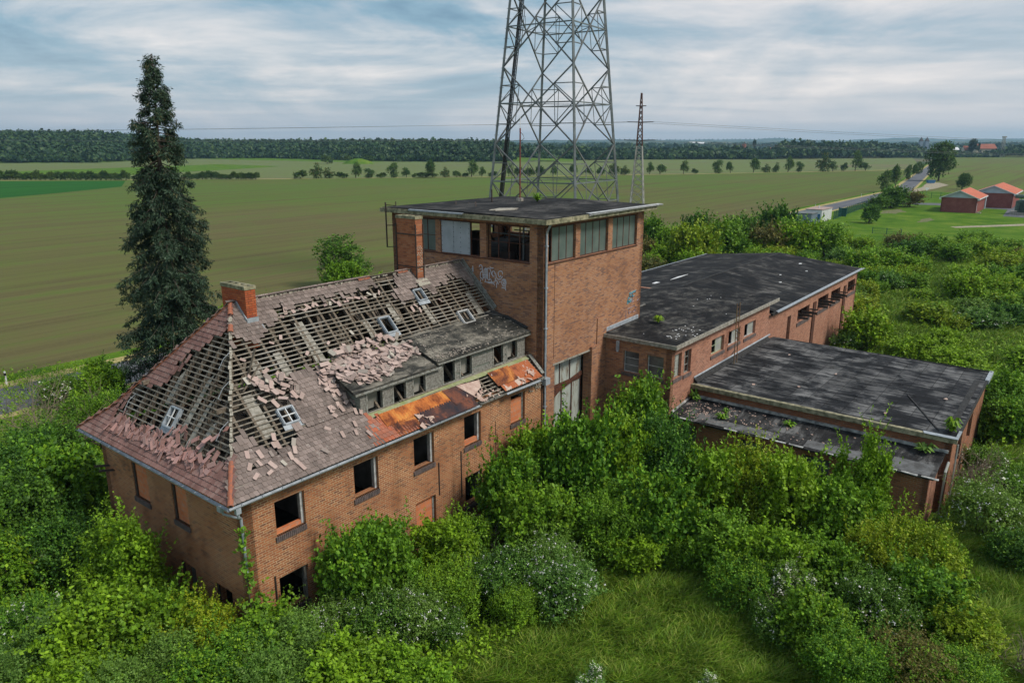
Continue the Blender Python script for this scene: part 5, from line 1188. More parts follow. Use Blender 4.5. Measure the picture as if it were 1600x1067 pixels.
# ------------------------------------------------------------ lean-to along its foot
lean = thing('brick_lean_to', 'narrow brick lean-to with littered felt roof at the foot of the low hall', 'building', (24.3, -17, 0), site=True)
lo_ = [(-5.5, -4.6, 1.3, 2.6), (-9.2, -7.8, 1.3, 2.5), (-12.5, -11.2, 1.3, 2.5)]
mb = MB(); mb.wall((24.35, -3.92), (24.35, -16.8), 0, 2.84, .3, [(-3.92-b, -3.92-a, c, d) for a, b, c, d in lo_]); mb.build('wall', 'brick_dark', lean)
mb = MB(); mb.wall((24.35, -16.8), (27.14, -16.8), 0, 2.85, .3, []); mb.build('wall', 'brick_wing', lean)
for a, b, c, d in lo_: win('l', a, b, c, d, 24.35, lean, 2, 1, 'glass_dirty', (), 'wood_frame')
mb = MB()
prev = None
edge = [(24.1, -3.93)]+[(24.05+random.gauss(0, .05)+(.35 if -10.6 < v < -8.6 else 0), v) for v in np.arange(-4.4, -16.9, -.45)]+[(24.1, -17.0)]
mb.slab([(27.12, -3.93, 3.22)]+[(a, b, 2.95) for a, b in edge]+[(27.12, -17.0, 3.18)], .09); mb.build('roof_felt', 'felt_lean', lean)
mb = MB(); mb.slab([(27.06, -4.4, 3.36), (27.14, -4.4, 3.38), (27.14, -17.1, 3.34), (27.06, -17.1, 3.32)], .13); mb.slab([(24.4, -3.925, 3.1), (27.1, -3.925, 3.36), (27.1, -4.0, 3.34), (24.4, -4.0, 3.08)], .08)
for k in range(15):
    v = -4.6-k*.85
    if random.random() < .75: mb.slab([(24.0+random.gauss(0, .03), v, 2.985), (24.14, v, 2.99), (24.14, v-.7, 2.99), (24.0+random.gauss(0, .03), v-.7, 2.98)], .03)
mb.build('roof_flashing', 'white_flash', lean) if 'white_flash' in M else mb.build('roof_flashing', 'zinc', lean)
mb = MB()
for k in range(190):
    u = random.uniform(24.5, 27.0); v = -4.2-abs(random.gauss(0, 3.2)); 
    if v > -16.6: blob(mb, u, v, 2.98+(u-24.1)*.083, random.uniform(.02, .07), random.uniform(.02, .06), .035, 5, k)
mb.build('roof_litter', 'torn_pink', lean)
mb = MB(); mb.slab([(24.2, -15.1, 2.99), (25.4, -15.1, 3.09), (25.4, -16.8, 3.09), (24.2, -16.8, 2.99)], .012); mb.slab([(24.2, -11.2, 2.985), (25.0, -11.2, 3.06), (25.0, -14.7, 3.06), (24.2, -14.7, 2.985)], .012); mb.slab([(24.2, -6.0, 2.985), (24.9, -6.0, 3.05), (24.9, -9.8, 3.05), (24.2, -9.8, 2.985)], .012); mb.build('felt_patch', 'felt_light', lean)
mb = MB(); mb.tube([(25.6, -17.25, .1), (25.6, -17.25, 2.8), (26.3, -17.25, 3.05)], .06, 7); mb.tube([(26.9, -17.46, .1), (26.9, -17.46, 3.8)], .04, 6); mb.build('downpipe', 'galv_old', lean)
rosette('weed', 'pale green spiky rosette on the lean-to roof at its right end', 'plant', 26.6, -16.2, 3.2, .55, 26, 'leaf_grey', h=.28)
rosette('weed', 'small green rosette in the middle of the lean-to roof', 'plant', 26.1, -9.9, 3.12, .38, 20, 'leaf_bright', h=.2)
rosette('weed', 'light green rosette on the littered left part of the lean-to roof', 'plant', 25.1, -6.6, 3.04, .42, 26, 'leaf_bright', h=.25)
rosette('weed', 'tiny green tuft among the pink litter on the lean-to roof', 'plant', 26.1, -6.4, 3.12, .25, 14, 'leaf_mid', h=.15)
# ------------------------------------------------------------ lattice pylons
PC = Vector((atd(867.5, 282, 95).x, 95, 0)); PR = R(13)
def leg(k, z):  # k 0 front,1 right,2 back,3 left
    d = 8.2-(z-12.7)*.114 if z < 60 else 8.2-(47.3)*.114-(z-60)*.03; a = -pi/2+k*pi/2+PR
    return Vector((PC.x+d*cos(a), PC.y+d*sin(a), z))
pylon = thing('lattice_pylon', 'huge grey steel lattice pylon rising out of the picture behind the tower', 'pylon', (PC.x, PC.y, 0))
nodes = [0, 7.9, 17.3, 26.2, 34.6, 42.5, 50, 57]
for k in range(4):
    mb = MB(IDN)
    for a, b in zip(nodes, nodes[1:]): mb.beam(leg(k, a), leg(k, b), .25, .25)
    mb.build('leg', 'galv', pylon)
mbd = MB(IDN); mbr = MB(IDN); mbs = MB(IDN)
for k in range(4):
    j = (k+1) % 4
    for a, b in zip(nodes, nodes[1:]):
        m_ = (a+b)/2 if a else 4.2
        A0, A1, B0, B1 = leg(k, a), leg(j, a), leg(k, b), leg(j, b); mbd.beam(A0, B1, .14, .14); mbd.beam(A1, B0, .14, .14)
        mid = (A0+A1+B0+B1)/4; wa, wb = (A1-A0).length, (B1-B0).length; t = wa/(wa+wb); X = A0.lerp(B1, t)
        rk, rj = leg(k, X.z), leg(j, X.z); mbr.beam(rk, rj, .13, .13)
        for (P, Q, sgn) in ((k, j, 0), (j, k, 0)):
            for zz, da in (((a+X.z)/2, (leg(P, a), X)), ((X.z+b)/2, (leg(P, b), X))):
                lp = leg(P, zz); e = da[0].lerp(da[1], .5); mbs.beam(lp, e, .1, .1); mbs.beam(leg(P, X.z), e, .09, .09); mbs.beam(e, leg(P, X.z).lerp(X, .5), .07, .07)
    # diagonal ties inside the ring
    for z in (12.8, 21.9, 30.6, 38.6): mbs.beam((leg(k, z)+leg(j, z))/2, (leg(j, z)+leg((j+1) % 4, z))/2, .07, .07)
mbd.build('diagonal_braces', 'galv_dark', pylon); mbr.build('ring_beams', 'galv', pylon); mbs.build('secondary_braces', 'galv_dark', pylon)
mb = MB(IDN)
for z, L_ in ((44, 13), (52, 10), (58, 7)):
    for s_ in (-1, 1):
        tip = Vector((PC.x+s_*L_*.62, PC.y-s_*L_*.78, z+.6))
        for k in range(4): mb.beam(leg(k, z), tip, .12, .12)
mb.build('cross_arm', 'galv', pylon)
mb = MB(IDN); off = Vector((1.15, .3, 0))
for s_ in (0, .45): mb.beam(leg(3, .2)+off+Vector((s_, 0, 0)), leg(3, 56)+off+Vector((s_, 0, 0)), .1, .1)
for i in range(150): z = .5+i*.36; p = leg(3, z)+off; mb.beam(p, p+Vector((.45, 0, 0)), .04)
mb.build('climbing_ladder', 'black_cable', pylon)
mb = MB(IDN)
for s_ in (.1, .2, .3): mb.tube([leg(3, .2)+off+Vector((s_, .1, 0)), leg(3, 56)+off+Vector((s_, .1, 0))], .05, 5)
mb.build('cables', 'black_cable', pylon)
mb = MB(IDN)
for i in range(26):
    z = 14+i*1.1; p = leg(3, z); mb.beam(p+Vector((-.28, 0, 0)), p+Vector((.3, 0, 0)), .04)
for z in (21.9, 30.6): p = leg(3, z)+off; mb.beam(p, p+Vector((1.0, 0, 0)), .06); mb.beam(p+Vector((1, 0, 0)), p+Vector((1, 0, 1.3)), .05); mb.beam(p+Vector((0, 0, 1.3)), p+Vector((1, 0, 1.3)), .05)
mb.build('step_bolts', 'galv_dark', pylon)
for k in range(4): mb = MB(IDN); p = leg(k, 0); mb.box(p.x-.5, p.y-.5, 0, p.x+.5, p.y+.5, .5); mb.build('footing', 'concrete', pylon)

QC = at(995, 323)
sm = thing('lattice_pylon', 'small slender lattice pylon with two pairs of short cross arms far behind in the field', 'pylon', (QC.x, QC.y, 0))
def sleg(k, z):
    d = float(np.interp(z, [0, 18, 30.6], [2.6, .95, .15])); a = -pi/2+k*pi/2+R(30); return Vector((QC.x+d*cos(a), QC.y+d*sin(a), z))
def hsec(z0, z1, n, mat, w_):
    zs = [z0+(z1-z0)*(1-(1-i/n)**1.25) for i in range(n+1)]
    ml = MB(IDN)
    for k in range(4):
        ml.beam(sleg(k, z0), sleg(k, z1), w_)
    o = ml.build('legs', mat, sm); mx = MB(IDN)
    for a, b in zip(zs, zs[1:]):
        for k in range(4): j = (k+1) % 4; mx.beam(sleg(k, a), sleg(j, b), w_*.6); mx.beam(sleg(j, a), sleg(k, b), w_*.6)
    mx.build('braces', mat, sm)
hsec(0, 16.5, 9, 'galv_old', .24); hsec(16.5, 30.4, 10, 'rust_steel', .2)
mb = MB(IDN); tips = []
for z, L_ in ((18.0, 4.4), (22.8, 3.6), (27, 1.4)):
    for s_ in (-1, 1):
        t_ = Vector((QC.x+s_*L_*.95, QC.y-s_*L_*.2, z+.1)); tips.append(t_)
        for k in range(4): mb.beam(sleg(k, z), t_, .2)
mb.build('cross_arms', 'dark_steel', sm)
for i, t_ in enumerate(tips[:4]):
    for side, end, sag in (('l', Vector((-720+i*5, 560, 26+i)), 3.0), ('r', Vector((760+i*6, 520, 12+i*1.5)), 6)):
        mb = MB(IDN); pts = [t_.lerp(end, s_/24)-Vector((0, 0, sag*4*(s_/24)*(1-s_/24))) for s_ in range(25)]; mb.tube(pts, .035, 4, False)
        tag(mb.build('power_line', 'wire_grey', None, False, t_), 'thin overhead wire running %s from the %s %s arm of the small pylon' % ({'l': 'left', 'r': 'right'}[side], 'lower' if i < 2 else 'upper', 'left' if i % 2 == 0 else 'right'), 'power line', 'overhead wires of the small pylon')

# ------------------------------------------------------------ substation on the right
def gable_house(name, label, u0, u1, v0, v1, h, rise, cat='building', wallm='brick_red', over=.5, door=True):
    r = thing(name, label, cat, (u0, v0, 0), site=True); vm = (v0+v1)/2
    mb = MB(); ops = [(.7, 1.7, .05, 2.4)] if door else []
    mb.wall((u0, v0), (u1, v0), 0, h, .3, ops); mb.wall((u1, v0), (u1, v1), 0, h, .3); mb.wall((u1, v1), (u0, v1), 0, h, .3); mb.wall((u0, v1), (u0, v0), 0, h, .3); mb.build('wall', wallm, r)
    for u, f in ((u0-.02, 1), (u1+.02, -1)):
        mb = MB(); P = [(u, v1, h), (u, v0, h), (u, vm, h+rise)]; mb.face(P if f > 0 else P[::-1]); P2 = [(u+.1*f, a[1], a[2]) for a in P]; mb.face(P2[::-1] if f > 0 else P2); mb.build('gable', 'light_clad', r)
    e = over; k = rise/(vm-v0); mb = MB()
    mb.slab([(u0-e, v0-e, h-k*e+.12), (u1+e, v0-e, h-k*e+.12), (u1+e, vm, h+rise+.12), (u0-e, vm, h+rise+.12)], .1)
    mb.slab([(u0-e, vm+.001, h+rise+.12), (u1+e, vm+.001, h+rise+.12), (u1+e, v1+e, h-k*e+.12), (u0-e, v1+e, h-k*e+.12)], .1); rf = mb.build('roof', 'orange_roof', r)
    mb = MB(); mb.box(u0-e, v0-e-.06, h-k*e-.16, u1+e, v0-e-.001, h-k*e+.13)
    for u in (u0-e-.05, u1+e): mb.slab([(u, v0-e, h-k*e+.14), (u+.05, v0-e, h-k*e+.14), (u+.05, vm, h+rise+.14), (u, vm, h+rise+.14)], .2); mb.slab([(u, vm+.002, h+rise+.14), (u+.05, vm+.002, h+rise+.14), (u+.05, v1+e, h-k*e+.14), (u, v1+e, h-k*e+.14)], .2)
    mb.box(u0-e-.06, v0-e-.08, h-k*e-.3, u0+.1, v0-.1, h-k*e+.0); mb.box(u0-e-.06, v1+.1, h-k*e-.3, u0+.1, v1+e, h-k*e); mb.build('verge_trim', 'white_plain', rf)
    if door: mb = MB(); mb.box(u0+.72, v0+.05, .05, u0+1.68, v0+.1, 2.38); mb.build('door', 'light_clad', r)
    return r
g1 = gable_house('brick_substation', 'nearer of the two red brick buildings with orange roofs, grey gable facing the camera', 211, 227.2, 3.4, 11.4, 3.75, 1.75)
mb = MB(); mb.box(227.3, 3.2, 0, 228.6, 6.5, 3.7); mb.build('link_wall', 'light_clad', g1)
mb = MB(); mb.box(210.9, 2.3, 0, 212.6, 3.1, .25); mb.beam((212.6, 2.2, .1), (212.6, 2.2, 1.1), .08); mb.build('door_step', 'concrete', g1)
gable_house('brick_substation', 'farther of the two red brick buildings with orange roofs', 233.2, 254.5, -2.4, 7.0, 4.0, 1.9)
tr = thing('transformer', 'dark green power transformer with a fat oil tank on top at the right edge', 'transformer', (216, -8, 0), site=True)
mb = MB(); mb.box(213.6, -10.8, .6, 217.6, -5.2, 3.6); mb.build('tank', 'transformer_green', tr)
mb = MB()
for i in range(22): v = -10.6+i*.24; mb.box(212.9, v, .9, 213.59, v+.07, 3.3)
for i in range(14): u = 213.8+i*.26; mb.box(u, -5.19, .9, u+.07, -4.6, 3.3)
mb.build('radiator', 'transformer_green', tr)
mb = MB(); mb.tube([(213.8, -4.3, 4.5), (213.8, -11.4, 4.5)], .48, 14); mb.build('oil_conservator', 'transformer_green', tr)
mb = MB()
for v in (-5.6, -8, -10.4): mb.beam((213.8, v, 3.4), (213.8, v, 4.2), .15)
for v in (-6.4, -8, -9.6):
    for k in range(6): mb.tube([(216.2, v, 3.6+k*.2), (216.2, v, 3.68+k*.2)], .2, 8)
mb.build('bushings', 'galv_dark', tr)
mb = MB(); mb.box(212.2, -12, 0, 218.5, -3.6, .55); mb.build('plinth', 'concrete', tr)
for args in (('container', 'small grey flat roofed container beside the road', (156.8, 28, 161.2, 31.6, 2.35), 'grey_clad'), ('container', 'white flat roofed site cabin with a blue end beside the grey container', (163.2, 27.7, 171.2, 31.2, 2.8), 'white_plain')):
    nm, lb, (a, b, c, d, h), mt = args; r = thing(nm, lb, 'container', (a, b, 0), site=True)
    mb = MB(); mb.box(a, b, .12, c, d, h); 
    for i in range(int((c-a)/.3)): mb.box(a+i*.3+.08, b-.025, .2, a+i*.3+.18, b-.001, h-.05)
    mb.build('body', mt, r); mb = MB(); mb.box(a-.15, b-.15, h+.002, c+.15, d+.15, h+.14); mb.build('roof', 'galv_dark' if mt[0] == 'g' else 'clay_pale', r)
    mb = MB(); mb.box(a+.1, b+.1, 0, c-.1, d-.1, .119); mb.build('base', 'concrete', r)
    if mt[0] == 'w':
        mb = MB(); mb.box(a+1.1, b-.05, 1.1, a+1.9, b-.026, 2.2); mb.build('window', 'glass_dirty', r)
        mb = MB(); mb.box(a-.04, b+.3, .7, a-.002, d-.2, 1.9); mb.build('blue_panel', 'blue_paint', r)
        mb = MB(); mb.tube([(a+3.6, b+1.7, h+.14), (a+3.6, b+1.7, h+.75)], .14, 8); mb.build('roof_vent', 'white_plain', r)
def fence(name, label, pts, h, gap=2.5, mat='green_steel', mesh=.22):
    r = thing(name, label, 'fence', tuple(pts[0])+(0,), site=True); ps = []
    for a, b in zip(pts, pts[1:]):
        a, b = Vector((*a, 0)), Vector((*b, 0)); n = max(1, round((b-a).length/gap)); ps += [a.lerp(b, i/n) for i in range(n)]
    ps.append(Vector((*pts[-1], 0)))
    for p in ps: mb = MB(); mb.box(p.x-.05, p.y-.05, 0, p.x+.05, p.y+.05, h+.12); mb.build('post', mat, r)
    mb = MB()
    for a, b in zip(ps, ps[1:]):
        for z in (.15, h*.5, h): mb.beam(a+Vector((0, 0, z)), b+Vector((0, 0, z)), .035)
        n = int((b-a).length/mesh)
        for i in range(n): p = a.lerp(b, (i+.5)/n); mb.beam(p+Vector((0, 0, .1)), p+Vector((0, 0, h)), .022)
    mb.build('mesh_panel', mat, r); return r
fence('mesh_fence', 'long dark green mesh fence along the road behind the white site cabin', [(172.2, 27.4), (205, 29.5), (245, 31)], 1.9)
fence('mesh_fence', 'mesh fence across the driveway beside the give way sign', [(250, 31), (262, 27), (262, 14)], 1.9)
fence('mesh_fence', 'short low piece of green fence standing alone in the bright grass', [(148.6, 13.6), (148.6, 8.4)], 1.15)
r = thing('gate', 'narrow dark green gate leaf at the near end of the road fence', 'gate', (181, 27.2, 0), site=True)
mb = MB(); mb.box(181, 27.0, .1, 181.06, 28.6, 2.1); mb.build('leaf', 'green_steel', r); mb = MB(); mb.box(180.95, 26.9, 0, 181.1, 27.0, 2.3); mb.box(180.95, 28.6, 0, 181.1, 28.72, 2.3); mb.build('post', 'green_steel', r)
p = at(1447, 305); r = thing('give_way_sign', 'white triangular road sign on a post by the driveway fence', 'road sign', (p.x, p.y, 0))
mb = MB(IDN); mb.tube([(p.x, p.y, 0), (p.x, p.y, 2.3)], .05, 6); mb.build('post', 'galv', r)
mb = MB(IDN); mb.hexa([(p.x-.1, p.y-.08, 1.5), (p.x+.1, p.y-.08, 1.5), (p.x+.1, p.y-.06, 1.5), (p.x-.1, p.y-.06, 1.5), (p.x-.85, p.y-.08, 2.5), (p.x+.85, p.y-.08, 2.5), (p.x+.85, p.y-.06, 2.5), (p.x-.85, p.y-.06, 2.5)]); mb.build('sign_plate', 'white_plain', r)
p = at(1454, 287); r = thing('waste_container', 'dark blue waste container on the gravel by the big roadside tree', 'container', (p.x, p.y, 0))
mb = MB(IDN); x, y = p.x, p.y; mb.hexa([(x-1.3, y-.8, .2), (x+1.3, y-.8, .2), (x+1.3, y+.8, .2), (x-1.3, y+.8, .2), (x-1.6, y-1, 1.5), (x+1.6, y-1, 1.5), (x+1.6, y+1, 1.5), (x-1.6, y+1, 1.5)]); mb.build('body', 'blue_paint', r)
mb = MB(IDN); mb.box(x-1.65, y-1.05, 1.51, x+1.65, y+1.05, 1.6); mb.build('rim', 'galv_dark', r)
def post(u, v, label): 
    r = thing('delineator_post', label, 'roadside post', (u, v, 0), group='white posts along the road', site=True)
    mb = MB(); mb.prism([(u-.06, v-.05), (u+.06, v-.05), (u+.04, v+.05), (u-.04, v+.05)], 0, 1.05); mb.build('body', 'white_plain', r)
    mb = MB(); mb.box(u-.065, v-.06, .72, u+.065, v+.055, .92); mb.build('black_band', 'black_cable', r)
post(6.4, 41.5, 'white roadside post with a black band on the far verge at the left edge'); post(8.0, 34.2, 'white roadside post half lost in the twigs on the near side of the road')
for u in (205, 255, 300): post(u, 41.2, 'tiny white post on the far verge of the distant road'); post(u+20, 34.3, 'tiny white post on the near verge of the distant road')
# far buildings
p = at(92, 254); r = one((lambda m_: (m_.tube([(p.x-15, p.y, .2), (p.x+15, p.y-2, .2)], 1.3, 10), m_)[1])(MB(IDN)), 'polytunnel', 'white_plain', 'long low white polytunnel at the foot of the wooded hill on the left', 'polytunnel', (p.x, p.y, 0), site=False)
def farhouse(name, label, px, py, D, wpx, hpx, roofm, wallm, cat='house', ang=0):
    y0 = CAMZ-(py-222)/1192.*D; x = (px-800)/1192.*D; W_ = wpx/1192.*D; H = hpx/1192.*D; r = thing(name, label, cat, (x, D, 0)); dpt = max(8, W_*.5)
    mb = MB(IDN); mb.box(x-W_/2, D, -.1, x+W_/2, D+dpt, H*.6+max(0, y0)); mb.build('wall', wallm, r)
    z0 = H*.6+max(0, y0); z1 = H+max(0, y0); e = W_*.04
    if ang == 0: P = [(x-W_/2-e, D-e, z0), (x+W_/2+e, D-e, z0), (x+W_/2+e, D+dpt/2, z1), (x-W_/2-e, D+dpt/2, z1)]; Q = [(a, 2*D+dpt-b, c) for a, b, c in P[::-1]]
    mb = MB(IDN); mb.slab(P, .3); mb.slab(Q, .3); mb.build('roof', roofm, r)
    mb = MB(IDN)
    for s_ in (-1, 1): u = x+s_*(W_/2); mb.face([(u, D, z0), (u, D+dpt, z0), (u, D+dpt/2, z1)][::s_])
    mb.build('gable', wallm, r)
    mb = MB(IDN)
    for k in range(3): a = x-W_*.35+k*W_*.3; mb.box(a, D-.08, z0*.45, a+W_*.1, D-.02, z0*.8)
    mb.build('window', 'glass_dirty', r); return r
farhouse('farm_house', 'cream walled house with red roof behind the dark hedge at the far right', 1543, 243, 940, 30, 18, 'red_roof_far', 'cream_wall')
farhouse('farm_house', 'small cream house left of the tall poplar at the far right', 1513, 243, 930, 8, 15, 'red_roof_far', 'cream_wall')
farhouse('warehouse', 'long pale roofed shed among the far trees right of the roadside tree', 1489, 240, 1000, 22, 10, 'white_plain', 'grey_clad', 'shed')
farhouse('farm_house', 'tiny red roofed house among the trees right of the water tower', 1206, 240, 960, 9, 9, 'orange_roof', 'cream_wall')
farhouse('farm_house', 'tiny red roofed house among the trees left of the water tower', 1097, 240, 960, 12, 8, 'red_roof_far', 'cream_wall')
farhouse('warehouse', 'wide pale shed far off on the slope left of the water tower', 1090, 230, 2600, 22, 8, 'white_plain', 'white_plain', 'shed')
x = (1163-800)/1192.*1100; r = thing('water_tower', 'stout brownish water tower with a pointed cap on the skyline', 'water tower', (x, 1100, 0))
mb = MB(IDN); mb.tube([(x, 1100, 0), (x, 1100, 8)], 2.2, 10); mb.build('shaft', 'red_roof_far', r); mb = MB(IDN); mb.tube([(x, 1100, 8), (x, 1100, 9.5), (x, 1100, 14.5)], [2.2, 3.1, 3.1], 12); mb.build('tank', 'red_roof_far', r); mb = MB(IDN); mb.tube([(x, 1100, 14.5), (x, 1100, 16), (x, 1100, 18)], [3.2, 1.6, .1], 12); mb.build('cap', 'dark_steel', r)
for px, lb in ((1439, 'left'), (1448, 'right')):
    x = (px-800)/1192.*1500; r = thing('church_tower', lb+' one of two dark pointed church towers on the skyline', 'church tower', (x, 1500, 0))
    mb = MB(IDN); mb.box(x-3.3, 1497, 0, x+3.3, 1503, 19); mb.build('shaft', 'grey_clad', r); mb = MB(IDN)
    c = (x, 1500, 27); q = [(x-3.6, 1496.5, 19), (x+3.6, 1496.5, 19), (x+3.6, 1503.5, 19), (x-3.6, 1503.5, 19)]
    for i in range(4): mb.face([q[i], q[(i+1) % 4], c])
    mb.build('spire', 'dark_steel', r)
x = (1568-800)/1192.*900; r = thing('lattice_mast', 'thin pale lattice mast with a head frame at the far right', 'mast', (x, 900, 0)); mb = MB(IDN)
for a, b in ((-2, -2), (2, -2), (2, 2), (-2, 2)): mb.beam((x+a*1.3, 900+b, 0), (x+a*.5, 900+b*.3, 23), .45)
for i in range(9):
    z = i*2.5; s1 = 2.6-1.6*z/23; s2 = 2.6-1.6*(z+2.5)/23; mb.beam((x-s1, 899, z), (x+s2, 899, z+2.5), .3); mb.beam((x+s1, 899, z), (x-s2, 899, z+2.5), .3)
mb.box(x-2, 899, 22.5, x+2.4, 901, 24); mb.build('frame', 'galv_old', r)
# ------------------------------------------------------------ vegetation
def unit(a): return a/(np.linalg.norm(a, axis=1)[:, None]+1e-9)
def sprigs(C_, D_, L=.13, W=.085, k=6, ln=.28, up=.35, droop=0.):
    """C_ sprig bases, D_ outward directions -> leaf quads"""
    n = len(C_); ax = unit(D_*.7+np.array([0, 0, up])+.45*rng.normal(size=(n, 3)))
    out = []
    for i in range(k):
        pos = C_+ax*(ln*(i+.3)/k); d = unit(ax*.5+unit(rng.normal(size=(n, 3)))*.95+np.array([0, 0, -droop])); nr = unit(D_*.5+np.array([0, 0, .8])+.6*rng.normal(size=(n, 3)))
        s_ = unit(np.cross(d, nr)); nr = np.cross(s_, d); sc = (.65+.7*rng.random((n, 1)))
        a = pos; b = pos+d*L*sc*.5+s_*W*sc*.5+nr*W*.12; c = pos+d*L*sc; e = pos+d*L*sc*.5-s_*W*sc*.5+nr*W*.12
        out.append(np.stack([a, b, c, e], 1))
    return np.concatenate(out).reshape(-1, 3)
def lobe_points(lobes, n, lo=.62, bot=-.55):
    L_ = np.array(lobes, float); wgt = (L_[:, 3]*L_[:, 5]); wgt = wgt/wgt.sum(); idx = rng.choice(len(L_), n*2, p=wgt)
    d = unit(rng.normal(size=(n*2, 3))); d[:, 2] = np.where(d[:, 2] < bot, -d[:, 2], d[:, 2])
    lump = 1+.16*np.sin(d[:, :1]*7+idx[:, None])+.14*np.sin(d[:, 1:2]*8+2*idx[:, None])+.1*np.sin(d[:, 2:]*11)
    rr = (lo+(1.03-lo)*rng.random((n*2, 1))**.55)*lump; P = L_[idx, :3]+d*rr*L_[idx, 3:6]
    keep = np.ones(len(P), bool)
    for j, l in enumerate(L_):
        q = np.linalg.norm((P-l[:3])/l[3:6], axis=1); keep &= ~((q < .6) & (idx != j))
    P, d = P[keep][:n], d[keep][:n]; ok = P[:, 2] > .05; return P[ok], d[ok]
def stems(m_, tops, r0=.05, base=.25):
    for t in tops:
        a = Vector((random.gauss(0, base), random.gauss(0, base), 0)); b = Vector(t); c = a.lerp(b, .5)+Vector((random.gauss(0, .12), random.gauss(0, .12), .1)); m_.tube([a, c, b], [r0, r0*.6, r0*.25], 5, False)
def make_bush(name, lobes, n, mat, L=.13, W=.085, k=6, ln=.28, blossoms=0, bsize=.06, bmat='blossom', extra=None, up=.35, lo=.5, ns=60, sl=.95):
    root = bpy.data.objects.new(name, None); COL.objects.link(root); WM[root.name] = IDN
    P, d = lobe_points(lobes, n, lo); V = sprigs(P, d, L, W, k, ln, up)
    # long free shoots break the outline
    Q, qd = lobe_points(lobes, ns*2, .85, .1); Q, qd = Q[:ns], qd[:ns]; ax = unit(qd*.8+np.array([0, 0, .9])+.35*rng.normal(size=qd.shape)); ll = sl*(.4+rng.random((len(Q), 1))*.9)
    for t in np.linspace(0, 1, 6): V = np.concatenate([V, sprigs(Q+ax*ll*t, ax, L*(1.05-.3*t), W*(1.05-.3*t), max(4, k-1), ln*.8, .5)])
    o = raw('foliage', V, np.arange(len(V)).reshape(-1, 4), mat, root)
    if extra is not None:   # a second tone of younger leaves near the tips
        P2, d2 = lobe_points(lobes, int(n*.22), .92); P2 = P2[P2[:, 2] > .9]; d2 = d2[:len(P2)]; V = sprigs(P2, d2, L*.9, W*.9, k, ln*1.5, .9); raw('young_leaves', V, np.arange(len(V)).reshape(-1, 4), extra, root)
    m_ = MB(IDN); stems(m_, [(l[0]*.8, l[1]*.8, l[2]*.9) for l in lobes]); m_.build('stem', 'bark', root)
    if blossoms:
        P, d = lobe_points(lobes, blossoms, .98, 0.0); V = []
        for p_, dd in zip(P, d):
            q = 5; c = p_+dd*.07
            V.append((c+rng.normal(size=(q, 3))*bsize*.8))
        c = np.concatenate(V); a = unit(rng.normal(size=c.shape)*.5+np.array([1, 0, 0])); b = unit(np.cross(a, np.array([0, 0, 1.])+rng.normal(size=c.shape)*.4)); s_ = bsize*(.35+.4*rng.random((len(c), 1)))
        V = np.stack([c-a*s_, c-b*s_, c+a*s_, c+b*s_], 1).reshape(-1, 3); raw('blossom', V, np.arange(len(V)).reshape(-1, 4), bmat, root)
    return root
def dome(nl, R_, H, seed, shrink=.5):
    r_ = random.Random(seed); L_ = [(0, 0, H*.45, R_*.62, R_*.62, H*.42)]
    for i in range(nl):
        a = 2*pi*i/nl+r_.uniform(-.4, .4); q = R_*r_.uniform(.4, .62); s_ = R_*shrink*r_.uniform(.7, 1.15); L_.append((q*cos(a), q*sin(a), H*r_.uniform(.28, .72), s_, s_*r_.uniform(.8, 1.1), s_*r_.uniform(.75, 1.2)))
    return L_
def shoots(nl, R_, H, seed):
    r_ = random.Random(seed); L_ = [(0, 0, H*.24, R_*.8, R_*.8, H*.24)]
    for i in range(nl):
        a = r_.uniform(0, 6.28); q = R_*r_.uniform(0, .85); h = H*r_.uniform(.26, .5); s_ = r_.uniform(.2, .34)*R_*.62; L_.append((q*cos(a), q*sin(a), h*1.15, s_, s_, h*.85))
    return L_
N0 = 1500
BK = {}   # kind -> (root, radius, height)
def reg(k, root, r, h): BK[k] = [root, r, h, False]
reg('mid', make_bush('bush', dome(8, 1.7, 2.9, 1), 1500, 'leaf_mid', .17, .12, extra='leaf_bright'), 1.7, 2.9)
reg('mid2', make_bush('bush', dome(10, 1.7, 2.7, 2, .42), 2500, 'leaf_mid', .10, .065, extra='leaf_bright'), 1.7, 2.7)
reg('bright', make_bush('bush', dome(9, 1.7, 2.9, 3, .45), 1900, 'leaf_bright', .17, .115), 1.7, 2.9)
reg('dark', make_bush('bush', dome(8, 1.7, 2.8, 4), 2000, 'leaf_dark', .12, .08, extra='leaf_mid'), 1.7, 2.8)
reg('grey', make_bush('bush', dome(9, 1.7, 2.6, 5), 2900, 'leaf_grey', .09, .05), 1.7, 2.6)
reg('yellow', make_bush('bush', dome(10, 1.7, 2.7, 6, .42), 1900, 'leaf_yellow', .12, .08, extra='leaf_bright'), 1.7, 2.7)
reg('shoot', make_bush('bush', shoots(12, 1.6, 4.2, 7), 2100, 'leaf_bright', .14, .09, ln=.34, up=.8, lo=.3), 1.6, 4.2)
reg('shoot2', make_bush('bush', shoots(10, 1.5, 4.0, 8), 2000, 'leaf_mid', .13, .08, ln=.34, up=.8, lo=.3, extra='leaf_bright'), 1.5, 4.0)
reg('elder', make_bush('flowering_bush', dome(8, 1.6, 2.7, 9), 1900, 'leaf_mid', .13, .07, blossoms=120, bsize=.12, extra='leaf_grey'), 1.6, 2.7)
reg('rose', make_bush('flowering_bush', dome(9, 1.7, 2.4, 10, .48), 2100, 'leaf_grey', .10, .06, blossoms=210, bsize=.05, bmat='blossom_white'), 1.7, 2.4)
reg('roses', make_bush('flowering_bush', dome(8, 1.7, 2.6, 12, .48), 2100, 'leaf_dark', .10, .065, blossoms=150, bsize=.05, bmat='blossom_white', extra='leaf_grey'), 1.7, 2.6)
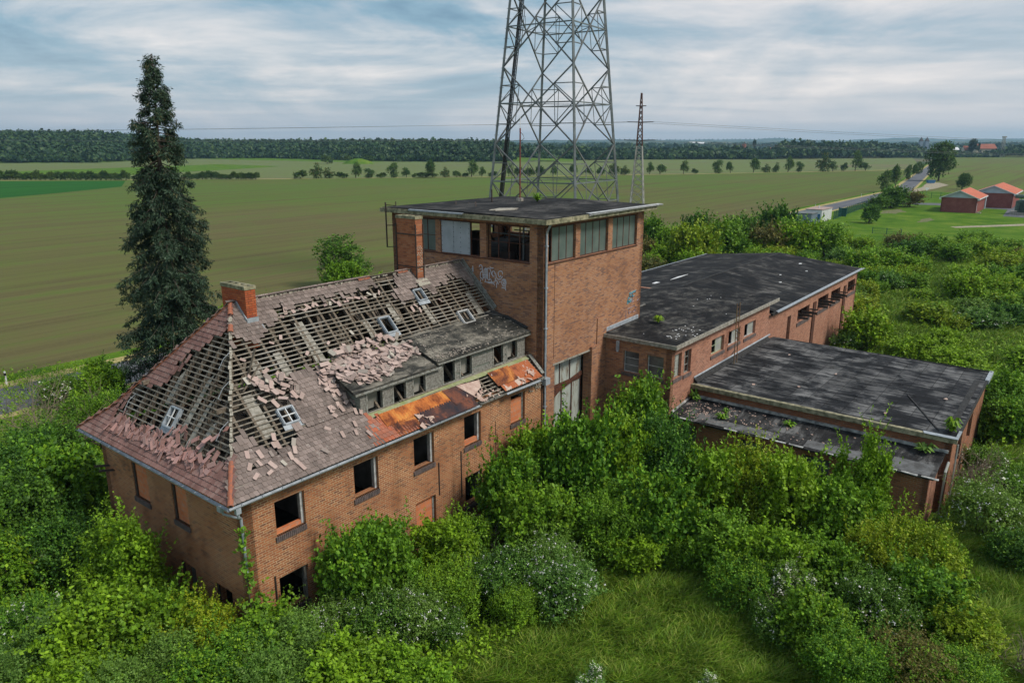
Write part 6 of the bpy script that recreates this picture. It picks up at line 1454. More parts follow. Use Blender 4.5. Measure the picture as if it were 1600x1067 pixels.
reg('cream', make_bush('flowering_bush', shoots(8, 1.5, 3.0, 13), 1700, 'leaf_grey', .11, .06, blossoms=560, bsize=.065, extra='leaf_mid'), 1.5, 3.0)
reg('olive', make_bush('bush', dome(7, 1.7, 2.6, 14), 1800, 'leaf_olive', .11, .07, extra='leaf_mid'), 1.7, 2.6)
reg('loose', make_bush('bush', dome(7, 1.8, 3.4, 15, .36), 1050, 'leaf_mid', .19, .125, ln=.4, extra='leaf_bright'), 1.8, 3.4)
# coarser versions for farther off
reg('fmid', make_bush('bush', dome(8, 1.7, 2.9, 21), 620, 'leaf_mid', .26, .18, 5, .4, extra='leaf_bright'), 1.7, 2.9)
reg('fbright', make_bush('bush', dome(8, 1.7, 2.7, 22), 620, 'leaf_bright', .26, .18, 5, .4, extra='leaf_yellow'), 1.7, 2.7)
reg('fdark', make_bush('bush', dome(8, 1.7, 2.9, 23), 620, 'leaf_dark', .26, .18, 5, .4, extra='leaf_mid'), 1.7, 2.9)
reg('fyellow', make_bush('bush', dome(9, 1.7, 2.4, 24), 620, 'leaf_yellow', .24, .17, 5, .4, extra='leaf_bright'), 1.7, 2.4)
reg('folive', make_bush('bush', dome(8, 1.7, 2.7, 25), 620, 'leaf_olive', .24, .17, 5, .4), 1.7, 2.7)
reg('fwhite', make_bush('flowering_bush', dome(8, 1.7, 2.6, 26), 640, 'leaf_grey', .24, .15, 5, .4, blossoms=90, bsize=.11), 1.7, 2.6)
def put(kind, loc, rad, label, group=None, cat='bush', hs=1.0, rot=None):
    e = BK[kind]; s_ = rad/e[1]; rot = random.uniform(0, 6.28) if rot is None else rot; sc = (s_, s_*random.uniform(.9, 1.1), s_*hs)
    if not e[3]: r = e[0]; e[3] = True; r.location = loc; r.rotation_euler = (0, 0, rot); r.scale = sc
    else: r = copy_tree(e[0], loc, rot, sc)
    for k_ in ('group',):
        if k_ in r: del r[k_]
    tag(r, label, cat, group); return r
RECTS = [(0, 18, 0, 12), (17.5, 28.6, 0, 12), (23.9, 41, -4.2, 12), (39, 64, -4.2, 12), (24.0, 41, -17.6, -4)]
def avoid(u, v, r):
    for _ in range(3):
        for a, b, c, d in RECTS:
            a2, b2, c2, d2 = a-r, b+r, c-r, d+r
            if a2 < u < b2 and c2 < v < d2:
                m_ = min((u-a2, 0), (b2-u, 1), (v-c2, 2), (d2-v, 3)); 
                if m_[1] == 0: u = a2
                elif m_[1] == 1: u = b2
                elif m_[1] == 2: v = c2
                else: v = d2
    return u, v
def pbush(px, py, rpx, kind, zc, label, hs=1.0, group=None, clear=.75, cat=None):
    p = at(px, py, zc); D = math.hypot(p.y*cp_+(CAMZ-zc)*sp_, 0); rad = rpx*D/1151.; q = SITEI @ p
    u, v = avoid(q.x, q.y, rad*clear); p = S(u, v, 0); put(kind, p, rad, label, group, cat or ('flowering bush' if kind in ('elder', 'rose', 'roses', 'cream', 'fwhite') else 'bush'), hs)
# --- hand placed shrubs: pixel of the crown centre, radius, kind, crown height, label
for a in [
 (20, 750, 66, 'dark', 2.0, 'broad dark bush at the left edge below the road', 1.1),
 (95, 760, 74, 'mid', 2.2, 'bright green bush filling the gap left of the hip wall', 1.1),
 (20, 815, 78, 'dark', 2.0, 'dark green bush at the left edge above the white elder', 1.1),
 (108, 850, 60, 'dark', 1.6, 'shaded dark bush deep beside the foot of the hip wall', 1.0),
 (75, 690, 48, 'dark', 2.0, 'dark bush just below the road with bare twigs above it', 1.0),
 (150, 640, 44, 'mid2', 2.4, 'green bush behind the left eave corner under the spruce', 1.2),
 (152, 592, 40, 'bright', 2.2, 'fresh green roadside bush touching the left side of the spruce', 1.0),
 (88, 590, 30, 'elder', 2.2, 'pale flowering elder beside the asphalt road at the left', 1.0),
 (200, 640, 40, 'dark', 2.0, 'dark bush at the foot of the spruce behind the eave', 1.0),
 (10, 870, 60, 'mid', 1.8, 'bush at the left edge with dry twigs at its foot', 1.0),
 (35, 955, 62, 'elder', 2.0, 'elder with flat cream flower heads at the left edge', .95),
 (185, 880, 62, 'shoot', 1.8, 'tall leafy shoots standing before the hip wall', .9),
 (275, 860, 70, 'shoot', 2.2, 'group of upright shoots covering the foot of the hip wall', .95),
 (350, 900, 50, 'loose', 1.8, 'loose green bush by the near bottom corner of the house', .8),
 (120, 985, 75, 'bright', 1.8, 'bright bush in the lower left beside the cream elder', 1.0),
 (215, 985, 75, 'mid', 1.6, 'green bush below the tall shoots at the lower left', 1.0),
 (310, 985, 72, 'yellow', 1.4, 'yellowish green bush below the near house corner', .9),
 (400, 985, 70, 'mid', 1.4, 'green bush in front of the lowest open window', .85),
 (30, 1040, 75, 'grey', 1.6, 'greyish bush in the bottom left corner', 1.0),
 (130, 1062, 70, 'bright', 1.4, 'bright bush at the bottom edge near the left corner', .9),
 (235, 1068, 80, 'grey', 1.3, 'greyish rounded bush at the bottom edge', .9),
 (345, 1062, 80, 'mid2', 1.3, 'fine leaved bush at the bottom edge below the house corner', .9),
 (455, 1050, 85, 'grey', 1.2, 'dome of fine greyish leaves at the bottom edge', .85),
 (550, 1055, 72, 'bright', 1.2, 'fine leaved bush at the bottom edge right of the grey dome', .85),
 (640, 1070, 62, 'bright', 1.0, 'low green bush at the bottom edge beside the meadow', .8),
 (505, 960, 55, 'rose', 1.5, 'white dotted bush right of the lowest open window', 1.0),
 (545, 885, 62, 'loose', 2.2, 'tall loose bush against the front wall under the second window', 1.31),
 (600, 870, 60, 'mid', 2.2, 'green bush against the front wall left of the bricked window', 1.38),
 (580, 950, 62, 'roses', 1.7, 'dark bush dotted white in front of the house wall', 1.0),
 (650, 945, 60, 'rose', 1.5, 'white dotted rose bush in the middle of the thicket', 1.0),
 (695, 825, 52, 'bright', 2.2, 'round bright bush before the bricked up ground floor window', 1.05),
 (735, 800, 40, 'mid', 2.2, 'leafy bush under the dark ground floor window', 1.0),
 (700, 900, 55, 'mid2', 1.7, 'tangled bush with dry stems between the white dotted ones', .95),
 (775, 880, 55, 'roses', 1.8, 'dark green bush with small white flowers in the centre', 1.0),
 (690, 950, 46, 'roses', 1.3, 'white flowered bush at the left rim of the meadow', .9),
 (800, 760, 52, 'mid', 2.4, 'leafy bush against the wall right of the dark ground floor window', 1.50),
 (845, 700, 55, 'bright', 3.0, 'tall bright bush in the corner of house and tower', 1.25),
 (850, 800, 62, 'mid', 2.2, 'green bush in the thicket below the tower corner', 1.1),
 (905, 730, 62, 'mid', 2.8, 'tall green bush in front of the tower door', 1.62),
 (860, 850, 55, 'rose', 1.8, 'white dotted bush below the tall bushes in the centre', 1.0),
 (885, 905, 58, 'rose', 1.4, 'rounded rose bush covered in small white flowers at the head of the meadow', 1.0),
 (800, 920, 42, 'mid2', 1.4, 'dark green bush left of the rounded rose bush', .9),
 (965, 720, 58, 'bright', 2.8, 'bright bush between the tower door and the wing', 1.50),
 (1000, 665, 56, 'loose', 3.0, 'tall feathery bush reaching the two windows of the wing', 1.45),
 (1035, 720, 55, 'dark', 3.0, 'dark green bush at the corner where wing and lean-to meet', 1.69),
 (960, 800, 62, 'mid2', 2.2, 'fine leaved bush in the middle of the centre thicket', 1.1),
 (1020, 800, 60, 'mid', 2.2, 'green bush below the lean-to corner', 1.38),
 (990, 845, 42, 'bright', 1.4, 'bright bush at the right rim of the meadow head', .9),
 (1065, 840, 40, 'mid2', 1.4, 'small bush beside the meadow under the lean-to', .9),
 (1110, 745, 52, 'bright', 2.4, 'bright bush hiding the left window of the lean-to', 1.38),
 (1170, 745, 60, 'yellow', 2.6, 'yellow green bush overlapping the middle of the lean-to edge', 1.38),
 (1240, 770, 62, 'bright', 2.4, 'bright bush along the lean-to under its broken edge', 1.31),
 (1130, 830, 58, 'mid', 2.0, 'green bush in the left part of the right hand thicket', 1.0),
 (1310, 790, 60, 'mid', 2.4, 'green bush along the right part of the lean-to', 1.25),
 (1355, 745, 48, 'shoot', 3.4, 'tall light green shoots rising above the lean-to roof', 1.56),
 (1200, 850, 60, 'bright', 2.0, 'bright bush above the cream flowered one', 1.0),
 (1165, 895, 54, 'mid2', 1.6, 'dense bush at the left end of the right hand thicket', .95),
 (1235, 890, 50, 'cream', 1.8, 'shrub crowded with cream blossom in the right hand thicket', 1.0),
 (1290, 860, 55, 'mid', 2.0, 'green bush right of the cream blossomed shrub', 1.0),
 (1215, 955, 44, 'roses', 1.2, 'dark bush with white flowers below the cream blossomed shrub', .9),
 (1330, 880, 48, 'roses', 1.8, 'dark white dotted bush in the middle of the right hand thicket', 1.0),
 (1375, 850, 55, 'yellow', 2.0, 'yellowish bush below the right end of the lean-to', 1.25),
 (1440, 850, 55, 'yellow', 2.0, 'most yellow bush at the outer corner of the lean-to', 1.31),
 (1280, 960, 58, 'mid', 1.6, 'large green bush at the lower rim of the right hand thicket', 1.0),
 (1380, 930, 62, 'roses', 1.7, 'dark bush speckled with white flowers in the lower right', 1.0),
 (1455, 920, 60, 'mid', 1.7, 'green bush at the right rim of the thicket', 1.0),
 (1505, 960, 58, 'yellow', 1.4, 'yellow green bush at the right end of the lower thicket', .9),
 (1320, 1030, 68, 'mid2', 1.3, 'dense green bush near the bottom edge at the right', .95),
 (1410, 1030, 68, 'olive', 1.2, 'dull olive bush at the bottom edge at the right', .85),
 (1490, 1050, 60, 'mid2', 1.1, 'low green bush in the bottom right', .8),
 (935, 1062, 42, 'cream', 1.0, 'small bush full of cream blossom at the bottom of the meadow', .7),
 (1120, 1070, 40, 'cream', .9, 'second small cream blossomed bush at the bottom edge of the meadow', .6),
 (1545, 790, 62, 'rose', 1.8, 'white flowered bush right of the lean-to end', 1.05),
 (1600, 760, 50, 'elder', 1.8, 'elder in bloom at the right edge beside the low hall', 1.0),
 (1520, 690, 34, 'elder', 2.2, 'elder with creamy flowers at the outer corner of the low hall', 1.0),
 (1560, 640, 42, 'mid', 2.0, 'green bush beyond the far corner of the low hall', 1.0),
 (1595, 620, 42, 'bright', 1.8, 'bright bush at the right edge behind the low hall', 1.0),
 (1600, 850, 45, 'dark', 1.4, 'dark bush at the right edge below the flowering one', .9),
 (1530, 590, 34, 'roses', 2.0, 'dark bush behind the far corner of the broad flat roof', 1.0),
 ]: pbush(*a)
# leafy creeper on the near corner of the house
P_ = []; D_ = []
for k in range(260): z = abs(random.gauss(0, 1.1)); P_.append((.55+random.gauss(0, .28+.1*(3-min(3, z))), .30-random.random()*.25, z+.2)); D_.append((-.2, -.8, .2))
for k in range(40): P_.append((.5+random.gauss(0, .12), .32, random.uniform(2.6, 4.9))); D_.append((-.2, -.8, .2))
P_ = np.array([list(S(*p)) for p in P_]); rt = SITE.to_3x3(); D_ = np.array([list(rt @ Vector(d)) for d in D_]); cl = thing('creeper', 'leafy creeper climbing the downpipe at the near corner of the house', 'climbing plant', (.5, .2, 0), site=True); V = sprigs(P_, D_, .14, .11, 5, .25)
Wi = WM[cl.name].inverted(); V = np.array([list(Wi @ Vector(v)) for v in V]); raw('foliage', V, np.arange(len(V)).reshape(-1, 4), 'leaf_mid', cl)
mb = MB(); mb.tube([(.5, .3, 0), (.55, .31, 1.5), (.48, .3, 3), (.5, .3, 4.6)], .02, 5); mb.build('stem', 'bark', cl)

# --- wilderness on the right of and behind the halls
def proj(p):
    x, y, z = p[0], p[1], p[2]-CAMZ; u_ = y*sp_+z*cp_; w_ = y*cp_-z*sp_; return 800+f_*x/w_, 533.5-f_*u_/w_
CLR = [[(1360, 455), (1425, 455), (1455, 540), (1400, 555), (1360, 520)], [(1470, 505), (1640, 500), (1640, 565), (1510, 560)], [(1440, 400), (1560, 395), (1560, 425), (1450, 430)], [(1300, 385), (1400, 380), (1400, 400), (1320, 402)], [(1555, 665), (1600, 655), (1600, 720), (1560, 720)], [(1400, 585), (1400, 500), (1380, 480)]]
wild = []; tries = 0
while len(wild) < 146 and tries < 30000:
    tries += 1; v = random.uniform(-95, 30); u = 41.5+(random.random()**.8)*98; p = S(u, v, 1.2); x, y = proj(p)
    if not (995 < x < 1640) or y < 376 or y > 700: continue
    if any(inpoly(x, y, c) for c in CLR): continue
    rad = random.uniform(1.2, 2.4)
    u2, v2 = avoid(u, v, rad*.8)
    if abs(u2-u)+abs(v2-v) > .01: continue
    if any((u-a)**2+(v-b)**2 < ((rad+c)*.62)**2 for a, b, c in wild): continue
    wild.append((u, v, rad))
nm = {'fmid': 'mid green bush in the overgrown ground right of the halls', 'fbright': 'bright green bush in the overgrown ground right of the halls', 'fdark': 'dark green bush in the overgrown ground right of the halls', 'fyellow': 'yellow green bush in the overgrown ground right of the halls', 'folive': 'dull olive bush in the overgrown ground right of the halls', 'fwhite': 'white flowering bush in the overgrown ground right of the halls'}
wild.sort(key=lambda w: S(w[0], w[1]).y)
for bi in range(0, len(wild), 18): wild[bi:bi+18] = sorted(wild[bi:bi+18], key=lambda w: proj(S(w[0], w[1], 0))[0])
ORD = ['first', 'second', 'third', 'fourth', 'fifth', 'sixth', 'seventh', 'eighth', 'ninth', 'tenth', 'eleventh', 'twelfth', 'thirteenth', 'fourteenth', 'fifteenth', 'sixteenth', 'seventeenth', 'eighteenth', 'nineteenth', 'twentieth']
for wi, (u, v, rad) in enumerate(wild):
    D = S(u, v).y; k = random.choices(['fmid', 'fbright', 'fdark', 'fyellow', 'folive', 'fwhite'], [3, 6, 1.0, 5 if D > 80 else 2.5, 1.0, 2.5 if D < 90 else .7])[0]
    if D < 62: k2 = {'fmid': 'mid2', 'fbright': 'bright', 'fdark': 'dark', 'fyellow': 'yellow', 'folive': 'olive', 'fwhite': 'rose'}[k]
    else: k2 = k
    put(k2, S(u, v, -.05), rad, nm[k].split(' in the')[0]+', '+ORD[wi % 18]+' from the left in the '+ORD[wi//18]+' row beyond the halls', 'bushes in the overgrown ground beyond the halls', 'bush' if k != 'fwhite' else 'flowering bush', random.uniform(.55, .95))
for (px, py, rpx, kind, zc, lab, hs) in [
 (1012, 372, 24, 'fmid', 3, 'dark green tree-like bush right beside the tower edge', 1.4), (1010, 395, 20, 'folive', 2, 'brownish bush beside the tower edge', 1.2), (1045, 378, 22, 'fmid', 3, 'green bush in the belt behind the hall, second from the tower', 1.3),
 (1085, 368, 26, 'fdark', 3, 'dark bush in the belt behind the hall', 1.3), (1080, 395, 32, 'fyellow', 2.5, 'yellow green bush lit up in front of the belt behind the hall', 1.3), (1120, 375, 26, 'folive', 3, 'dull olive bush in the belt behind the hall', 1.2),
 (1130, 385, 30, 'fmid', 2.5, 'mid green bush in front of the belt behind the hall', 1.2), (1160, 372, 26, 'fdark', 3, 'dark rounded bush in the belt behind the hall ridge', 1.3), (1185, 358, 20, 'fmid', 3, 'green bush where the road vanishes behind the belt', 1.2),
 (1215, 362, 28, 'fdark', 3, 'dark bush in the belt left of the containers', 1.3), (1200, 380, 28, 'folive', 2.5, 'olive bush in front of the dark ones near the containers', 1.1), (1245, 372, 28, 'fmid', 3, 'green bush just in front of the grey container', 1.1), (1290, 378, 26, 'fmid', 2.5, 'green bush just right of the containers', 1.1),
 (1240, 385, 30, 'fbright', 2, 'bright bush behind the far ridge end of the hall', 1.1), (1045, 405, 24, 'fbright', 1.5, 'bright bush at the back eave of the hall near the tower', 1.0), (1020, 408, 16, 'fbright', 1.5, 'small bright bush in the angle of tower and hall', 1.0), (1150, 392, 22, 'fmid', 2, 'low green bush along the back eave of the hall', 1.0), (1190, 392, 20, 'fbright', 1.5, 'low bright bush along the back eave of the hall', 1.0),
 (1392, 316, 22, 'fdark', 1.6, 'large dark bush at the road bend left of the brick substation', .8), (1374, 319, 14, 'fdark', 1.5, 'smaller dark bush left of the large one at the road bend', .8), (1422, 312, 17, 'folive', 2, 'brownish dark bush at the driveway', .8), (1360, 339, 14, 'fdark', 1.4, 'single dark round bush standing in the lawn', 1.05)]:
    pbush(px, py, rpx, kind, zc, lab, hs)

# --- trees
def make_tree(name, H, R_, seed, mat, mat2=None, n=900, L=.2, W=.14, trunk=.35, tr_h=.3, k=6, shape='round', ln=.4, nl=11):
    r_ = random.Random(seed); lob = []
    for i in range(nl):
        a = r_.uniform(0, 6.28); t = r_.uniform(0, 1); z = H*(tr_h+.12+t*(.78-tr_h)); q = R_*(.62 if shape == 'round' else .3)*r_.uniform(.3, 1)*math.sin(pi*min(.95, max(.2, .25+t*.6))); s_ = R_*r_.uniform(.3, .48); lob.append((q*cos(a), q*sin(a), z, s_, s_, s_*(1.0 if shape == 'round' else 1.8)))
    root = bpy.data.objects.new(name, None); COL.objects.link(root); WM[root.name] = IDN
    P, d = lobe_points(lob, n, .5, -.8); V = sprigs(P, d, L, W, k, ln, .2); raw('crown', V, np.arange(len(V)).reshape(-1, 4), mat, root)
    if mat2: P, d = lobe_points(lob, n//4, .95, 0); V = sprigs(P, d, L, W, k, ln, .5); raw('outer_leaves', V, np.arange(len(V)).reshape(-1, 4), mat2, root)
    m_ = MB(IDN); m_.tube([(0, 0, 0), (.05*H*.1, 0, H*tr_h), (0, .02*H, H*.6), (0, 0, H*.85)], [trunk, trunk*.75, trunk*.4, trunk*.1], 8, False); t = m_.build('trunk', 'bark', root)
    for l in lob[:8]:
        m_ = MB(IDN); z0 = H*r_.uniform(tr_h*.8, .55); m_.tube([(0, 0, z0), (l[0]*.5, l[1]*.5, (z0+l[2])/2+.1), (l[0], l[1], l[2])], [trunk*.4, trunk*.25, trunk*.08], 5, False); m_.build('limb', 'bark', root)
    return root
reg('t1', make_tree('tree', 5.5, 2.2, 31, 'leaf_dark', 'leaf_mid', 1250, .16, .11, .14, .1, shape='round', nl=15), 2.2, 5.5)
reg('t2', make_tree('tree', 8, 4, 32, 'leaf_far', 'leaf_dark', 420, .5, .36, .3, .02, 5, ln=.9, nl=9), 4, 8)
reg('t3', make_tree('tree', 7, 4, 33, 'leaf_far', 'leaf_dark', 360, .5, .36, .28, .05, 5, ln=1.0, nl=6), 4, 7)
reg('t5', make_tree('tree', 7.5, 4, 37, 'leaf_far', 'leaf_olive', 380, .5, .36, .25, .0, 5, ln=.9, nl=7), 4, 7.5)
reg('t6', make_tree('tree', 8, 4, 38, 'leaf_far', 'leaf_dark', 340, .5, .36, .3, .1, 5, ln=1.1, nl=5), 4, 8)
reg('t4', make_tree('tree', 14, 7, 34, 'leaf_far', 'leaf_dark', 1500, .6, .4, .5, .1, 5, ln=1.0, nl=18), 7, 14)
reg('b2', make_bush('bush', dome(6, 2.5, 3, 35), 200, 'leaf_far', .5, .35, 5, .6), 2.5, 3)
reg('pop', make_tree('tree', 20, 3, 36, 'leaf_forest', None, 500, .9, .6, .4, .05, 5, 'col', .9, 12), 2.2, 20)
def ptree(px, py, w_, h, kind, label, group=None, cat='tree'):
    p = at(px, py, 0); D = p.y*cp_+CAMZ*sp_; rad = w_*.5*D/1151.; H = h*D/1151.; e = BK[kind]; put(kind, p, rad, label, group, cat, (H/e[2])/(rad/e[1]))
p_ = at(536, 412, 3); put('t1', S(*avoid((SITEI@p_).x, (SITEI@p_).y, 1.5), 0), 3.6, 'lone leafy tree in the field behind the house ridge', None, 'tree', .66)
pbush(585, 440, 22, 'bright', 3, 'bright green bush right behind the ridge near the tall chimney stack', 1.3); pbush(540, 436, 30, 'mid', 2.6, 'green bush below the lone tree behind the ridge', 1.2); pbush(430, 462, 20, 'mid2', 2.5, 'low green bush showing between chimney and ridge', 1.2); pbush(345, 495, 22, 'bright', 2, 'bright bush showing behind the hip right of the spruce', 1.2)
row = [(469,16,8,0),(494,20,20,1),(515,20,14,1),(535,14,6,0),(556,22,20,1),(576,18,12,1),(596,12,5,0),(615,20,19,1),(635,15,13,1),(647,6,4,0),(665,26,5,0),(676,19,23,1),(695,16,13,1),(714,10,6,0),(727,8,4,0),(737,22,22,1),(753,14,13,1),(770,12,5,0),
 (795,15,16,1),(812,14,9,0),(828,12,8,0),(844,12,10,0),(864,16,13,1),(899,17,15,1),(922,16,10,1),(939,10,8,0),(960,20,18,1),(977,17,12,1),(1015,14,16,1),(1031,19,13,1),(1068,18,17,1),(1086,8,5,0),(1122,18,17,1),(1141,14,15,1),(1177,19,19,1),(1196,16,11,1),(1212,13,13,1),(1231,19,20,1),(1248,13,13,1),(1285,22,24,1),(1301,18,13,1),(1318,8,8,0),(1336,19,26,1),(1352,20,11,1)]
ti = bi_ = 0
def ordn(i): return ORD[i] if i < 20 else ('twenty-'+ORD[i-20] if i < 29 else 'thirtieth' if i == 29 else 'thirty-'+ORD[i-30])
for x, w_, h, t in row:
    y = float(np.interp(x, [400, 800, 1100, 1300, 1437], [280.0, 276, 271.5, 268, 265]))
    if t: ptree(x, y, w_*1.05, h*1.05, random.choice(['t2', 't3', 't5', 't6']), ordn(ti)+' tree from the left in the long row along the field lane', 'trees of the field lane row'); ti += 1
    else: ptree(x, y, w_*1.2, h*1.1, 'b2', ordn(bi_)+' low bush from the left in the long tree row along the lane', 'bushes of the field lane row', 'bush'); bi_ += 1
for i in range(27):
    x = -8+i*7.9
    ptree(x, 281.5, 13, 8+random.uniform(-2, 3), 'b2', ordn(i)+' bush from the left in the hedge between green and brown field', 'bushes of the left field hedge', 'bush')
for i in range(15): ptree(293+i*7.6, 280.5, 12, 7+random.uniform(-2, 3), 'b2', ordn(i)+' bush from the left in the lane hedge right of the spruce', 'bushes of the hedge right of the spruce', 'bush')
for x, y, w_, h, t, l in [(1382, 300, 24, 29, 't2', 'nearest dark tree on the left verge of the distant road'), (1399, 294, 19, 32, 't3', 'second tree on the left verge of the distant road'), (1418, 281, 13, 20, 't2', 'third tree on the left verge of the distant road'), (1426, 277, 12, 18, 't3', 'fourth tree on the left verge of the distant road'), (1435, 272, 14, 16, 't2', 'fifth tree on the left verge of the distant road, touching the big one'),
 (1466, 283, 52, 53, 't4', 'very large dark tree beside the distant road'), (1503, 296, 24, 22, 't4', 'dark tree behind the orange roofed buildings'), (1497, 244, 9, 6, 'b2', 'bush at the far end of the road'), (512, 256, 17, 9, 'b2', 'lone dark bush on the far field before the wooded hill'), (545, 252, 12, 6, 'b2', 'bush beside the small grass mound'), (575, 254, 16, 7, 'b2', 'second bush beside the small grass mound')]: ptree(x, y, w_, h, t, l, None, 'bush' if t == 'b2' else 'tree')
for x, y, D, h, w_, l in [(1179, 233, 1000, 15, 5, 'dark poplar right of the water tower'), (1521, 245, 925, 28, 11, 'tall dark double poplar beside the cream house'), (1531, 242, 925, 20, 3, 'thin poplar right of the double one'), (1149, 232, 1050, 8, 4, 'small conifer left of the water tower')]:
    xx = (x-800)/1192.*D; H = h/1192.*D+(y-222)/1192.*0; put('pop', Vector((xx, D, CAMZ-(y-222)/1192.*D-1)), w_*.5*D/1192., l, None, 'tree', (H/20)/(w_*.5*D/1192./2.2))
for i in range(46):
    x = 960+i*7.3+random.uniform(-2, 2); D = 6900; z = CAMZ+(222-float(np.interp(x, [900, 970, 1060, 1180, 1215, 1240, 1300], [220, 219.5, 220, 219, 217.5, 219.5, 222])))/1192.*7200
    put('t3', Vector(((x-800)/1192.*D, D, z-14)), 9, 'tiny tree of the avenue on the blue skyline', 'avenue trees on the skyline', 'tree', 1.6)
# grass mound
mb = MB(IDN); c = at(560, 256); n = 16
for k in range(n):
    a, b = 2*pi*k/n, 2*pi*(k+1)/n
    for r0, r1, z0, z1 in ((1, .6, 0, 2.6), (.6, .2, 2.6, 4.2), (.2, 0.001, 4.2, 4.4)): mb.face([(c.x+14*r0*cos(a), c.y+9*r0*sin(a), z0), (c.x+14*r0*cos(b), c.y+9*r0*sin(b), z0), (c.x+14*r1*cos(b), c.y+9*r1*sin(b), z1), (c.x+14*r1*cos(a), c.y+9*r1*sin(a), z1)])
tag(mb.build('mound', 'lawn', None, True, c), kind='structure')

# --- the big spruce
def spruce():
    b = at(287, 632, 0); b.z = 0; root = bpy.data.objects.new('spruce_tree', None); COL.objects.link(root); root.location = b; WM[root.name] = Matrix.Translation(b)
    tag(root, 'very tall dark blue green spruce standing beside the road behind the house', 'tree'); sc = b.y/52.; H = 24.6*sc
    prof = lambda z: float(np.interp(z/sc, [0, 1.5, 5, 8, 11, 14, 16.5, 18.3, 19.3, 20.5, 22, 23.6, 24.6], [3.0, 3.6, 3.6, 3.3, 2.85, 2.4, 1.95, 1.55, 1.75, 1.35, .95, .5, .1]))*sc
    m_ = MB(IDN); m_.F = Matrix.Translation(b); m_.tube([(0, 0, 0), (0, 0, 8), (.35, 0, 16), (.7, 0, H)], [.38, .28, .14, .02], 8, False); m_.build('trunk', 'bark', root)
    mt = MB(IDN); mt.F = Matrix.Translation(b); C_, D_, C2, D2 = [], [], [], []
    z = .8
    while z < H-.2:
        top = z > 17.6*sc; nb = 7 if top else 10
        for k in range(nb):
            a = random.uniform(0, 6.283); Lb = prof(z)*random.uniform(.55, 1.2); dr = random.uniform(.35, .8) if not top else random.uniform(.0, .4); zz = z+random.uniform(-.2, .2); s_ = np.linspace(0, 1, 7)
            pts = [Vector((cos(a)*Lb*t+.0012*z*z, sin(a)*Lb*t, zz-dr*Lb*(t**1.3)*.9+.25*Lb*max(0, t-.75))) for t in s_]
            mt.tube(pts[::2], [.045, .03, .02, .008], 4, False)
            nsp = int((17 if not top else 15)*Lb)+6
            for i in range(nsp):
                t = random.uniform(.22 if not top else .35, 1)**.8; j = min(5, int(t*6)); p = pts[j].lerp(pts[j+1], t*6-j); side = random.uniform(-1, 1)*.26*Lb*(1.15-t)*1.1
                q = (p.x-sin(a)*side, p.y+cos(a)*side, p.z-abs(random.gauss(0, .16))); d = (cos(a)*.6-sin(a)*side, sin(a)*.6+cos(a)*side, -.35)
                (C2 if (random.random() < (.22 if top else .05)) else C_).append(q); (D2 if len(C2) > len(D2) else D_).append(d)
        z += random.uniform(.34, .52) if not top else random.uniform(.28, .42)
    mt.build('branches', 'bark', root)
    for (cc, dd, nm_, mat) in ((C_, D_, 'foliage', 'needle'), (C2, D2, 'cones_and_dry_twigs', 'needle_tan')):
        V = sprigs(np.array(cc), unit(np.array(dd)), .21, .055, 8 if mat == 'needle' else 3, .36, -.15, .8); raw(nm_, V, np.arange(len(V)).reshape(-1, 4), mat, root)
spruce()

# --- dry twiggy shrubs
def twigs(px, py, zc, rpx, label, n=26, group=None, mat='dry_twig'):
    p = at(px, py, zc); q = SITEI @ p; u, v = q.x, q.y; D = p.y; R_ = rpx*D/1151.; loc = S(*avoid(u, v, .3), 0); m_ = MB(IDN); m_.F = Matrix.Translation(loc)
    def br(a, d, L_, r, dep):
        pts = [a]; dd = d.copy()
        for i in range(4): dd = (dd+Vector((random.gauss(0, .22), random.gauss(0, .22), random.gauss(.02, .15)))).normalized(); pts.append(pts[-1]+dd*L_/4)
        m_.tube(pts, [r, r*.85, r*.7, r*.5, r*.3], 4, False)
        if dep:
            for i in (1, 2, 3, 4):
                for _ in range(2 if dep > 1 else 1): br(pts[i], (dd+Vector((random.gauss(0, .8), random.gauss(0, .8), random.gauss(.2, .5)))).normalized(), L_*.5, r*.5, dep-1)
    for i in range(n//3):
        a = random.uniform(0, 6.28); br(Vector((random.gauss(0, .15), random.gauss(0, .15), 0)), Vector((cos(a)*.7, sin(a)*.7, 1)).normalized(), R_*1.5, .03, 2)
    o = m_.build('bare_shrub', mat, None, False, loc); return tag(o, label, 'bare shrub', group)
twigs(1508, 712, 2.2, 48, 'grey leafless shrub leaning on the end wall of the low hall', 30)
twigs(1520, 760, 1.6, 48, 'tangle of dry twigs beside the lean-to end wall', 27)
twigs(60, 640, 2.2, 60, 'bare twiggy shrub between the road and the left bushes', 27)
twigs(110, 655, 2.2, 55, 'bare brown shrub under the left eave corner', 24)
twigs(30, 870, 1.6, 50, 'dead drooping branches at the left edge', 20)
twigs(712, 868, 1.8, 40, 'dry tangled stems in the thicket below the ground floor windows', 24)
twigs(760, 820, 1.8, 36, 'bare branches under the dark ground floor window', 20)
twigs(1600, 1020, 1.0, 50, 'pale dead branches in the lower right corner', 20)
twigs(1190, 925, 1.4, 36, 'dry stems inside the right hand thicket left of the cream blossom', 16)

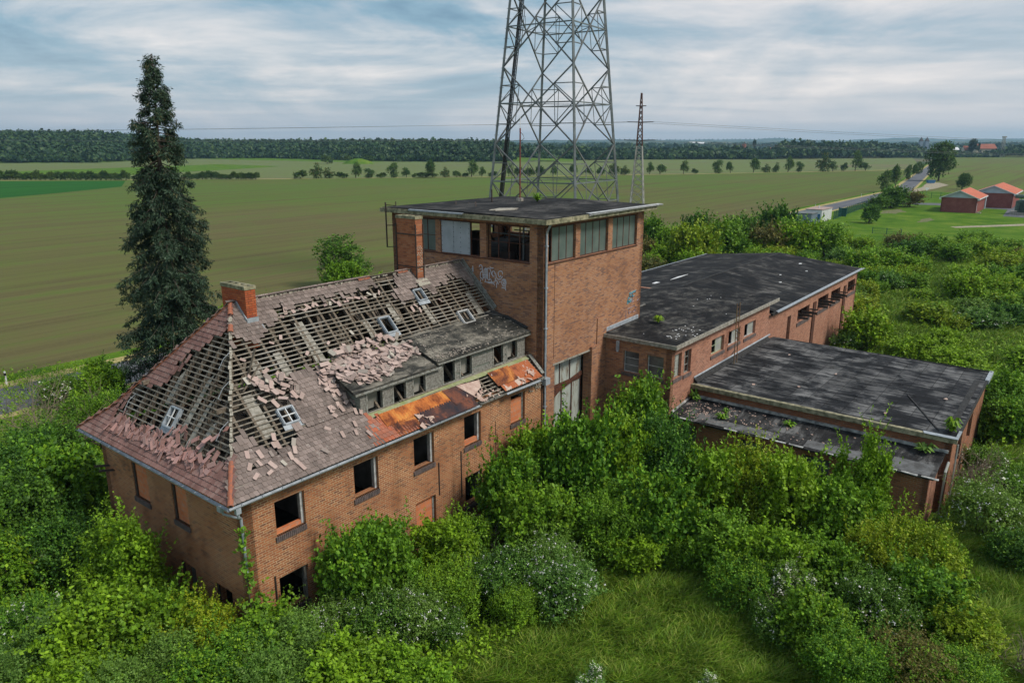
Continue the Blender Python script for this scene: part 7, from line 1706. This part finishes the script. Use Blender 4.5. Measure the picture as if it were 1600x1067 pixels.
# --- grass and ground cover
def blades(name, polys, n, h=(.25, .6), wd=.035, mat='grass_blade', amp=1.0, zc=.25):
    X = []; bx = [(min(p[0] for p in P), max(p[0] for p in P), min(p[1] for p in P), max(p[1] for p in P)) for P in polys]
    ar = np.array([(b[1]-b[0])*(b[3]-b[2]) for b in bx], float); ar /= ar.sum(); 
    while len(X) < n:
        i = int(rng.choice(len(polys), p=ar)); b = bx[i]; x, y = random.uniform(b[0], b[1]), random.uniform(b[2], b[3])
        if inpoly(x, y, polys[i]):
            p = at(x, y, zc); q = SITEI @ p
            if not any(a < q.x < c and e < q.y < g for a, c, e, g in RECTS): X.append((p.x, p.y, 0))
    X = np.array(X); m = len(X); cl = .6+.6*(np.sin(X[:, :1]*1.3)*np.cos(X[:, 1:2]*1.7)+1)*.5; hh = rng.uniform(h[0], h[1], (m, 1))*cl; a = rng.uniform(0, 6.28, m); s_ = np.stack([np.cos(a), np.sin(a), 0*a], 1)*wd
    lean = rng.normal(size=(m, 3))*.3*amp+np.array([.18, -.1, 0]); lean[:, 2] = 1; mid = X+lean*hh*.55; tip = X+np.stack([lean[:, 0]*1.9, lean[:, 1]*1.9, lean[:, 2]], 1)*hh
    V = np.stack([X-s_, X+s_, mid+s_*.8, mid-s_*.8, mid-s_*.8, mid+s_*.8, tip+s_*.1, tip-s_*.1], 1).reshape(-1, 3)
    o = raw(name, V, np.arange(len(V)).reshape(-1, 4), mat); return tag(o, kind='stuff')
blades('grass', [[(640, 1067), (800, 960), (930, 850), (1110, 840), (1200, 950), (1290, 1067)]], 80000, (.2, .55), .026)
blades('grass', [[(1500, 1067), (1530, 930), (1480, 840), (1600, 820), (1600, 1067)], [(1540, 660), (1600, 650), (1600, 740), (1550, 740)]], 26000, (.3, .7), .024)
blades('grass', [[(1340, 450), (1440, 440), (1480, 570), (1370, 570)], [(1480, 510), (1600, 500), (1600, 570), (1540, 560)], [(1240, 375), (1600, 375), (1600, 430), (1330, 420)], [(1300, 430), (1600, 430), (1600, 640), (1560, 560), (1400, 540)]], 52000, (.3, .8), .05, zc=.3)
# leafy undergrowth: a low carpet between the bushes
def carpet(polys, n, mat, zmax=.8, L=.14):
    X = []; D_ = []
    while len(X) < n:
        P = random.choice(polys); x0, x1, y0, y1 = min(p[0] for p in P), max(p[0] for p in P), min(p[1] for p in P), max(p[1] for p in P); x, y = random.uniform(x0, x1), random.uniform(y0, y1)
        if not inpoly(x, y, P): continue
        p = at(x, y, .4); q = SITEI @ p
        if any(a-.1 < q.x < c+.1 and e-.1 < q.y < g+.1 for a, c, e, g in RECTS): continue
        k = .5+.5*sin(p.x*.9)*cos(p.y*.8); X.append((p.x, p.y, random.random()*zmax*(.35+k))); D_.append((random.gauss(0, .4), random.gauss(0, .4), 1))
    V = sprigs(np.array(X), unit(np.array(D_)), L, L*.6, 5, .3, .5); o = raw('undergrowth', V, np.arange(len(V)).reshape(-1, 4), mat); return tag(o, kind='stuff')
carpet([[(0, 680), (380, 800), (420, 1067), (0, 1067)], [(400, 900), (760, 740), (900, 720), (860, 960), (700, 1067), (400, 1067)], [(850, 700), (1060, 650), (1110, 860), (900, 880)], [(1080, 800), (1480, 800), (1540, 950), (1520, 1067), (1280, 1067), (1180, 950)], [(0, 580), (160, 560), (160, 800), (0, 900)]], 15000, 'leaf_bright', .6)
carpet([[(1250, 540), (1340, 440), (1600, 400), (1600, 860), (1500, 700), (1560, 590)], [(1000, 360), (1330, 350), (1340, 400), (1000, 400)]], 5200, 'leaf_bright', .7, .22)
# roadside flowers
for px, py, rp in []: pass
# sapling on the low hall roof edge
rosette('sapling', 'small green sapling growing at the outer roof corner of the low hall', 'plant', 27.9, -17.0, 4.0, .42, 60, 'leaf_bright', h=.5)
rosette('fern', 'dark green plant in the corner between wing wall and lean-to roof', 'plant', 26.6, -4.3, 3.2, .4, 40, 'leaf_dark', h=.4)
# ------------------------------------------------------------ air
def haze():
    mb = MB(IDN); mb.box(-12500, -260, -1.5, 12500, 9500, 130); o = mb.build('haze', 'zinc', None); o['kind'] = 'stuff'
    m_ = bpy.data.materials.new('haze'); m_.use_nodes = True; nt = m_.node_tree; nt.nodes.clear(); out = nt.nodes.new('ShaderNodeOutputMaterial'); v = nt.nodes.new('ShaderNodeVolumePrincipled')
    v.inputs['Color'].default_value = (.46, .76, 1, 1); v.inputs['Density'].default_value = .00012; v.inputs['Anisotropy'].default_value = .2; nt.links.new(v.outputs[0], out.inputs['Volume']); o.data.materials[0] = m_
haze()

for e in BK.values():
    if not e[3]:
        for c in list(e[0].children): bpy.data.objects.remove(c)
        bpy.data.objects.remove(e[0])
